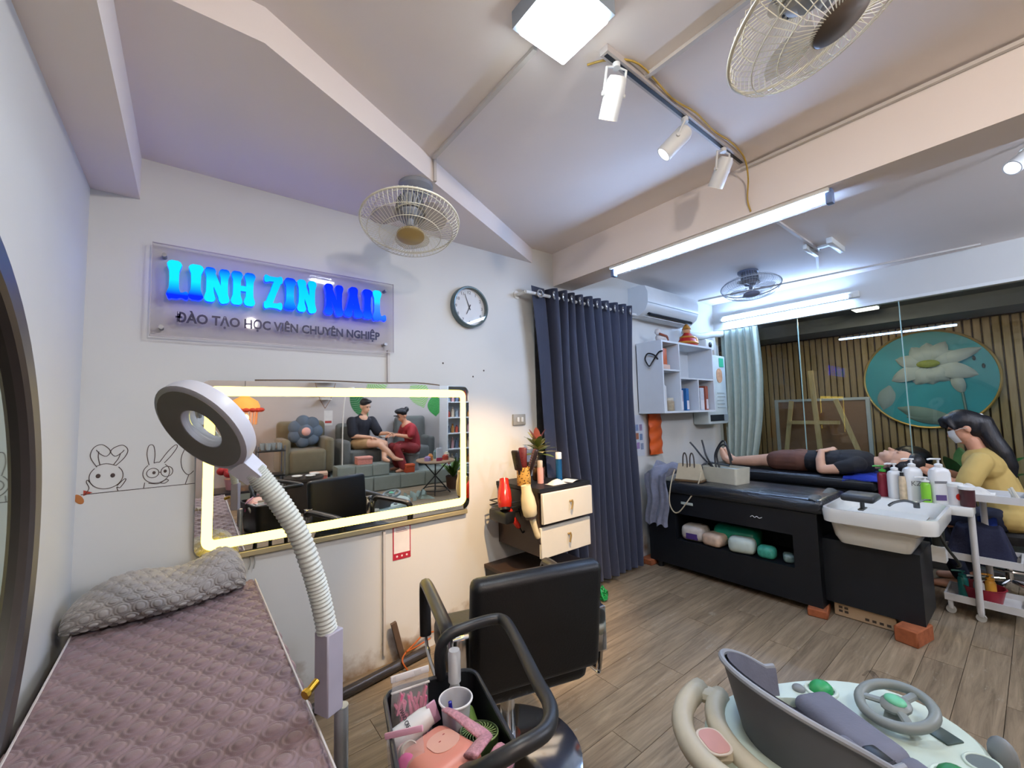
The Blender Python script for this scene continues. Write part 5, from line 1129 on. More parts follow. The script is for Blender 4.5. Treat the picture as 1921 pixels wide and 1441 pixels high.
for pts in ([(0, 0, 0), (0.02, 0.10, 0.08), (0.03, 0.18, 0.17), (0.02, 0.22, 0.22)], [(0, 0, 0), (-0.02, 0.05, 0.10), (0.01, 0.09, 0.2), (0.03, 0.11, 0.24)], [(0, -0.02, 0), (0.03, 0.0, 0.11), (0.03, -0.04, 0.20), (0.02, -0.09, 0.24), (0.0, -0.13, 0.16), (0, -0.15, 0.04)], [(0, -0.05, 0), (0.0, -0.03, 0.12), (0, -0.07, 0.2), (0, -0.12, 0.2), (0, -0.16, 0.08)], [(-0.05, 0.09, 0.02), (0, 0.04, 0.05), (0.02, -0.03, 0.04), (0.03, -0.12, 0.03)]):
    mb.tube(smooth_path(pts, 6), 0.008, 7)
mb.build('cables', mat('cable_black', '2d3033', 0.4), t)

# ================================================================== pump bottles on the ledge
def pump(lab, x, y, h, w, d, body, labelm=None, z=0.738, pumpm=None, group='pump bottles behind the bowl'):
    t = thing('pump_bottle', lab, 'bottle', (x, y, z), R(-55), group)
    mb = MB(); rings = [(0.0, 0.96), (0.006, 1.0), (h * 0.66, 1.0), (h * 0.74, 0.86), (h * 0.78, 0.5), (h * 0.80, 0.3)]
    R_ = [[(p[0] * s, p[1] * s, zz) for p in rrect(w, d, min(w, d) * 0.42, 4)] for zz, s in rings]; n = len(R_[0]); vs = [p for r in R_ for p in r]
    mb.add(vs, [tuple(range(n))[::-1]] + [(k * n + i, k * n + (i + 1) % n, (k + 1) * n + (i + 1) % n, (k + 1) * n + i) for k in range(len(R_) - 1) for i in range(n)] + [tuple((len(R_) - 1) * n + i for i in range(n))]).build('body', body, t)
    pm_ = pumpm or M_white
    hd_ = MB().lathe([(0.019, h * 0.79), (0.021, h * 0.80), (0.021, h * 0.85), (0.012, h * 0.87), (0.006, h * 0.875), (0.006, h * 0.95), (0.014, h * 0.955), (0.015, h * 0.985), (0.001, h * 0.99)], n=16).build('pump_head', pm_, t)
    MB().tube([(0, 0, h * 0.965), (-0.035, 0.01, h * 0.968), (-0.05, 0.014, h * 0.95)], 0.006, 8).build('spout', pm_, hd_)
    if labelm: MB().rbox((-w * 0.36, -d / 2 - 0.0012, h * 0.12), (w * 0.36, -d / 2 + 0.004, h * 0.55), 0.002, 1).build('label_panel', labelm, t)
    return t
M_bw = mat('shampoo_white', 'dcdedd', 0.3, var=0.015)
pump('white bottle with a slim dark capped neck, first in the row behind the bowl', 3.925, 0.665, 0.245, 0.085, 0.06, M_bw)
p_ = pump('large white pump bottle with grey letters in the row behind the bowl', 3.93, 0.575, 0.285, 0.105, 0.065, M_bw)
text_obj('lettering', 'KZ', 0.045, mat('letter_grey', '6f7072', 0.5), p_, (0.0, -0.034, 0.10), WALL, 0.0004)
p_ = pump('large white pump bottle with a purple label beside the green bottle', 3.93, 0.445, 0.295, 0.11, 0.065, M_bw)
MB().box((-0.045, -0.0345, 0.02), (0.01, -0.0325, 0.055)).build('label_panel', mat('label_purple', '5a4a78', 0.4), p_, smooth=False)
MB().box((-0.045, -0.0345, 0.13), (0.02, -0.0325, 0.145)).build('label_line', mat('letter_grey', '6f7072', 0.5), p_, smooth=False)
pump('small bright green pump bottle in front of the white ones', 3.875, 0.508, 0.17, 0.048, 0.048, mat('bottle_green', '7fc23a', 0.3))
pump('dark red bottle half hidden behind the white ones', 3.95, 0.735, 0.22, 0.06, 0.05, mat('bottle_wine', '7a1f2e', 0.3), pumpm=mat('pump_green', '3f9a3a', 0.4))
b = thing('tall_tube', 'slim cream tube with brown print between the white bottles', 'tube', (3.885, 0.622, 0.738), group='pump bottles behind the bowl')
MB().lathe([(0.001, 0), (0.02, 0.0), (0.021, 0.11), (0.016, 0.16), (0.001, 0.162)], n=16).build('body', mat('tube_cream', 'cbb798', 0.4, var=0.2, scale=40), b)
MB().lathe([(0.010, 0.155), (0.010, 0.185), (0.001, 0.186)], n=12).build('cap', M_blackp, b)
for (x, y, r, h, m, lab) in ((3.93, 0.378, 0.038, 0.135, mat('pot_white', 'd5d2d2', 0.3), 'white cup with a red round badge at the end of the ledge'), (3.90, 0.325, 0.036, 0.125, mat('pot_maroon', '45262a', 0.3), 'dark maroon jar with a white lid at the end of the ledge')):
    b = thing('cosmetic_jar', lab, 'jar', (x, y, 0.738), R(-55))
    MB().lathe([(0.001, 0), (r * 0.92, 0), (r, h * 0.8), (r, h * 0.86)], n=22).build('body', m, b)
    MB().lathe([(r * 1.06, h * 0.85), (r * 1.06, h), (r * 0.9, h * 1.03), (0.001, h * 1.03)], n=22).build('lid', M_white, b)
    if 'red' in lab: MB().lathe([(0.001, 0), (0.022, 0), (0.022, 0.002), (0.001, 0.002)], (0, -r - 0.0005, h * 0.4), RX90, 18).build('badge', mat('badge_red2', 'c02a20', 0.4), b)

# ================================================================== white trolley
t = thing('trolley', 'white three tier trolley on casters in front of the seated woman', 'trolley', (4.16, 0.31, 0))
M_tr = mat('trolley_white', 'cfd0cf', 0.4, var=0.02)
for (z, y0, y1) in ((0.755, 0.10, 0.475), (0.36, 0.14, 0.475), (0.085, 0.14, 0.475)):
    mb = MB().box((4.03, y0, z), (4.29, y1, z + 0.012))
    for a, b in (((4.02, y0 - .01, z), (4.03, y1 + .01, z + 0.045)), ((4.29, y0 - .01, z), (4.30, y1 + .01, z + 0.045)), ((4.03, y0 - .01, z), (4.29, y0, z + 0.045)), ((4.03, y1, z), (4.29, y1 + .01, z + 0.045))): mb.box(a, b)
    wb(mb, 'tray', M_tr, t, smooth=False)
for (x, y) in ((4.008, 0.325), (4.312, 0.29)):
    wb(MB().cyl((x, y, 0.05), (x, y, 0.79), 0.017, n=14), 'post', M_tr, t)
for (x, y) in ((4.008, 0.325), (4.312, 0.29), (4.04, 0.46), (4.28, 0.16)):
    c_ = wb(MB().cyl((x - 0.012, y, 0.024), (x + 0.012, y, 0.024), 0.024, n=16), 'caster', mat('caster_grey', 'b5b5ae', 0.5), t)
    wb(MB().rbox((x - 0.016, y - 0.012, 0.03), (x + 0.016, y + 0.012, 0.085), 0.004), 'fork', M_tr, c_)
cloth('white_towel', 'crumpled white towel on the top tray of the trolley', 'towel', lambda u, v: (4.05 + 0.16 * u, 0.22 + 0.22 * v, 0.775 + 0.055 * math.sin(PI * u) * math.sin(PI * v) + 0.016 * math.sin(14 * u + 6) * math.sin(11 * v + 2) + 0.01), 20, 20, mat('towel_white', 'd6d5cf', 0.9, bump=0.4, bscale=80), (4.13, 0.33, 0.768))
mb = MB()
for k in range(5): mb.tube([(4.12 + 0.02 * k, 0.125 + 0.01 * (k % 3), 0.772), (4.13 + 0.018 * k, 0.15 + 0.012 * (k % 2), 0.85 - 0.012 * k)], [0.012, 0.006], 6)
solo(mb, 'hair_clips', mat('clip_cream', 'd0ccbc', 0.4), 'cream hair clips heaped at the end of the trolley top', 'clips', (4.16, 0.14, 0.768))
cloth('navy_towel', 'dark navy towel folded on the middle tray of the trolley', 'towel', lambda u, v: (4.035 + 0.25 * u, 0.16 + 0.30 * v, 0.375 + 0.20 * min(1, 6 * u, 6 * (1 - u), 6 * v, 6 * (1 - v)) + 0.012 * math.sin(13 * u) + 0.01 * math.sin(15 * v)), 20, 20, mat('towel_navy', '1c2038', 0.9, bump=0.4, bscale=80), (4.16, 0.31, 0.372))
cloth('blue_cloth', 'bright blue patterned cloth hanging on the trolley post', 'cloth', lambda u, v: (4.325 + 0.02 * math.sin(9 * v), 0.325 - 0.09 * u, 0.60 - 0.28 * v + 0.01 * math.sin(9 * u)), 10, 14, mat('cloth_blue', '1f3a8c', 0.8, var=0.25, scale=25), (4.32, 0.28, 0.32))
t = thing('red_basin', 'red plastic basin on the bottom tray of the trolley', 'basin', (4.15, 0.32, 0.097))
MB().lathe([(0.08, 0), (0.085, 0.0), (0.105, 0.085), (0.112, 0.09), (0.104, 0.092), (0.08, 0.008), (0.001, 0.006)], n=28).build('tub', mat('basin_red', '8f2230', 0.35), t)
for (x, y, h, c, lab) in ((4.10, 0.40, 0.17, '1f6a66', 'teal bottle standing in the red basin'), (4.10, 0.33, 0.155, 'cfd2d2', 'white bottle standing in the red basin'), (4.12, 0.28, 0.175, 'd39a3a', 'orange capped bottle standing in the red basin')):
    pump(lab, x, y, h, 0.05, 0.045, mat('lowbottle_' + c, c, 0.35), None, 0.105, mat('lowpump_' + c, c, 0.4), 'bottles in the red basin')
# stool of the seated woman
t = thing('salon_stool', 'round black stool with a chrome foot ring and casters', 'stool', (4.66, 0.22, 0))
MB().lathe([(0.001, 0.40), (0.17, 0.40), (0.185, 0.42), (0.185, 0.46), (0.16, 0.48), (0.001, 0.48)], n=30).build('seat', M_black, t)
MB().cyl((0, 0, 0.10), (0, 0, 0.40), 0.022, n=14).build('column', M_chrome, t)
MB().torus((0, 0, 0.22), 0.17, 0.009, n=30).build('foot_ring', M_chrome, t)
for k in range(5):
    a = 2 * PI * k / 5 + 0.3
    MB().tube([(0, 0, 0.12), (0.14 * math.cos(a), 0.14 * math.sin(a), 0.09), (0.24 * math.cos(a), 0.24 * math.sin(a), 0.055)], 0.013, 8).build('leg', M_chrome, t)
    MB().sph((0.24 * math.cos(a), 0.24 * math.sin(a), 0.025), 0.025, 10, 8).build('caster', M_blackp, t)
# ================================================================== people
def remesh(o, vox=0.007, it=4):
    m_ = o.modifiers.new('blend', 'REMESH'); m_.mode = 'VOXEL'; m_.voxel_size = vox; m_.use_smooth_shade = True
    s_ = o.modifiers.new('soften', 'SMOOTH'); s_.factor = 0.5; s_.iterations = it
    return o
def limb(mb, pts, rad, n=14):
    P = [Vector(p) for p in pts]
    mb.tube(P, rad, n)
    for p, r in zip(P, rad): mb.sph(p, r * 0.99, 12, 8)
def hand(mb, wrist, d, nrm, s=1, curl=0.5, k=1.0):
    """palm plus four fingers and a thumb; d = pointing, nrm = palm normal, s = thumb side"""
    w_ = Vector(wrist); d = Vector(d).normalized(); nrm = Vector(nrm); nrm = (nrm - d * nrm.dot(d)).normalized(); side = d.cross(nrm) * s
    rot = Matrix((side, d, nrm)).transposed()
    mb.sph(w_ + d * 0.045 * k, (0.038 * k, 0.05 * k, 0.015 * k), 12, 8, rot)
    for i, (off, L_) in enumerate(((0.027, 0.066), (0.009, 0.075), (-0.009, 0.070), (-0.026, 0.056))):
        b = w_ + d * 0.085 * k + side * off * k; c = curl * (1 + 0.1 * i); p = [b]; dd = d.copy()
        for q in range(3):
            dd = (dd * math.cos(c * 0.6) + nrm * math.sin(c * 0.6)).normalized(); p.append(p[-1] + dd * L_ * k * (0.42, 0.32, 0.26)[q])
        limb(mb, p, [0.0095 * k, 0.009 * k, 0.0082 * k, 0.007 * k], 8)
    b = w_ + d * 0.03 * k + side * 0.03 * k; e = b + (d * 0.55 + side * 0.75 + nrm * 0.2).normalized() * 0.04 * k
    limb(mb, [b, e, e + (d * 0.85 + side * 0.2 + nrm * 0.4).normalized() * 0.03 * k], [0.012 * k, 0.0105 * k, 0.0085 * k], 8)
def head(mb, c, f, up, k=1.0):
    f = Vector(f).normalized(); up = Vector(up); up = (up - f * up.dot(f)).normalized(); s = f.cross(up); rot = Matrix((s, f, up)).transposed(); c = Vector(c)
    P = lambda x, y, z: c + s * x * k + f * y * k + up * z * k
    mb.sph(c + up * 0.02 * k - f * 0.008 * k, (0.073 * k, 0.092 * k, 0.095 * k), 18, 12, rot)
    mb.sph(P(0, 0.028, -0.045), (0.056 * k, 0.058 * k, 0.072 * k), 16, 10, rot)
    mb.sph(P(0, 0.055, -0.092), (0.026 * k, 0.024 * k, 0.02 * k), 10, 8, rot)
    limb(mb, [P(0, 0.082, 0.002), P(0, 0.095, -0.022), P(0, 0.102, -0.034)], [0.008 * k, 0.011 * k, 0.013 * k], 8)
    mb.sph(P(0, 0.083, -0.066), (0.022 * k, 0.012 * k, 0.010 * k), 10, 8, rot)
    for q in (-1, 1):
        mb.sph(P(0.072 * q, -0.008, -0.015), (0.010 * k, 0.018 * k, 0.03 * k), 10, 8, rot)
        mb.sph(P(0.030 * q, 0.076, 0.022), (0.026 * k, 0.012 * k, 0.009 * k), 10, 8, rot)
    return P
SKIN = mat('skin', 'c99376', 0.55, var=0.05, scale=14)
SKIN2 = mat('skin_pale', 'd3a68a', 0.55, var=0.05, scale=14)
HAIR = mat('black_hair', '14151b', 0.45, var=0.25, scale=60, bump=0.4, bscale=140, stretch=(1, 1, 0.15))
def eyes(P, t, closed=False):
    for q in (-1, 1):
        mb = MB()
        if closed: mb.tube([P(0.030 * q + x, 0.090 - abs(x) * 0.2, 0.004 - 0.004 * math.cos(x * 80)) for x in (-0.014, -0.007, 0, 0.007, 0.014)], 0.002, 5)
        else: mb.sph(P(0.030 * q, 0.083, 0.006), 0.0085, 10, 7)
        wb(mb, 'eye', mat('eye_dark', '1d1614', 0.3), t)
        wb(MB().tube([P(0.030 * q + x, 0.090 - abs(x) * 0.3, 0.030 - 0.2 * abs(x)) for x in (-0.016, 0, 0.016)], 0.0028, 5), 'eyebrow', HAIR, t)
# --- person lying on the far bed, face up, head towards the bowl
t = thing('person', 'person in black top and brown shorts lying on the bed, hands on the belly', 'person', (4.52, 1.3, 0.80))
mb = MB()
limb(mb, [(4.50, 1.38, 0.892), (4.50, 1.20, 0.897), (4.50, 1.02, 0.905), (4.50, 0.95, 0.905)], [0.088, 0.09, 0.095, 0.09])
mb.sph((4.50, 1.40, 0.895), (0.15, 0.12, 0.09)); mb.sph((4.50, 1.03, 0.905), (0.155, 0.16, 0.095))
limb(mb, [(4.50, 0.93, 0.905), (4.50, 0.84, 0.915)], [0.055, 0.05])
for sx, hx in ((-1, 4.43), (1, 4.58)):
    limb(mb, [(hx, 1.42, 0.888), (hx - 0.005 * sx, 1.62, 0.880), (hx - 0.01 * sx, 1.72, 0.875), (hx - 0.012 * sx, 1.80, 0.862), (hx - 0.015 * sx, 2.02, 0.845)], [0.078, 0.065, 0.053, 0.052, 0.036])
    limb(mb, [(hx - 0.015 * sx, 2.03, 0.843), (hx - 0.02 * sx, 2.075, 0.87), (hx - 0.03 * sx, 2.10, 0.915), (hx - 0.035 * sx, 2.115, 0.958)], [0.036, 0.036, 0.032, 0.022])
    for q in range(5): limb(mb, [(hx - 0.035 * sx + sx * (0.02 - 0.011 * q), 2.114, 0.962), (hx - 0.035 * sx + sx * (0.02 - 0.011 * q), 2.116, 0.978 - 0.003 * q)], [0.0085, 0.007], 8)
limb(mb, [(4.345, 0.97, 0.90), (4.295, 1.08, 0.865), (4.275, 1.185, 0.85)], [0.05, 0.043, 0.036])
limb(mb, [(4.275, 1.19, 0.852), (4.315, 1.205, 0.93), (4.375, 1.21, 0.995)], [0.037, 0.034, 0.025])
hand(mb, (4.38, 1.21, 0.995), (0.95, -0.18, 0.1), (0.1, 0, -1), 1, 0.45)
limb(mb, [(4.66, 0.97, 0.90), (4.71, 1.08, 0.865), (4.72, 1.185, 0.86)], [0.05, 0.043, 0.036])
limb(mb, [(4.72, 1.19, 0.86), (4.66, 1.19, 0.94), (4.60, 1.18, 1.0)], [0.037, 0.034, 0.025])
hand(mb, (4.60, 1.18, 1.0), (-0.95, -0.1, 0.12), (-0.1, 0, -1), -1, 0.45)
P = head(mb, (4.50, 0.735, 0.935), (0, 0.10, 1), (0, -1, 0.12))
remesh(wb(mb, 'body', SKIN2, t), 0.0065, 3); eyes(P, t, True)
mb = MB(); limb(mb, [(4.50, 1.36, 0.895), (4.50, 1.20, 0.90), (4.50, 1.02, 0.91), (4.50, 0.955, 0.908)], [0.096, 0.099, 0.106, 0.10])
mb.sph((4.50, 1.30, 0.895), (0.155, 0.12, 0.095)); mb.sph((4.50, 1.15, 0.90), (0.165, 0.18, 0.105)); mb.sph((4.50, 1.02, 0.91), (0.175, 0.15, 0.105))
for sx in (-1, 1): limb(mb, [(4.50 + sx * 0.13, 0.965, 0.905), (4.50 + sx * 0.175, 1.0, 0.89), (4.50 + sx * 0.195, 1.07, 0.872)], [0.066, 0.06, 0.054])
remesh(wb(mb, 'black_top', mat('shirt_black', '14161c', 0.8, var=0.2, scale=20, bump=0.3, bscale=40), t), 0.009, 3)
mb = MB(); mb.sph((4.50, 1.40, 0.895), (0.165, 0.13, 0.105))
for hx in (4.43, 4.585): limb(mb, [(hx, 1.40, 0.893), (hx, 1.50, 0.89), (hx, 1.585, 0.887)], [0.094, 0.092, 0.09])
remesh(wb(mb, 'brown_shorts', mat('shorts_brown', '5f3d30', 0.75, var=0.2, scale=14, bump=0.6, bscale=22), t), 0.009, 3)
mb = MB(); mb.sph(P(0, -0.04, 0.035), (0.088, 0.10, 0.075), 16, 10); mb.sph(P(0, -0.01, 0.10), (0.075, 0.06, 0.07), 14, 9)
limb(mb, [P(0.0, -0.05, 0.06), P(0.0, -0.11, 0.09), P(0.01, -0.17, 0.09)], [0.07, 0.06, 0.04])
remesh(wb(mb, 'hair', HAIR, t), 0.009, 3)
cloth('blue_towel', 'bright blue towel under the shoulders of the lying person', 'towel', lambda u, v: (4.255 + 0.40 * u, 1.05 - 0.27 * v, 0.806 + 0.022 * math.sin(PI * v) + 0.006 * math.sin(17 * u + 9 * v) - (0.03 * (1 - u / 0.12) if u < 0.12 else 0)), 24, 20, mat('towel_blue', '1c35a0', 0.85, bump=0.4, bscale=80), (4.4, 0.92, 0.80))
# --- masked woman on the stool, washing the hair of the lying person
t = thing('person', 'seated person in a yellow shirt and white face mask with long black ponytail', 'person', (4.66, 0.24, 0.48))
mb = MB()
limb(mb, [(4.66, 0.22, 0.575), (4.66, 0.235, 0.70), (4.66, 0.27, 0.84), (4.66, 0.29, 0.95)], [0.12, 0.108, 0.115, 0.10])
mb.sph((4.66, 0.22, 0.57), (0.165, 0.13, 0.10)); mb.sph((4.66, 0.285, 0.92), (0.165, 0.095, 0.11))
limb(mb, [(4.66, 0.30, 1.0), (4.66, 0.33, 1.10)], [0.055, 0.05])
P = head(mb, (4.66, 0.368, 1.205), (-0.12, 0.93, -0.36), (0, 0.36, 0.93))
for sx in (-1, 1):
    limb(mb, [(4.66 + sx * 0.09, 0.24, 0.56), (4.66 + sx * 0.10, 0.42, 0.535), (4.66 + sx * 0.11, 0.56, 0.50)], [0.085, 0.072, 0.055])
    limb(mb, [(4.66 + sx * 0.11, 0.56, 0.49), (4.66 + sx * 0.11, 0.50, 0.28), (4.66 + sx * 0.11, 0.44, 0.09)], [0.053, 0.05, 0.036])
    limb(mb, [(4.66 + sx * 0.11, 0.44, 0.06), (4.66 + sx * 0.115, 0.50, 0.04), (4.66 + sx * 0.12, 0.59, 0.028)], [0.038, 0.034, 0.026])
    limb(mb, [(4.66 + sx * 0.175, 0.30, 0.965), (4.66 + sx * 0.215, 0.36, 0.84), (4.66 + sx * 0.20, 0.41, 0.79)], [0.05, 0.044, 0.038])
    limb(mb, [(4.66 + sx * 0.20, 0.41, 0.79), (4.66 + sx * 0.14 - 0.04, 0.53, 0.85), (4.66 + sx * 0.09 - 0.10, 0.62, 0.90)], [0.037, 0.032, 0.024])
    hand(mb, (4.66 + sx * 0.09 - 0.10, 0.62, 0.90), (-0.25 * sx, 0.9, 0.15), (-sx * 0.7, 0.0, 0.7), sx, 0.5)
remesh(wb(mb, 'body', SKIN, t), 0.0065, 3); eyes(P, t)
mb = MB()
limb(mb, [(4.66, 0.20, 0.58), (4.66, 0.225, 0.70), (4.66, 0.265, 0.84), (4.66, 0.29, 0.95), (4.66, 0.30, 0.995)], [0.135, 0.128, 0.13, 0.115, 0.075])
mb.sph((4.66, 0.20, 0.56), (0.18, 0.15, 0.11)); mb.sph((4.66, 0.28, 0.92), (0.19, 0.115, 0.12))
for sx in (-1, 1): limb(mb, [(4.66 + sx * 0.16, 0.29, 0.965), (4.66 + sx * 0.205, 0.335, 0.88), (4.66 + sx * 0.218, 0.36, 0.815)], [0.07, 0.068, 0.066])
remesh(wb(mb, 'yellow_shirt', mat('shirt_yellow', 'c4a965', 0.8, var=0.06, scale=8, bump=0.7, bscale=9), t), 0.009, 3)
mb = MB(); mb.sph((4.66, 0.22, 0.555), (0.172, 0.14, 0.09))
for sx in (-1, 1): limb(mb, [(4.66 + sx * 0.09, 0.24, 0.555), (4.66 + sx * 0.10, 0.42, 0.535), (4.66 + sx * 0.11, 0.555, 0.495), (4.66 + sx * 0.11, 0.50, 0.28), (4.66 + sx * 0.11, 0.45, 0.12)], [0.093, 0.08, 0.064, 0.06, 0.05])
remesh(wb(mb, 'navy_trousers', mat('trousers_navy', '1a1e30', 0.8, var=0.15, scale=20), t), 0.009, 3)
mb = MB()
mb.sph(P(0, -0.012, 0.045), (0.086, 0.10, 0.092), 16, 10); mb.sph(P(0, -0.055, 0.0), (0.078, 0.065, 0.10), 14, 9); mb.sph(P(0, 0.045, 0.075), (0.074, 0.058, 0.048), 14, 9)
for q in (-1, 1): limb(mb, [P(0.055 * q, 0.06, 0.07), P(0.066 * q, 0.062, 0.03), P(0.068 * q, 0.055, 0.0)], [0.02, 0.016, 0.008], 8)
limb(mb, [P(0.0, 0.085, 0.085), P(0.02, 0.098, 0.05), P(0.035, 0.095, 0.03)], [0.03, 0.02, 0.008], 8)
limb(mb, [P(0.0, 0.085, 0.085), P(-0.02, 0.098, 0.05), P(-0.035, 0.095, 0.03)], [0.03, 0.02, 0.008], 8)
limb(mb, [P(0.0, -0.06, 0.04), P(0, -0.105, 0.0), (4.66, 0.235, 1.12), (4.65, 0.19, 1.02), (4.65, 0.165, 0.93), (4.65, 0.155, 0.83)], [0.055, 0.058, 0.056, 0.054, 0.046, 0.018])
# long loose ponytail
remesh(wb(mb, 'hair', HAIR, t), 0.009, 3)
def mk(u, v):
    a = (u - 0.5) * 2.3; zz = 0.002 - 0.098 * v; b_ = 0.062 * (1 - 0.25 * (v - 0.45) ** 2)
    return P(b_ * 1.08 * math.sin(a), 0.036 + 0.072 * math.cos(a) * (1 - 0.35 * abs(v - 0.4)), zz)
wb(MB().grid(mk, 16, 10).grid(lambda u, v: Vector(mk(u, v)) * 0.985 + P(0, 0.02, -0.045) * 0.015, 16, 10), 'face_mask', mat('mask_white', 'dcdcd8', 0.7), t, angle=180)
for q in (-1, 1): wb(MB().tube([P(0.052 * q, 0.07, -0.01), P(0.075 * q, 0.02, -0.002), P(0.083 * q, -0.01, -0.01)], 0.002, 5), 'mask_strap', mat('mask_white', 'dcdcd8', 0.7), t)
wb(MB().sph(P(0.0, -0.115, 0.05), 0.016, 10, 8), 'hair_pin', M_white, t)

# ================================================================== room beyond the glass
t = thing('low_cabinet', 'dark low cabinet behind the glass under the easel board', 'cabinet', (6.0, 1.6, 0))
wb(MB().box((5.62, 1.02, 0), (6.3, 2.25, 0.72)), 'body', mat('cab_dark2', '24282b', 0.5), t, smooth=False)
wb(MB().box((5.6, 1.0, 0.72), (6.32, 2.27, 0.75)), 'top', mat('cab_top2', '3a3530', 0.5), t, smooth=False)
t = thing('easel', 'pale wooden easel standing behind the glass partition', 'easel', (5.8, 1.65, 0.75))
M_pine = wood('pine', 'b79b63', 'd2b983', 3, (9, 9, 1.0), 0.5, 0.05)
def bar(a, b, w_=0.045, th=0.02):
    a = Vector(a); b = Vector(b); d = (b - a).normalized(); s_ = d.cross(Vector((1, 0, 0))).normalized(); o_ = Vector((1, 0, 0))
    vs = [p + s_ * i * w_ / 2 + o_ * j * th / 2 for p in (a, b) for i, j in ((-1, -1), (1, -1), (1, 1), (-1, 1))]
    return MB().add(vs, [(0, 1, 2, 3), (7, 6, 5, 4), (0, 4, 5, 1), (1, 5, 6, 2), (2, 6, 7, 3), (3, 7, 4, 0)])
wb(bar((5.78, 1.60, 0.75), (5.78, 1.645, 1.81), 0.05), 'mast', M_pine, t, smooth=False)
wb(bar((5.80, 1.97, 0.75), (5.80, 1.87, 1.46)), 'leg', M_pine, t, smooth=False)
wb(bar((5.80, 1.22, 0.75), (5.80, 1.43, 1.46)), 'leg', M_pine, t, smooth=False)
wb(bar((5.775, 1.90, 1.20), (5.775, 1.40, 1.20), 0.04), 'crossbar', M_pine, t, smooth=False)
t = thing('cork_board', 'brown board in a white frame leaning behind the easel', 'board', (5.95, 1.6, 0.75))
wb(MB().box((5.94, 1.20, 0.77), (5.955, 2.06, 1.455)), 'panel', mat('cork', '8d6a4b', 0.8, var=0.06, scale=30), t, smooth=False)
for nm, a, b in (('frame_rail', (5.93, 1.16, 1.45), (5.965, 2.10, 1.48)), ('frame_rail', (5.93, 1.16, 0.75), (5.965, 2.10, 0.78)), ('frame_stile', (5.93, 1.16, 0.78), (5.965, 1.195, 1.45)), ('frame_stile', (5.93, 2.065, 0.78), (5.965, 2.10, 1.45))):
    wb(MB().box(a, b), nm, mat('frame_pale', 'b9bdb6', 0.5), t, smooth=False)
# lotus relief
t = thing('lotus_panel', 'large round teal relief of a white lotus on the ribbed wall', 'wall art', (7.465, 0.87, 1.70))
rn = Matrix.Rotation(R(-90), 3, 'Y')      # local z -> -x (towards the salon); local x -> z, local y -> y
MB().lathe([(0.001, 0.0), (0.615, 0.0), (0.615, 0.03), (0.001, 0.03)], rot=rn, n=64).build('disc', mat('teal_paint', '3a9faa', 0.5, var=0.12, scale=3), t)
MB().torus((-0.03, 0, 0), 0.62, 0.014, rn, 64, 8).build('gold_rim', mat('gold_rim', 'b99a58', 0.35, 0.5), t)
M_pet = mat('lotus_white', 'b9c3bd', 0.5, var=0.08, scale=6); M_lp = mat('lotus_leaf', '7c948c', 0.6, var=0.12, scale=5)
def petal(c, ang, L_, wd, m, nm, lift=0.03, curl=0.0, par=None):
    d = Vector((0, math.cos(R(ang)), math.sin(R(ang)))); s_ = Vector((0, -math.sin(R(ang)), math.cos(R(ang)))); c = Vector((0, c[0], c[1]))
    def fn(u, v):
        w_ = wd * math.sin(PI * min(1, 0.05 + u * 0.93)) ** 0.75
        return c + d * L_ * u + s_ * (w_ * (v - 0.5) * 2 + curl * u * u) + Vector((-0.036 - lift * math.sin(PI * u) + 0.02 * (2 * v - 1) ** 2, 0, 0))
    MB().grid(fn, 10, 6).build(nm, m, par or t)
# y axis points to the picture's left here; angles measured from +y towards up
fc = (-0.03, 0.17)
for ang, L_, wd in ((20, 0.27, 0.07), (160, 0.40, 0.06), (60, 0.24, 0.075), (90, 0.24, 0.08), (120, 0.27, 0.075), (150, 0.25, 0.07), (200, 0.36, 0.08), (-25, 0.33, 0.075), (230, 0.22, 0.08), (-60, 0.22, 0.09), (-95, 0.20, 0.10)):
    petal(fc, ang, L_ * 1.22, wd * 1.25, M_pet, 'petal', 0.06)
MB().sph((-0.085, fc[0], fc[1] + 0.02), (0.03, 0.11, 0.05)).build('seed_head', mat('seed_green', '8f9a3a', 0.6, var=0.2, scale=40), t)
petal((0.30, -0.36), 200, 0.62, 0.09, M_lp, 'leaf', 0.03); petal((0.22, -0.48), 185, 0.50, 0.07, M_lp, 'leaf', 0.03); petal((0.36, -0.06), -75, 0.34, 0.09, mat('leaf_pale', '8fa3a0', 0.6), 'leaf', 0.02)
petal((-0.30, -0.20), 78, 0.28, 0.06, M_pet, 'bud', 0.04); MB().tube([(-0.045, -0.32, -0.50), (-0.045, -0.30, -0.18)], 0.012, 6).build('stalk', M_lp, t)
for (y, z) in ((0.20, 0.28), (-0.42, 0.22), (-0.49, 0.12)):
    MB().sph((-0.045, y, z), (0.008, 0.014, 0.03), 10, 6).build('fish', mat('fish_dark', '223a44', 0.5), t)
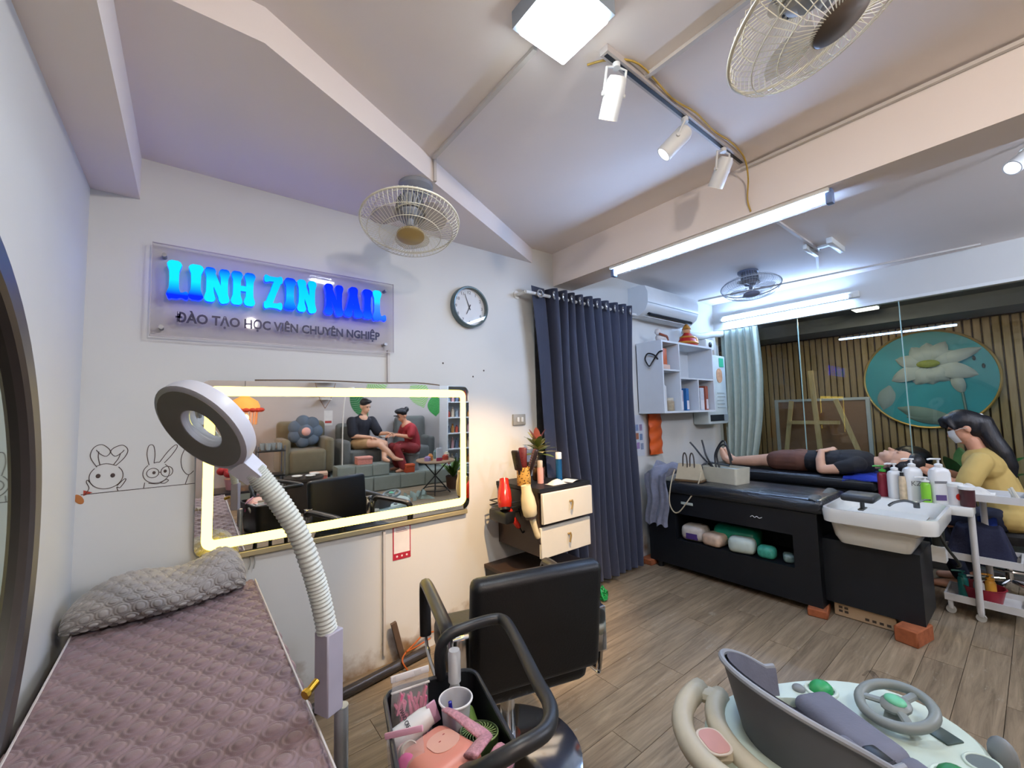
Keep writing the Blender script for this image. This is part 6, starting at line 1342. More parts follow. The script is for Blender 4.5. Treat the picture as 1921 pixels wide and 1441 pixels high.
# plant and dark bag on the floor behind the glass
t = thing('floor_plant', 'leafy green plant in the room beyond the glass', 'plant', (6.2, 0.52, 0)); t.scale = (1.35, 1.35, 1.35)
MB().lathe([(0.001, 0), (0.13, 0), (0.16, 0.30), (0.14, 0.30), (0.001, 0.27)], n=22).build('pot', mat('pot_blue', '2d4a66', 0.4), t)
rnd = random.Random(21)
for k in range(34):
    a = 2.4 * k; e = rnd.uniform(0.3, 1.2); L_ = rnd.uniform(0.35, 0.65); d = Vector((math.cos(a) * math.cos(e), math.sin(a) * math.cos(e), math.sin(e))); s_ = d.cross(Vector((0, 0, 1))).normalized()
    MB().grid(lambda u, v: Vector((0, 0, 0.32)) + d * L_ * u - Vector((0, 0, 0.22 * u * u)) + s_ * (0.05 * math.sin(PI * min(1, 0.04 + 0.94 * u)) * (v - 0.5) * 2) + Vector((0, 0, 0.015 * abs(v - 0.5))), 7, 2).build('leaf', mat('plant_green', '2f6a35', 0.5, per=0.3), t)
t = thing('black_bag', 'black rounded bag on the counter beyond the glass', 'bag', (5.75, 0.80, 0.0))
wb(MB().rbox((5.60, 0.55, 0), (5.95, 0.98, 0.74), 0.02, 1), 'counter', mat('counter_dark', '1f2325', 0.5), t)
wb(MB().sph((5.76, 0.84, 0.85), (0.12, 0.16, 0.12)), 'bag_body', M_blackp, t)

# ================================================================== baby walker
t = thing('baby_walker', 'beige and mint baby walker with grey padded seat and toy steering wheel', 'baby walker', (1.55, 0.45, 0), R(-29))
M_wb = mat('walker_beige', 'c9c2ac', 0.4, var=0.03); M_mint = mat('walker_mint', 'c2d2c6', 0.35, var=0.03); M_wg = mat('walker_grey', '7d8488', 0.45)
def oval(a, b, n=48, ex=2.4, cx=0.0):
    o_ = []
    for i in range(n):
        q = 2 * PI * i / n; c, s_ = math.cos(q), math.sin(q); o_.append((cx + a * math.copysign(abs(c) ** (2 / ex), c), b * math.copysign(abs(s_) ** (2 / ex), s_)))
    return o_
# rolling base
ov = oval(0.40, 0.355); MB().tube([(p[0] - 0.02, p[1], 0.085) for p in ov], 0.034, 10, closed=True).build('base_ring', M_wb, t)
for i in range(0, 48, 8):
    p = ov[i]; wl_ = MB().cyl((p[0] - 0.02, p[1] - 0.012, 0.025), (p[0] - 0.02, p[1] + 0.012, 0.025), 0.025, n=16).build('wheel', M_wg, t)
    MB().rbox((p[0] - 0.038, p[1] - 0.02, 0.03), (p[0] - 0.002, p[1] + 0.02, 0.07), 0.006).build('wheel_fork', M_wb, wl_)
for (x, y) in ((0.22, 0.2), (0.22, -0.2), (-0.2, 0.2), (-0.2, -0.2)):
    MB().tube([(x * 1.15, y * 1.25, 0.09), (x, y, 0.37)], 0.012, 8).build('strut', M_wg, t)
# tray with seat opening
o1 = oval(0.40, 0.245, cx=0.015); i1 = oval(0.175, 0.165, cx=-0.07); n = len(o1)
lay = [(o1, 0.97, 0.335), (o1, 1.0, 0.36), (o1, 0.985, 0.40), (o1, 0.94, 0.415), (i1, 1.02, 0.415), (i1, 1.0, 0.405), (i1, 1.0, 0.335)]
vs = [(0.015 + (p[0] - 0.015) * s_ if L0 is o1 else -0.07 + (p[0] + 0.07) * s_, p[1] * s_, z) for L0, s_, z in lay for p in L0]
fs = [(k * n + i, k * n + (i + 1) % n, (k + 1) * n + (i + 1) % n, (k + 1) * n + i) for k in range(len(lay) - 1) for i in range(n)] + [((len(lay) - 1) * n + i, (len(lay) - 1) * n + (i + 1) % n, (i + 1) % n, i) for i in range(n)]
MB().add(vs, fs).build('tray', M_mint, t)
# rear push handle: two arcs bridged, leaving two grips
def arc_pts(a, b, x0, z, k=16): return [(x0 - a * math.cos(R(-62 + 124 * i / k)), b * math.sin(R(-62 + 124 * i / k)), z) for i in range(k + 1)]
MB().tube(arc_pts(0.335, 0.275, -0.12, 0.43), [0.032] * 17, 10).tube(arc_pts(0.215, 0.245, -0.12, 0.415), [0.03] * 17, 10).build('push_handle', M_wb, t, angle=180)
for q in (-57, 0, 57):
    c, s_ = math.cos(R(q)), math.sin(R(q)); MB().tube([(-0.12 - 0.335 * c, 0.275 * s_, 0.43), (-0.12 - 0.215 * c, 0.245 * s_, 0.415)], 0.034, 10, flat=0.7).build('handle_bridge', M_wb, t)
MB().prism(rrect(0.075, 0.10, 0.03, 5), 0.0, 0.003, o=(-0.395, 0.0, 0.448)).build('sticker_edge', mat('sticker_cream', 'd9cdbd', 0.5), t)
MB().prism(rrect(0.063, 0.088, 0.026, 5), 0.0, 0.004, o=(-0.395, 0.0, 0.4485)).build('sticker', mat('sticker_pink', 'cf9c94', 0.5), t)
# padded seat: back shell, side cloth, front cushion
M_pad = mat('pad_grey', '6a6d7b', 0.85, var=0.1, scale=12, bump=0.2, bscale=120)
def bs(u, v):
    a = R(-100 + 200 * u); r_ = 0.19 + 0.035 * v; h = 0.36 + (0.13 + 0.14 * max(0, math.cos(a)) ** 0.8) * v
    return (-0.06 - r_ * math.cos(a) * (1 + 0.15 * v), r_ * 0.95 * math.sin(a), h)
MB().grid(bs, 26, 8).build('back_shell', mat('shell_grey', '595d63', 0.6), t, angle=180)
MB().grid(lambda u, v: (lambda p: (p[0] * 0.93 - 0.006, p[1] * 0.92, p[2] + 0.004))(bs(u, v)), 26, 8).build('back_pad', M_pad, t, angle=180)
MB().tube([bs(i / 26, 1.0) for i in range(27)], 0.009, 8).build('back_piping', mat('piping_pale', '8f949b', 0.5), t)
MB().grid(lambda u, v: (-0.07 + 0.16 * (1 - 0.55 * v) * math.cos(2 * PI * u), 0.15 * (1 - 0.55 * v) * math.sin(2 * PI * u), 0.40 - 0.20 * v), 28, 6, cu=True).build('seat_cloth', mat('seat_dark', '3d424c', 0.85), t, angle=180)
MB().rbox((-0.02, -0.14, 0.385), (0.115, 0.14, 0.452), 0.032, 4).build('front_cushion', M_pad, t, angle=180)
MB().rbox((-0.075, -0.145, 0.33), (0.0, -0.035, 0.45), 0.02, 3).build('side_cushion', M_pad, t, angle=180)
MB().rbox((0.05, -0.205, 0.38), (0.12, -0.12, 0.44), 0.025, 3).build('side_cushion', M_pad, t, angle=180)
MB().rbox((-0.02, -0.17, 0.44), (0.02, -0.10, 0.46), 0.006).build('buckle', M_blackp, t)
# toy dashboard
sw = Vector((0.225, 0.0, 0.468)); rt = Matrix.Rotation(R(-14), 3, 'Y')
st = MB().torus(sw, 0.088, 0.015, rt, 36, 10).build('steering_wheel', mat('wheel_grey', '7f8785', 0.4), t)
mb = MB()
for q in (0, 120, 240): mb.tube([sw, sw + rt @ Vector((0.085 * math.cos(R(q)), 0.085 * math.sin(R(q)), 0))], 0.013, 8, flat=0.6)
mb.sph(sw, (0.04, 0.04, 0.018), rot=rt); mb.cyl(sw, (0.225, 0, 0.41), 0.022, 0.035, 14); mb.build('spokes', mat('wheel_grey', '7f8785', 0.4), st)
MB().sph(sw + Vector((0, 0, 0.012)), (0.024, 0.03, 0.014)).build('horn_button', mat('button_mint', '6dc09a', 0.4), st)
for (x, y, r_, c) in ((0.13, 0.17, 0.032, '2f9a5c'), (0.16, -0.19, 0.034, '2c7a4a')):
    b_ = MB().sph((x, y, 0.42), (r_ * 1.2, r_, 0.028)).build('toy_button', mat('button_' + c, c, 0.4), t)
    MB().torus((x, y, 0.417), r_ * 1.25, 0.006, n=24, sx=1.15).build('button_ring', mat('ring_pale', 'd3e2d8', 0.4), b_)
MB().sph((0.06, 0.19, 0.418), (0.02, 0.02, 0.014)).build('small_knob', M_wg, t)
MB().rbox((0.27, -0.10, 0.412), (0.33, -0.04, 0.42), 0.004).build('music_panel', mat('panel_dark', '3f4f4c', 0.4), t)
MB().lathe([(0.001, 0), (0.03, 0), (0.03, 0.006), (0.001, 0.006)], (0.29, -0.165, 0.412), n=24, sx=1.2).build('speaker', mat('speaker_grey', '5f6a6a', 0.5), t)
MB().torus((0.29, -0.165, 0.417), 0.033, 0.004, n=24, sx=1.2).build('speaker_ring', M_mint, t)
MB().sph((0.40, -0.14, 0.40), (0.02, 0.035, 0.05)).build('side_mirror', M_wg, t)
solo(MB().tube(smooth_path([(2.78, 0.66, 0.004), (2.76, 0.63, 0.045), (2.70, 0.59, 0.05), (2.64, 0.545, 0.018), (2.62, 0.53, 0.004)], 5), 0.012, 8, flat=0.25), 'plastic_strip', M_clear, 'clear bent plastic strip lying on the floor beyond the walker', 'plastic strip', (2.7, 0.59, 0.0), angle=180)
# ================================================================== the far end of the room, seen in the lit mirror
M_pf = mat('platform_grey', '7f8780', 0.6, var=0.05)
t = thing('seating_platform', 'low grey panelled platform that carries the sofa and armchair', 'platform', (2.5, -2.4, 0))
wb(MB().box((0.55, -2.98, 0.0), (4.6, -1.90, 0.245)), 'deck', M_pf, t, smooth=False)
for k in range(9):
    wb(MB().rbox((0.57 + 0.447 * k, -1.90, 0.02), (1.0 + 0.447 * k, -1.885, 0.235), 0.004, 1), 'panel', mat('platform_panel', '8b938b', 0.55, var=0.04), t)
t = thing('foot_bench', 'grey panelled bench in front of the sofa', 'bench', (2.25, -2.0, 0.245))
wb(MB().box((1.80, -2.16, 0.245), (2.62, -1.93, 0.44)), 'body', M_pf, t, smooth=False)
for k in range(3):
    wb(MB().rbox((1.81 + 0.27 * k, -1.93, 0.26), (2.065 + 0.27 * k, -1.917, 0.43), 0.004, 1), 'panel', mat('platform_panel', '8b938b', 0.55), t)
M_ol = mat('olive_velvet', '6f6852', 0.8, var=0.06, sheen=0.3); M_gv = mat('grey_velvet', '5e6260', 0.8, var=0.06, sheen=0.3)
def seat(name, lab, x0, x1, y0, y1, z0, zs, zb, m, arms=(1, 1), cat='armchair'):
    t = thing(name, lab, cat, ((x0 + x1) / 2, (y0 + y1) / 2, z0))
    a = 0.13
    wb(MB().rbox((x0 + a * arms[0], y0 + 0.1, z0 + 0.10), (x1 - a * arms[1], y1, zs), 0.05, 3), 'seat', m, t)
    wb(MB().rbox((x0 + 0.03, y0, z0 + 0.08), (x1 - 0.03, y0 + 0.16, zb), 0.07, 4), 'backrest', m, t)
    if arms[0]: wb(MB().rbox((x0, y0 + 0.05, z0 + 0.08), (x0 + a + 0.02, y1 - 0.02, zs + 0.17), 0.06, 4), 'arm', m, t)
    if arms[1]: wb(MB().rbox((x1 - a - 0.02, y0 + 0.05, z0 + 0.08), (x1, y1 - 0.02, zs + 0.17), 0.06, 4), 'arm', m, t)
    for lx in (x0 + 0.07, x1 - 0.07):
        for ly in (y0 + 0.07, y1 - 0.08): wb(MB().cyl((lx, ly, z0), (lx, ly, z0 + 0.12), 0.02, n=8), 'leg', M_blackp, t)
    return t
seat('armchair', 'olive armchair holding a blue flower cushion, seen in the lit mirror', 1.08, 1.86, -2.92, -2.25, 0.245, 0.70, 1.12, M_ol)
seat('sofa', 'grey sofa with a rounded arm, seen in the lit mirror', 1.98, 2.64, -2.92, -2.30, 0.245, 0.63, 1.06, M_gv, (1, 0), 'sofa')
seat('sofa', 'grey chair with a domed back beside the display shelf', 3.05, 3.72, -2.94, -2.40, 0.245, 0.62, 1.16, M_gv, (0, 1), 'armchair')
t = thing('flower_cushion', 'blue grey flower shaped cushion with a pink centre on the armchair', 'cushion', (1.48, -2.58, 0.705))
for k in range(7):
    a = 2 * PI * k / 7; wb(MB().sph((1.48 + 0.155 * math.cos(a), -2.58, 0.965 + 0.155 * math.sin(a)), (0.11, 0.055, 0.11)), 'petal', mat('cushion_blue', '5c6b7c', 0.85), t)
wb(MB().sph((1.48, -2.555, 0.965), (0.12, 0.06, 0.12)), 'pad', mat('cushion_blue', '5c6b7c', 0.85), t)
wb(MB().sph((1.48, -2.515, 0.965), (0.07, 0.035, 0.07)), 'centre', mat('cushion_pink', 'd9a8a0', 0.8), t)
# man in dark shirt on the sofa
t = thing('person', 'seated person in a dark loose shirt and beige shorts, seen in the lit mirror', 'person', (2.36, -2.5, 0.63))
mb = MB()
limb(mb, [(2.34, -2.56, 0.72), (2.35, -2.57, 0.90), (2.36, -2.55, 1.05), (2.37, -2.53, 1.13)], [0.12, 0.12, 0.125, 0.10])
mb.sph((2.36, -2.55, 1.08), (0.18, 0.10, 0.11)); limb(mb, [(2.38, -2.53, 1.16), (2.39, -2.515, 1.25)], [0.055, 0.05])
P = head(mb, (2.40, -2.50, 1.355), (0.45, 0.85, -0.25), (0.1, 0.25, 0.96), 1.02)
limb(mb, [(2.26, -2.50, 0.71), (2.42, -2.28, 0.74), (2.55, -2.18, 0.73)], [0.09, 0.075, 0.058]); limb(mb, [(2.55, -2.17, 0.72), (2.66, -2.10, 0.60), (2.74, -2.04, 0.50)], [0.055, 0.052, 0.037]); limb(mb, [(2.74, -2.04, 0.49), (2.80, -2.00, 0.475), (2.86, -1.97, 0.465)], [0.038, 0.034, 0.024])
limb(mb, [(2.44, -2.50, 0.71), (2.56, -2.30, 0.74), (2.66, -2.24, 0.72)], [0.09, 0.075, 0.058]); limb(mb, [(2.66, -2.24, 0.71), (2.62, -2.14, 0.58), (2.58, -2.06, 0.50)], [0.055, 0.052, 0.037]); limb(mb, [(2.58, -2.06, 0.49), (2.60, -2.0, 0.475), (2.62, -1.95, 0.465)], [0.038, 0.034, 0.024])
for sx, ex, wx in ((-1, (2.18, -2.45, 0.86), (2.42, -2.28, 0.84)), (1, (2.62, -2.42, 0.88), (2.72, -2.26, 0.90))):
    limb(mb, [(2.36 + sx * 0.18, -2.54, 1.10), ex], [0.052, 0.042]); limb(mb, [ex, wx], [0.04, 0.027]); hand(mb, wx, (0.8, 0.5, -0.1), (0, 0, -1), 1, 0.6)
remesh(wb(mb, 'body', SKIN2, t), 0.0085, 3); eyes(P, t)
mb = MB(); limb(mb, [(2.34, -2.56, 0.74), (2.35, -2.57, 0.90), (2.36, -2.55, 1.05), (2.37, -2.535, 1.16)], [0.145, 0.145, 0.145, 0.085]); mb.sph((2.36, -2.55, 1.08), (0.21, 0.125, 0.12))
for q, ex in ((-1, (2.19, -2.47, 0.90)), (1, (2.60, -2.44, 0.92))): limb(mb, [(2.36 + q * 0.17, -2.54, 1.10), ex], [0.085, 0.085])
remesh(wb(mb, 'dark_shirt', mat('shirt_dark_navy', '191d28', 0.8, bump=0.5, bscale=12), t), 0.011, 3)
mb = MB(); mb.sph((2.35, -2.54, 0.71), (0.17, 0.14, 0.085)); limb(mb, [(2.26, -2.50, 0.715), (2.38, -2.33, 0.735)], [0.10, 0.092]); limb(mb, [(2.44, -2.50, 0.715), (2.53, -2.34, 0.735)], [0.10, 0.092])
remesh(wb(mb, 'beige_shorts', mat('shorts_beige', 'a98a62', 0.8), t), 0.011, 3)
mb = MB(); mb.sph(P(0, -0.02, 0.06), (0.085, 0.10, 0.085)); mb.sph(P(0, 0.04, 0.095), (0.07, 0.055, 0.035)); remesh(wb(mb, 'hair', HAIR, t), 0.01, 2)
# woman in red
t = thing('stool', 'small grey stool under the person in red', 'stool', (3.10, -2.16, 0.245))
MB().lathe([(0.001, 0), (0.15, 0), (0.15, 0.02), (0.13, 0.06), (0.13, 0.26), (0.15, 0.28), (0.15, 0.31), (0.001, 0.31)], n=24).build('pouf', M_gv, t)
t = thing('person', 'person dressed in red with a dark cap, working on nails, seen in the lit mirror', 'person', (3.08, -2.16, 0.56))
mb = MB()
limb(mb, [(3.12, -2.16, 0.64), (3.11, -2.16, 0.80), (3.06, -2.16, 0.94), (3.02, -2.16, 1.02)], [0.12, 0.11, 0.115, 0.095]); mb.sph((3.04, -2.16, 0.97), (0.10, 0.17, 0.10))
limb(mb, [(3.0, -2.16, 1.04), (2.96, -2.16, 1.12)], [0.052, 0.048]); P = head(mb, (2.93, -2.16, 1.20), (-0.86, 0.10, -0.5), (-0.45, 0, 0.88), 0.95)
for q in (-1, 1):
    limb(mb, [(3.10, -2.16 + q * 0.09, 0.63), (2.95, -2.16 + q * 0.11, 0.66), (2.80, -2.16 + q * 0.12, 0.66)], [0.09, 0.075, 0.056]); limb(mb, [(2.80, -2.16 + q * 0.12, 0.65), (2.86, -2.15 + q * 0.12, 0.46), (2.90, -2.14 + q * 0.12, 0.32)], [0.054, 0.05, 0.036]); limb(mb, [(2.90, -2.14 + q * 0.12, 0.29), (2.84, -2.14 + q * 0.12, 0.275), (2.78, -2.14 + q * 0.12, 0.268)], [0.036, 0.032, 0.022])
    limb(mb, [(3.04, -2.16 + q * 0.175, 0.99), (3.0, -2.15 + q * 0.20, 0.84)], [0.05, 0.042]); limb(mb, [(3.0, -2.15 + q * 0.20, 0.84), (2.80, -2.16 + q * 0.08, 0.87)], [0.04, 0.026]); hand(mb, (2.80, -2.16 + q * 0.08, 0.87), (-0.95, -q * 0.2, 0), (0, 0, -1), -q, 0.7)
remesh(wb(mb, 'body', SKIN, t), 0.0085, 3); eyes(P, t)
mb = MB(); limb(mb, [(3.13, -2.16, 0.64), (3.12, -2.16, 0.80), (3.07, -2.16, 0.94), (3.02, -2.16, 1.035)], [0.145, 0.135, 0.135, 0.08]); mb.sph((3.05, -2.16, 0.97), (0.12, 0.195, 0.11))
for q in (-1, 1): limb(mb, [(3.04, -2.16 + q * 0.17, 0.99), (3.0, -2.15 + q * 0.205, 0.88)], [0.07, 0.066])
remesh(wb(mb, 'red_blouse', mat('blouse_red', '8e1f28', 0.75, bump=0.4, bscale=14), t), 0.011, 3)
mb = MB(); mb.sph((3.12, -2.16, 0.63), (0.14, 0.17, 0.09))
for q in (-1, 1): limb(mb, [(3.10, -2.16 + q * 0.09, 0.63), (2.95, -2.16 + q * 0.11, 0.66), (2.80, -2.16 + q * 0.12, 0.655), (2.86, -2.15 + q * 0.12, 0.46), (2.90, -2.14 + q * 0.12, 0.34)], [0.105, 0.09, 0.075, 0.072, 0.068])
remesh(wb(mb, 'red_trousers', mat('trousers_red', '7c2428', 0.75, var=0.1), t), 0.011, 3)
mb = MB(); mb.sph(P(0, -0.03, 0.05), (0.085, 0.095, 0.08)); mb.sph(P(0, -0.13, 0.05), (0.045, 0.045, 0.05)); remesh(wb(mb, 'hair', HAIR, t), 0.01, 2)
mb = MB(); mb.sph(P(0, 0.005, 0.085), (0.088, 0.098, 0.05)); mb.sph(P(0, 0.10, 0.05), (0.06, 0.05, 0.012)); remesh(wb(mb, 'cap', mat('cap_dark', '22252b', 0.7), t), 0.008, 2)
t = thing('nail_table', 'small white manicure table between the two seated people', 'table', (2.72, -2.42, 0.245))
wb(MB().rbox((2.67, -2.60, 0.80), (2.90, -2.40, 0.83), 0.01), 'top', M_offw, t); wb(MB().cyl((2.78, -2.50, 0.245), (2.78, -2.50, 0.80), 0.02, n=10), 'column', M_steel, t); wb(MB().lathe([(0.001, 0), (0.12, 0), (0.11, 0.02), (0.001, 0.02)], (2.78, -2.50, 0.245), n=20), 'foot', M_steel, t)
# leaf decals on the rear wall
def decal(lab, x, z, L_, wd, ang, m, cuts=True):
    t = thing('leaf_decal', lab, 'wall decal', (x, YB, z), group='tropical leaf decals on the rear wall')
    d = Vector((math.cos(R(ang)), math.sin(R(ang)))); n_ = Vector((-d.y, d.x))
    n = 14
    for s in (-1, 1):
        for k in range(n):
            u0 = k / n + 0.01; u1 = (k + (0.72 if cuts else 1.02)) / n
            w0 = wd * math.sin(PI * (0.05 + 0.93 * u0)) ** 0.8; w1 = wd * math.sin(PI * min(1, 0.05 + 0.93 * u1)) ** 0.8
            p = [d * L_ * u0, d * L_ * u1, d * L_ * (u1 + 0.10) + n_ * s * w1, d * L_ * (u0 + 0.10) + n_ * s * w0]
            MB().add([(q.x, 0.003, q.y) for q in p] + [(q.x, 0.0, q.y) for q in p], [(0, 1, 2, 3), (7, 6, 5, 4), (0, 4, 5, 1), (1, 5, 6, 2), (2, 6, 7, 3), (3, 7, 4, 0)]).build('leaflet', m, t, smooth=False)
G1 = mat('decal_green', '2c8a3c', 0.6, var=0.15); G2 = mat('decal_dark_green', '1e6b34', 0.6); G3 = mat('decal_light_green', '7fb45a', 0.6)
decal('dark green banana leaf decal behind the sofa', 2.62, 1.10, 0.55, 0.14, 120, G2, False)
decal('light striped palm leaf decal above the sofa', 2.55, 1.55, 0.55, 0.16, 40, G3)
decal('striped palm leaf decal above the person in red', 3.75, 1.30, 0.55, 0.22, 110, G3)
decal('round dark green leaf decal beside the display shelf', 4.02, 1.12, 0.40, 0.17, 95, G1, False)
decal('small green leaf decal behind the manicure table', 3.30, 0.80, 0.30, 0.13, 70, G1, False)
# hat lantern with red flowers
t = thing('hat_lantern', 'warm glowing hat shaped lantern with red flowers, seen in the lit mirror', 'lamp', (0.62, -2.2, 2.69))
wb(MB().cyl((0.62, -2.2, 1.52), (0.62, -2.2, 2.69), 0.004, n=6), 'cord', M_dark, t)
wb(MB().lathe([(0.03, 1.55), (0.05, 1.52), (0.10, 1.49), (0.16, 1.45), (0.185, 1.39), (0.19, 1.34)], (0.62, -2.2, 0), n=28), 'shade', mat('straw_shade', 'c98f4a', 0.7, emit='e08a30', estr=0.9, bump=0.3), t)
wb(MB().sph((0.62, -2.2, 1.22), 0.05, 14, 10), 'bulb', emission('lantern_bulb', 'ffb040', 55.0), t)
for k in range(16):
    a = 2 * PI * k / 16; wb(MB().sph((0.62 + 0.20 * math.cos(a), -2.2 + 0.20 * math.sin(a), 1.33), (0.045, 0.045, 0.03), 10, 7), 'flower', mat('flower_red', 'c03a22', 0.7, var=0.2), t)
for k in range(20):
    a = 2 * PI * k / 20; wb(MB().tube([(0.62 + 0.16 * math.cos(a), -2.2 + 0.16 * math.sin(a), 1.33), (0.62 + 0.15 * math.cos(a), -2.2 + 0.15 * math.sin(a), 1.12)], 0.004, 5), 'tassel', mat('tassel_gold', 'b98a4a', 0.7), t)
# hanging wire shelf and poster behind the armchair
t = thing('wire_shelf', 'white triangular wire shelf on the rear wall above the armchair', 'shelf', (1.9, -2.9, 1.30))
for (z, w_) in ((1.78, 0.34), (1.62, 0.26), (1.47, 0.17)): wb(MB().box((1.85 - w_ / 2, -2.99, z), (1.85 + w_ / 2, -2.80, z + 0.015)), 'tier', M_offw, t, smooth=False)
for s in (-1, 1): wb(MB().tube([(1.85 + s * 0.20, -2.90, 1.90), (1.85 + s * 0.17, -2.90, 1.78), (1.85 + s * 0.085, -2.90, 1.47), (1.85, -2.90, 1.32)], 0.006, 6), 'wire', mat('wire_brown', '8a6a50', 0.5), t)
t = thing('poster', 'white price poster with red print on the rear wall', 'poster', (1.93, YB, 1.15))
MB().box((-0.07, 0, -0.13), (0.07, 0.004, 0.13)).build('sheet', mat('poster_white', 'd8d6d2', 0.6), t, smooth=False)
MB().box((-0.055, 0.003, -0.09), (0.055, 0.005, -0.05)).build('red_band', mat('poster_red', 'a83a34', 0.6), t, smooth=False)
t = thing('floor_lamp', 'slim white floor lamp beside the sofa arm', 'lamp', (1.93, -2.12, 0.245))
MB().lathe([(0.001, 0), (0.05, 0), (0.05, 0.015), (0.001, 0.02)], n=20).build('base', M_offw, t); MB().tube(smooth_path([(0, 0, 0.01), (0.0, 0, 0.9), (0.04, 0, 1.35), (0.12, 0.02, 1.42)], 6), 0.009, 8).build('stem', M_offw, t); MB().lathe([(0.03, 0), (0.05, -0.05), (0.045, -0.05), (0.001, -0.01)], (0.13, 0.02, 1.43), n=16).build('shade', M_offw, t)
# small furniture and boxes in front of the platform
t = thing('tea_trolley', 'small dark trolley with glasses in front of the lantern', 'trolley', (0.88, -1.75, 0))
for z in (0.08, 0.45, 0.78): wb(MB().rbox((0.72, -1.88, z), (1.05, -1.62, z + 0.02), 0.005), 'tray', M_blackp, t)
for x in (0.73, 1.04):
    for y in (-1.87, -1.63): wb(MB().cyl((x, y, 0), (x, y, 0.86), 0.01, n=8), 'post', M_steel, t)
for k in range(4): solo(MB().lathe([(0.001, 0), (0.028, 0), (0.033, 0.09), (0.03, 0.09), (0.025, 0.008), (0.001, 0.008)], (0.79 + 0.065 * k, -1.74 + 0.03 * (k % 2), 0.80), n=16), 'drinking_glass', mat('glass_grey', 'aab2b4', 0.15, alpha=0.6), ('first', 'second', 'third', 'last')[k] + ' grey drinking glass along the small dark trolley, counted from the lantern side', 'glass', (0.79 + 0.065 * k, -1.74, 0.80), 'glasses on the small trolley')
t = thing('tub_table', 'round dark tub table set with three white bowls', 'table', (1.24, -1.42, 0))
MB().lathe([(0.001, 0), (0.17, 0), (0.21, 0.1), (0.22, 0.40), (0.24, 0.42), (0.24, 0.45), (0.001, 0.45)], n=30).build('tub', mat('tub_brown', '3a3430', 0.4), t)
for k, (x, y) in enumerate(((-0.10, 0.08), (0.05, 0.13), (0.13, 0.0))):
    solo(MB().lathe([(0.001, 0), (0.03, 0), (0.065, 0.03), (0.062, 0.032), (0.028, 0.006), (0.001, 0.006)], (1.24 + x, -1.42 + y, 0.45), n=20), 'white_bowl', M_offw, 'shallow white bowl on the tub table, ' + ('lantern side', 'mirror side', 'sofa side')[k], 'bowl', (1.24 + x, -1.42 + y, 0.45), 'white bowls on the tub table')
def carton(lab, c, s, col, col2, r=0.0):
    t = thing('gift_box', lab, 'box', c, r)
    MB().rbox((-s[0] / 2, -s[1] / 2, 0), (s[0] / 2, s[1] / 2, s[2] * 0.7), 0.006, 1).build('box', mat('box_' + col, col, 0.5, var=0.15, scale=40), t)
    MB().rbox((-s[0] / 2 - .004, -s[1] / 2 - .004, s[2] * 0.7), (s[0] / 2 + .004, s[1] / 2 + .004, s[2]), 0.006, 1).build('lid', mat('lid_' + col2, col2, 0.5), t)
carton('pink patterned box on the platform edge before the armchair', (1.55, -1.98, 0.245), (0.24, 0.16, 0.15), 'b8685a', 'd9b8a0', 0.2)
carton('pink box on the foot bench in front of the sofa', (2.24, -2.05, 0.44), (0.24, 0.15, 0.12), 'cf8678', 'd99a8c')
carton('orange box on the platform under the stool', (2.98, -1.955, 0.245), (0.16, 0.10, 0.14), 'b0492a', 'c0562e')
t = thing('folding_table', 'round folding table with crossed black legs crowded with small goods', 'table', (3.12, -1.28, 0))
MB().lathe([(0.001, 0.50), (0.30, 0.50), (0.31, 0.51), (0.30, 0.525), (0.001, 0.525)], n=32).build('top', mat('table_wood', '8a7358', 0.5), t)
for a in (0.5, 2.07):
    for s in (-1, 1): MB().tube([(0.24 * math.cos(a) * s, 0.24 * math.sin(a) * s, 0.0), (-0.20 * math.cos(a) * s, -0.20 * math.sin(a) * s, 0.50)], 0.010, 8).build('leg', M_blackp, t)
MB().torus((0, 0, 0.06), 0.2, 0.008, n=28).build('leg_ring', M_blackp, t)
t = thing('card_stand', 'pink and white card stand on the folding table', 'card', (3.10, -1.12, 0.525))
MB().rbox((-0.05, -0.012, 0), (0.05, 0.012, 0.20), 0.003, 1).build('card', mat('stand_white', 'cfd2da', 0.5), t); MB().rbox((-0.052, 0.004, 0), (0.052, 0.0135, 0.05), 0.003, 1).build('footer', mat('stand_pink', 'b03a5a', 0.5), t)
for (dx, dy, h, r_, c, lab) in ((-0.17, 0.06, 0.07, 0.05, '9a86b0', 'lilac pot on the folding table'), (-0.10, 0.02, 0.10, 0.04, 'd08a4a', 'amber jar on the folding table'), (0.12, 0.10, 0.08, 0.05, 'b0483a', 'red pot on the folding table'), (0.19, 0.02, 0.11, 0.04, 'c7c2a8', 'cream pot on the folding table'), (0.05, -0.10, 0.14, 0.035, '6f8a8c', 'tall grey bottle on the folding table')):
    bottle(lab, (3.12 + dx, -1.28 + dy, 0.525), h, r_, mat('goods_' + c, c, 0.35), None, mat('goods_cap_' + c, c, 0.4), 'jar', 'cosmetic_pot')
t = thing('green_plant', 'tall green plant standing beside the folding table', 'plant', (3.52, -1.42, 0))
MB().lathe([(0.001, 0), (0.10, 0), (0.12, 0.2), (0.10, 0.2), (0.001, 0.18)], n=20).build('pot', mat('pot_brown', '5b4030', 0.6), t)
rnd = random.Random(4)
for k in range(26):
    a = 2.4 * k; e = rnd.uniform(0.7, 1.4); L_ = rnd.uniform(0.3, 0.5); d = Vector((math.cos(a) * math.cos(e), math.sin(a) * math.cos(e), math.sin(e))); s_ = d.cross(Vector((0, 0, 1))).normalized()
    MB().grid(lambda u, v: Vector((0, 0, 0.18)) + d * L_ * u - Vector((0, 0, 0.1 * u * u)) + s_ * (0.03 * math.sin(PI * min(1, 0.04 + 0.94 * u)) * (v - 0.5) * 2), 5, 2).build('leaf', mat('plant_moss', '4a6a24', 0.5, per=0.3), t)
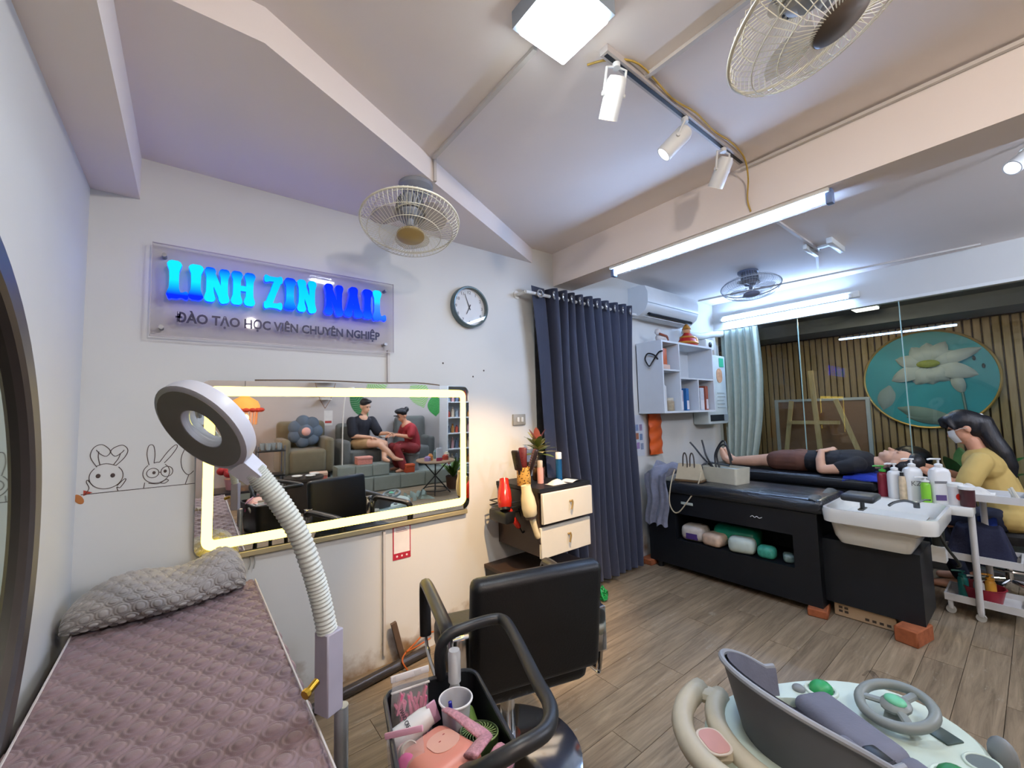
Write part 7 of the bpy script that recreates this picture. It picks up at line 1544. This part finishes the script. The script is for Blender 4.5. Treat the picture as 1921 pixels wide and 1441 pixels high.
t = thing('display_shelf', 'white display shelf packed with products, seen at the mirror end', 'shelf', (4.0, -2.2, 0))
for x in (3.74, 4.32): wb(MB().box((x, -2.32, 0.245), (x + 0.02, -2.02, 1.75)), 'side_panel', M_shelf, t, smooth=False)
shz = (0.26, 0.55, 0.84, 1.13, 1.42, 1.72)
for z in shz: wb(MB().box((3.76, -2.32, z), (4.32, -2.02, z + 0.018)), 'shelf_board', M_shelf, t, smooth=False)
wb(MB().box((3.76, -2.335, 0.245), (4.32, -2.32, 1.75)), 'back_panel', M_shelf, t, smooth=False)
rnd = random.Random(12); cols = ['b0483a', 'c9b8a0', '8a96a0', 'b58a8a', '5f6f86', 'a8743c']
for zi, z in enumerate(shz[:-1]):
    for k in range(6):
        c = cols[(k + zi * 2) % 6]; h = rnd.uniform(0.12, 0.22)
        o = tag(MB().lathe([(0.001, 0), (0.03, 0), (0.032, h * 0.7), (0.016, h * 0.8), (0.016, h), (0.001, h)], n=12).build('product_bottle', mat('prod_' + c, c, 0.4), loc=(3.82 + 0.088 * k, -2.12, z + 0.018)), {'b0483a': 'red', 'c9b8a0': 'cream', '8a96a0': 'grey', 'b58a8a': 'pink', '5f6f86': 'blue', 'a8743c': 'brown'}[c] + ' product bottle on the ' + ('lowest', 'second', 'third', 'fourth', 'fifth')[zi] + ' board of the display shelf', 'bottle', 'products on the display shelf')
# bouquet on a dark side table near the bed end, and a heap of clear wrap on the floor
t = thing('side_table', 'dark side table holding a red bouquet near the bed', 'table', (0.42, -0.95, 0))
MB().rbox((-0.22, -0.18, 0.44), (0.22, 0.18, 0.47), 0.008).build('top', mat('table_dark', '2a2224', 0.5), t)
for sx in (-0.19, 0.19):
    for sy in (-0.15, 0.15): MB().cyl((sx, sy, 0), (sx, sy, 0.44), 0.014, n=8).build('leg', M_blackp, t)
t = thing('red_bouquet', 'bouquet of round red flowers on the dark side table', 'flowers', (0.40, -0.95, 0.47))
MB().lathe([(0.001, 0), (0.05, 0), (0.07, 0.12), (0.06, 0.12), (0.001, 0.1)], n=18).build('vase', mat('vase_pink', 'c98a90', 0.4), t)
for k in range(9):
    a = 2.4 * k; r_ = 0.035 * math.sqrt(k); MB().sph((r_ * 1.3 * math.cos(a), r_ * math.sin(a), 0.19 + 0.02 * (k % 3)), (0.052, 0.052, 0.045), 12, 8).build('bloom', mat('bloom_red', 'a81e22', 0.6, var=0.2, scale=30), t)
mb = MB(); rnd = random.Random(31)
for k in range(24):
    c = Vector((2.45 + rnd.uniform(-0.3, 0.4), -1.15 + rnd.uniform(-0.15, 0.15), 0.0)); d = Vector((rnd.uniform(-1, 1), rnd.uniform(-1, 1), 0)) * 0.1; h = rnd.uniform(0.03, 0.14)
    mb.grid(lambda u, v: (c.x + d.x * (u - 0.5) * 2 + 0.03 * math.sin(9 * v), c.y + d.y * (u - 0.5) * 2 + 0.06 * (v - 0.5), 0.004 + h * math.sin(PI * u) * math.sin(PI * v)), 6, 4)
o = solo(mb, 'plastic_wrap', mat('wrap_mint', 'a9bdb2', 0.3, alpha=0.7, var=0.1), 'heap of pale crumpled wrapping film on the floor, seen in the mirror', 'wrapping', (2.5, -1.15, 0)); o['kind'] = 'stuff'
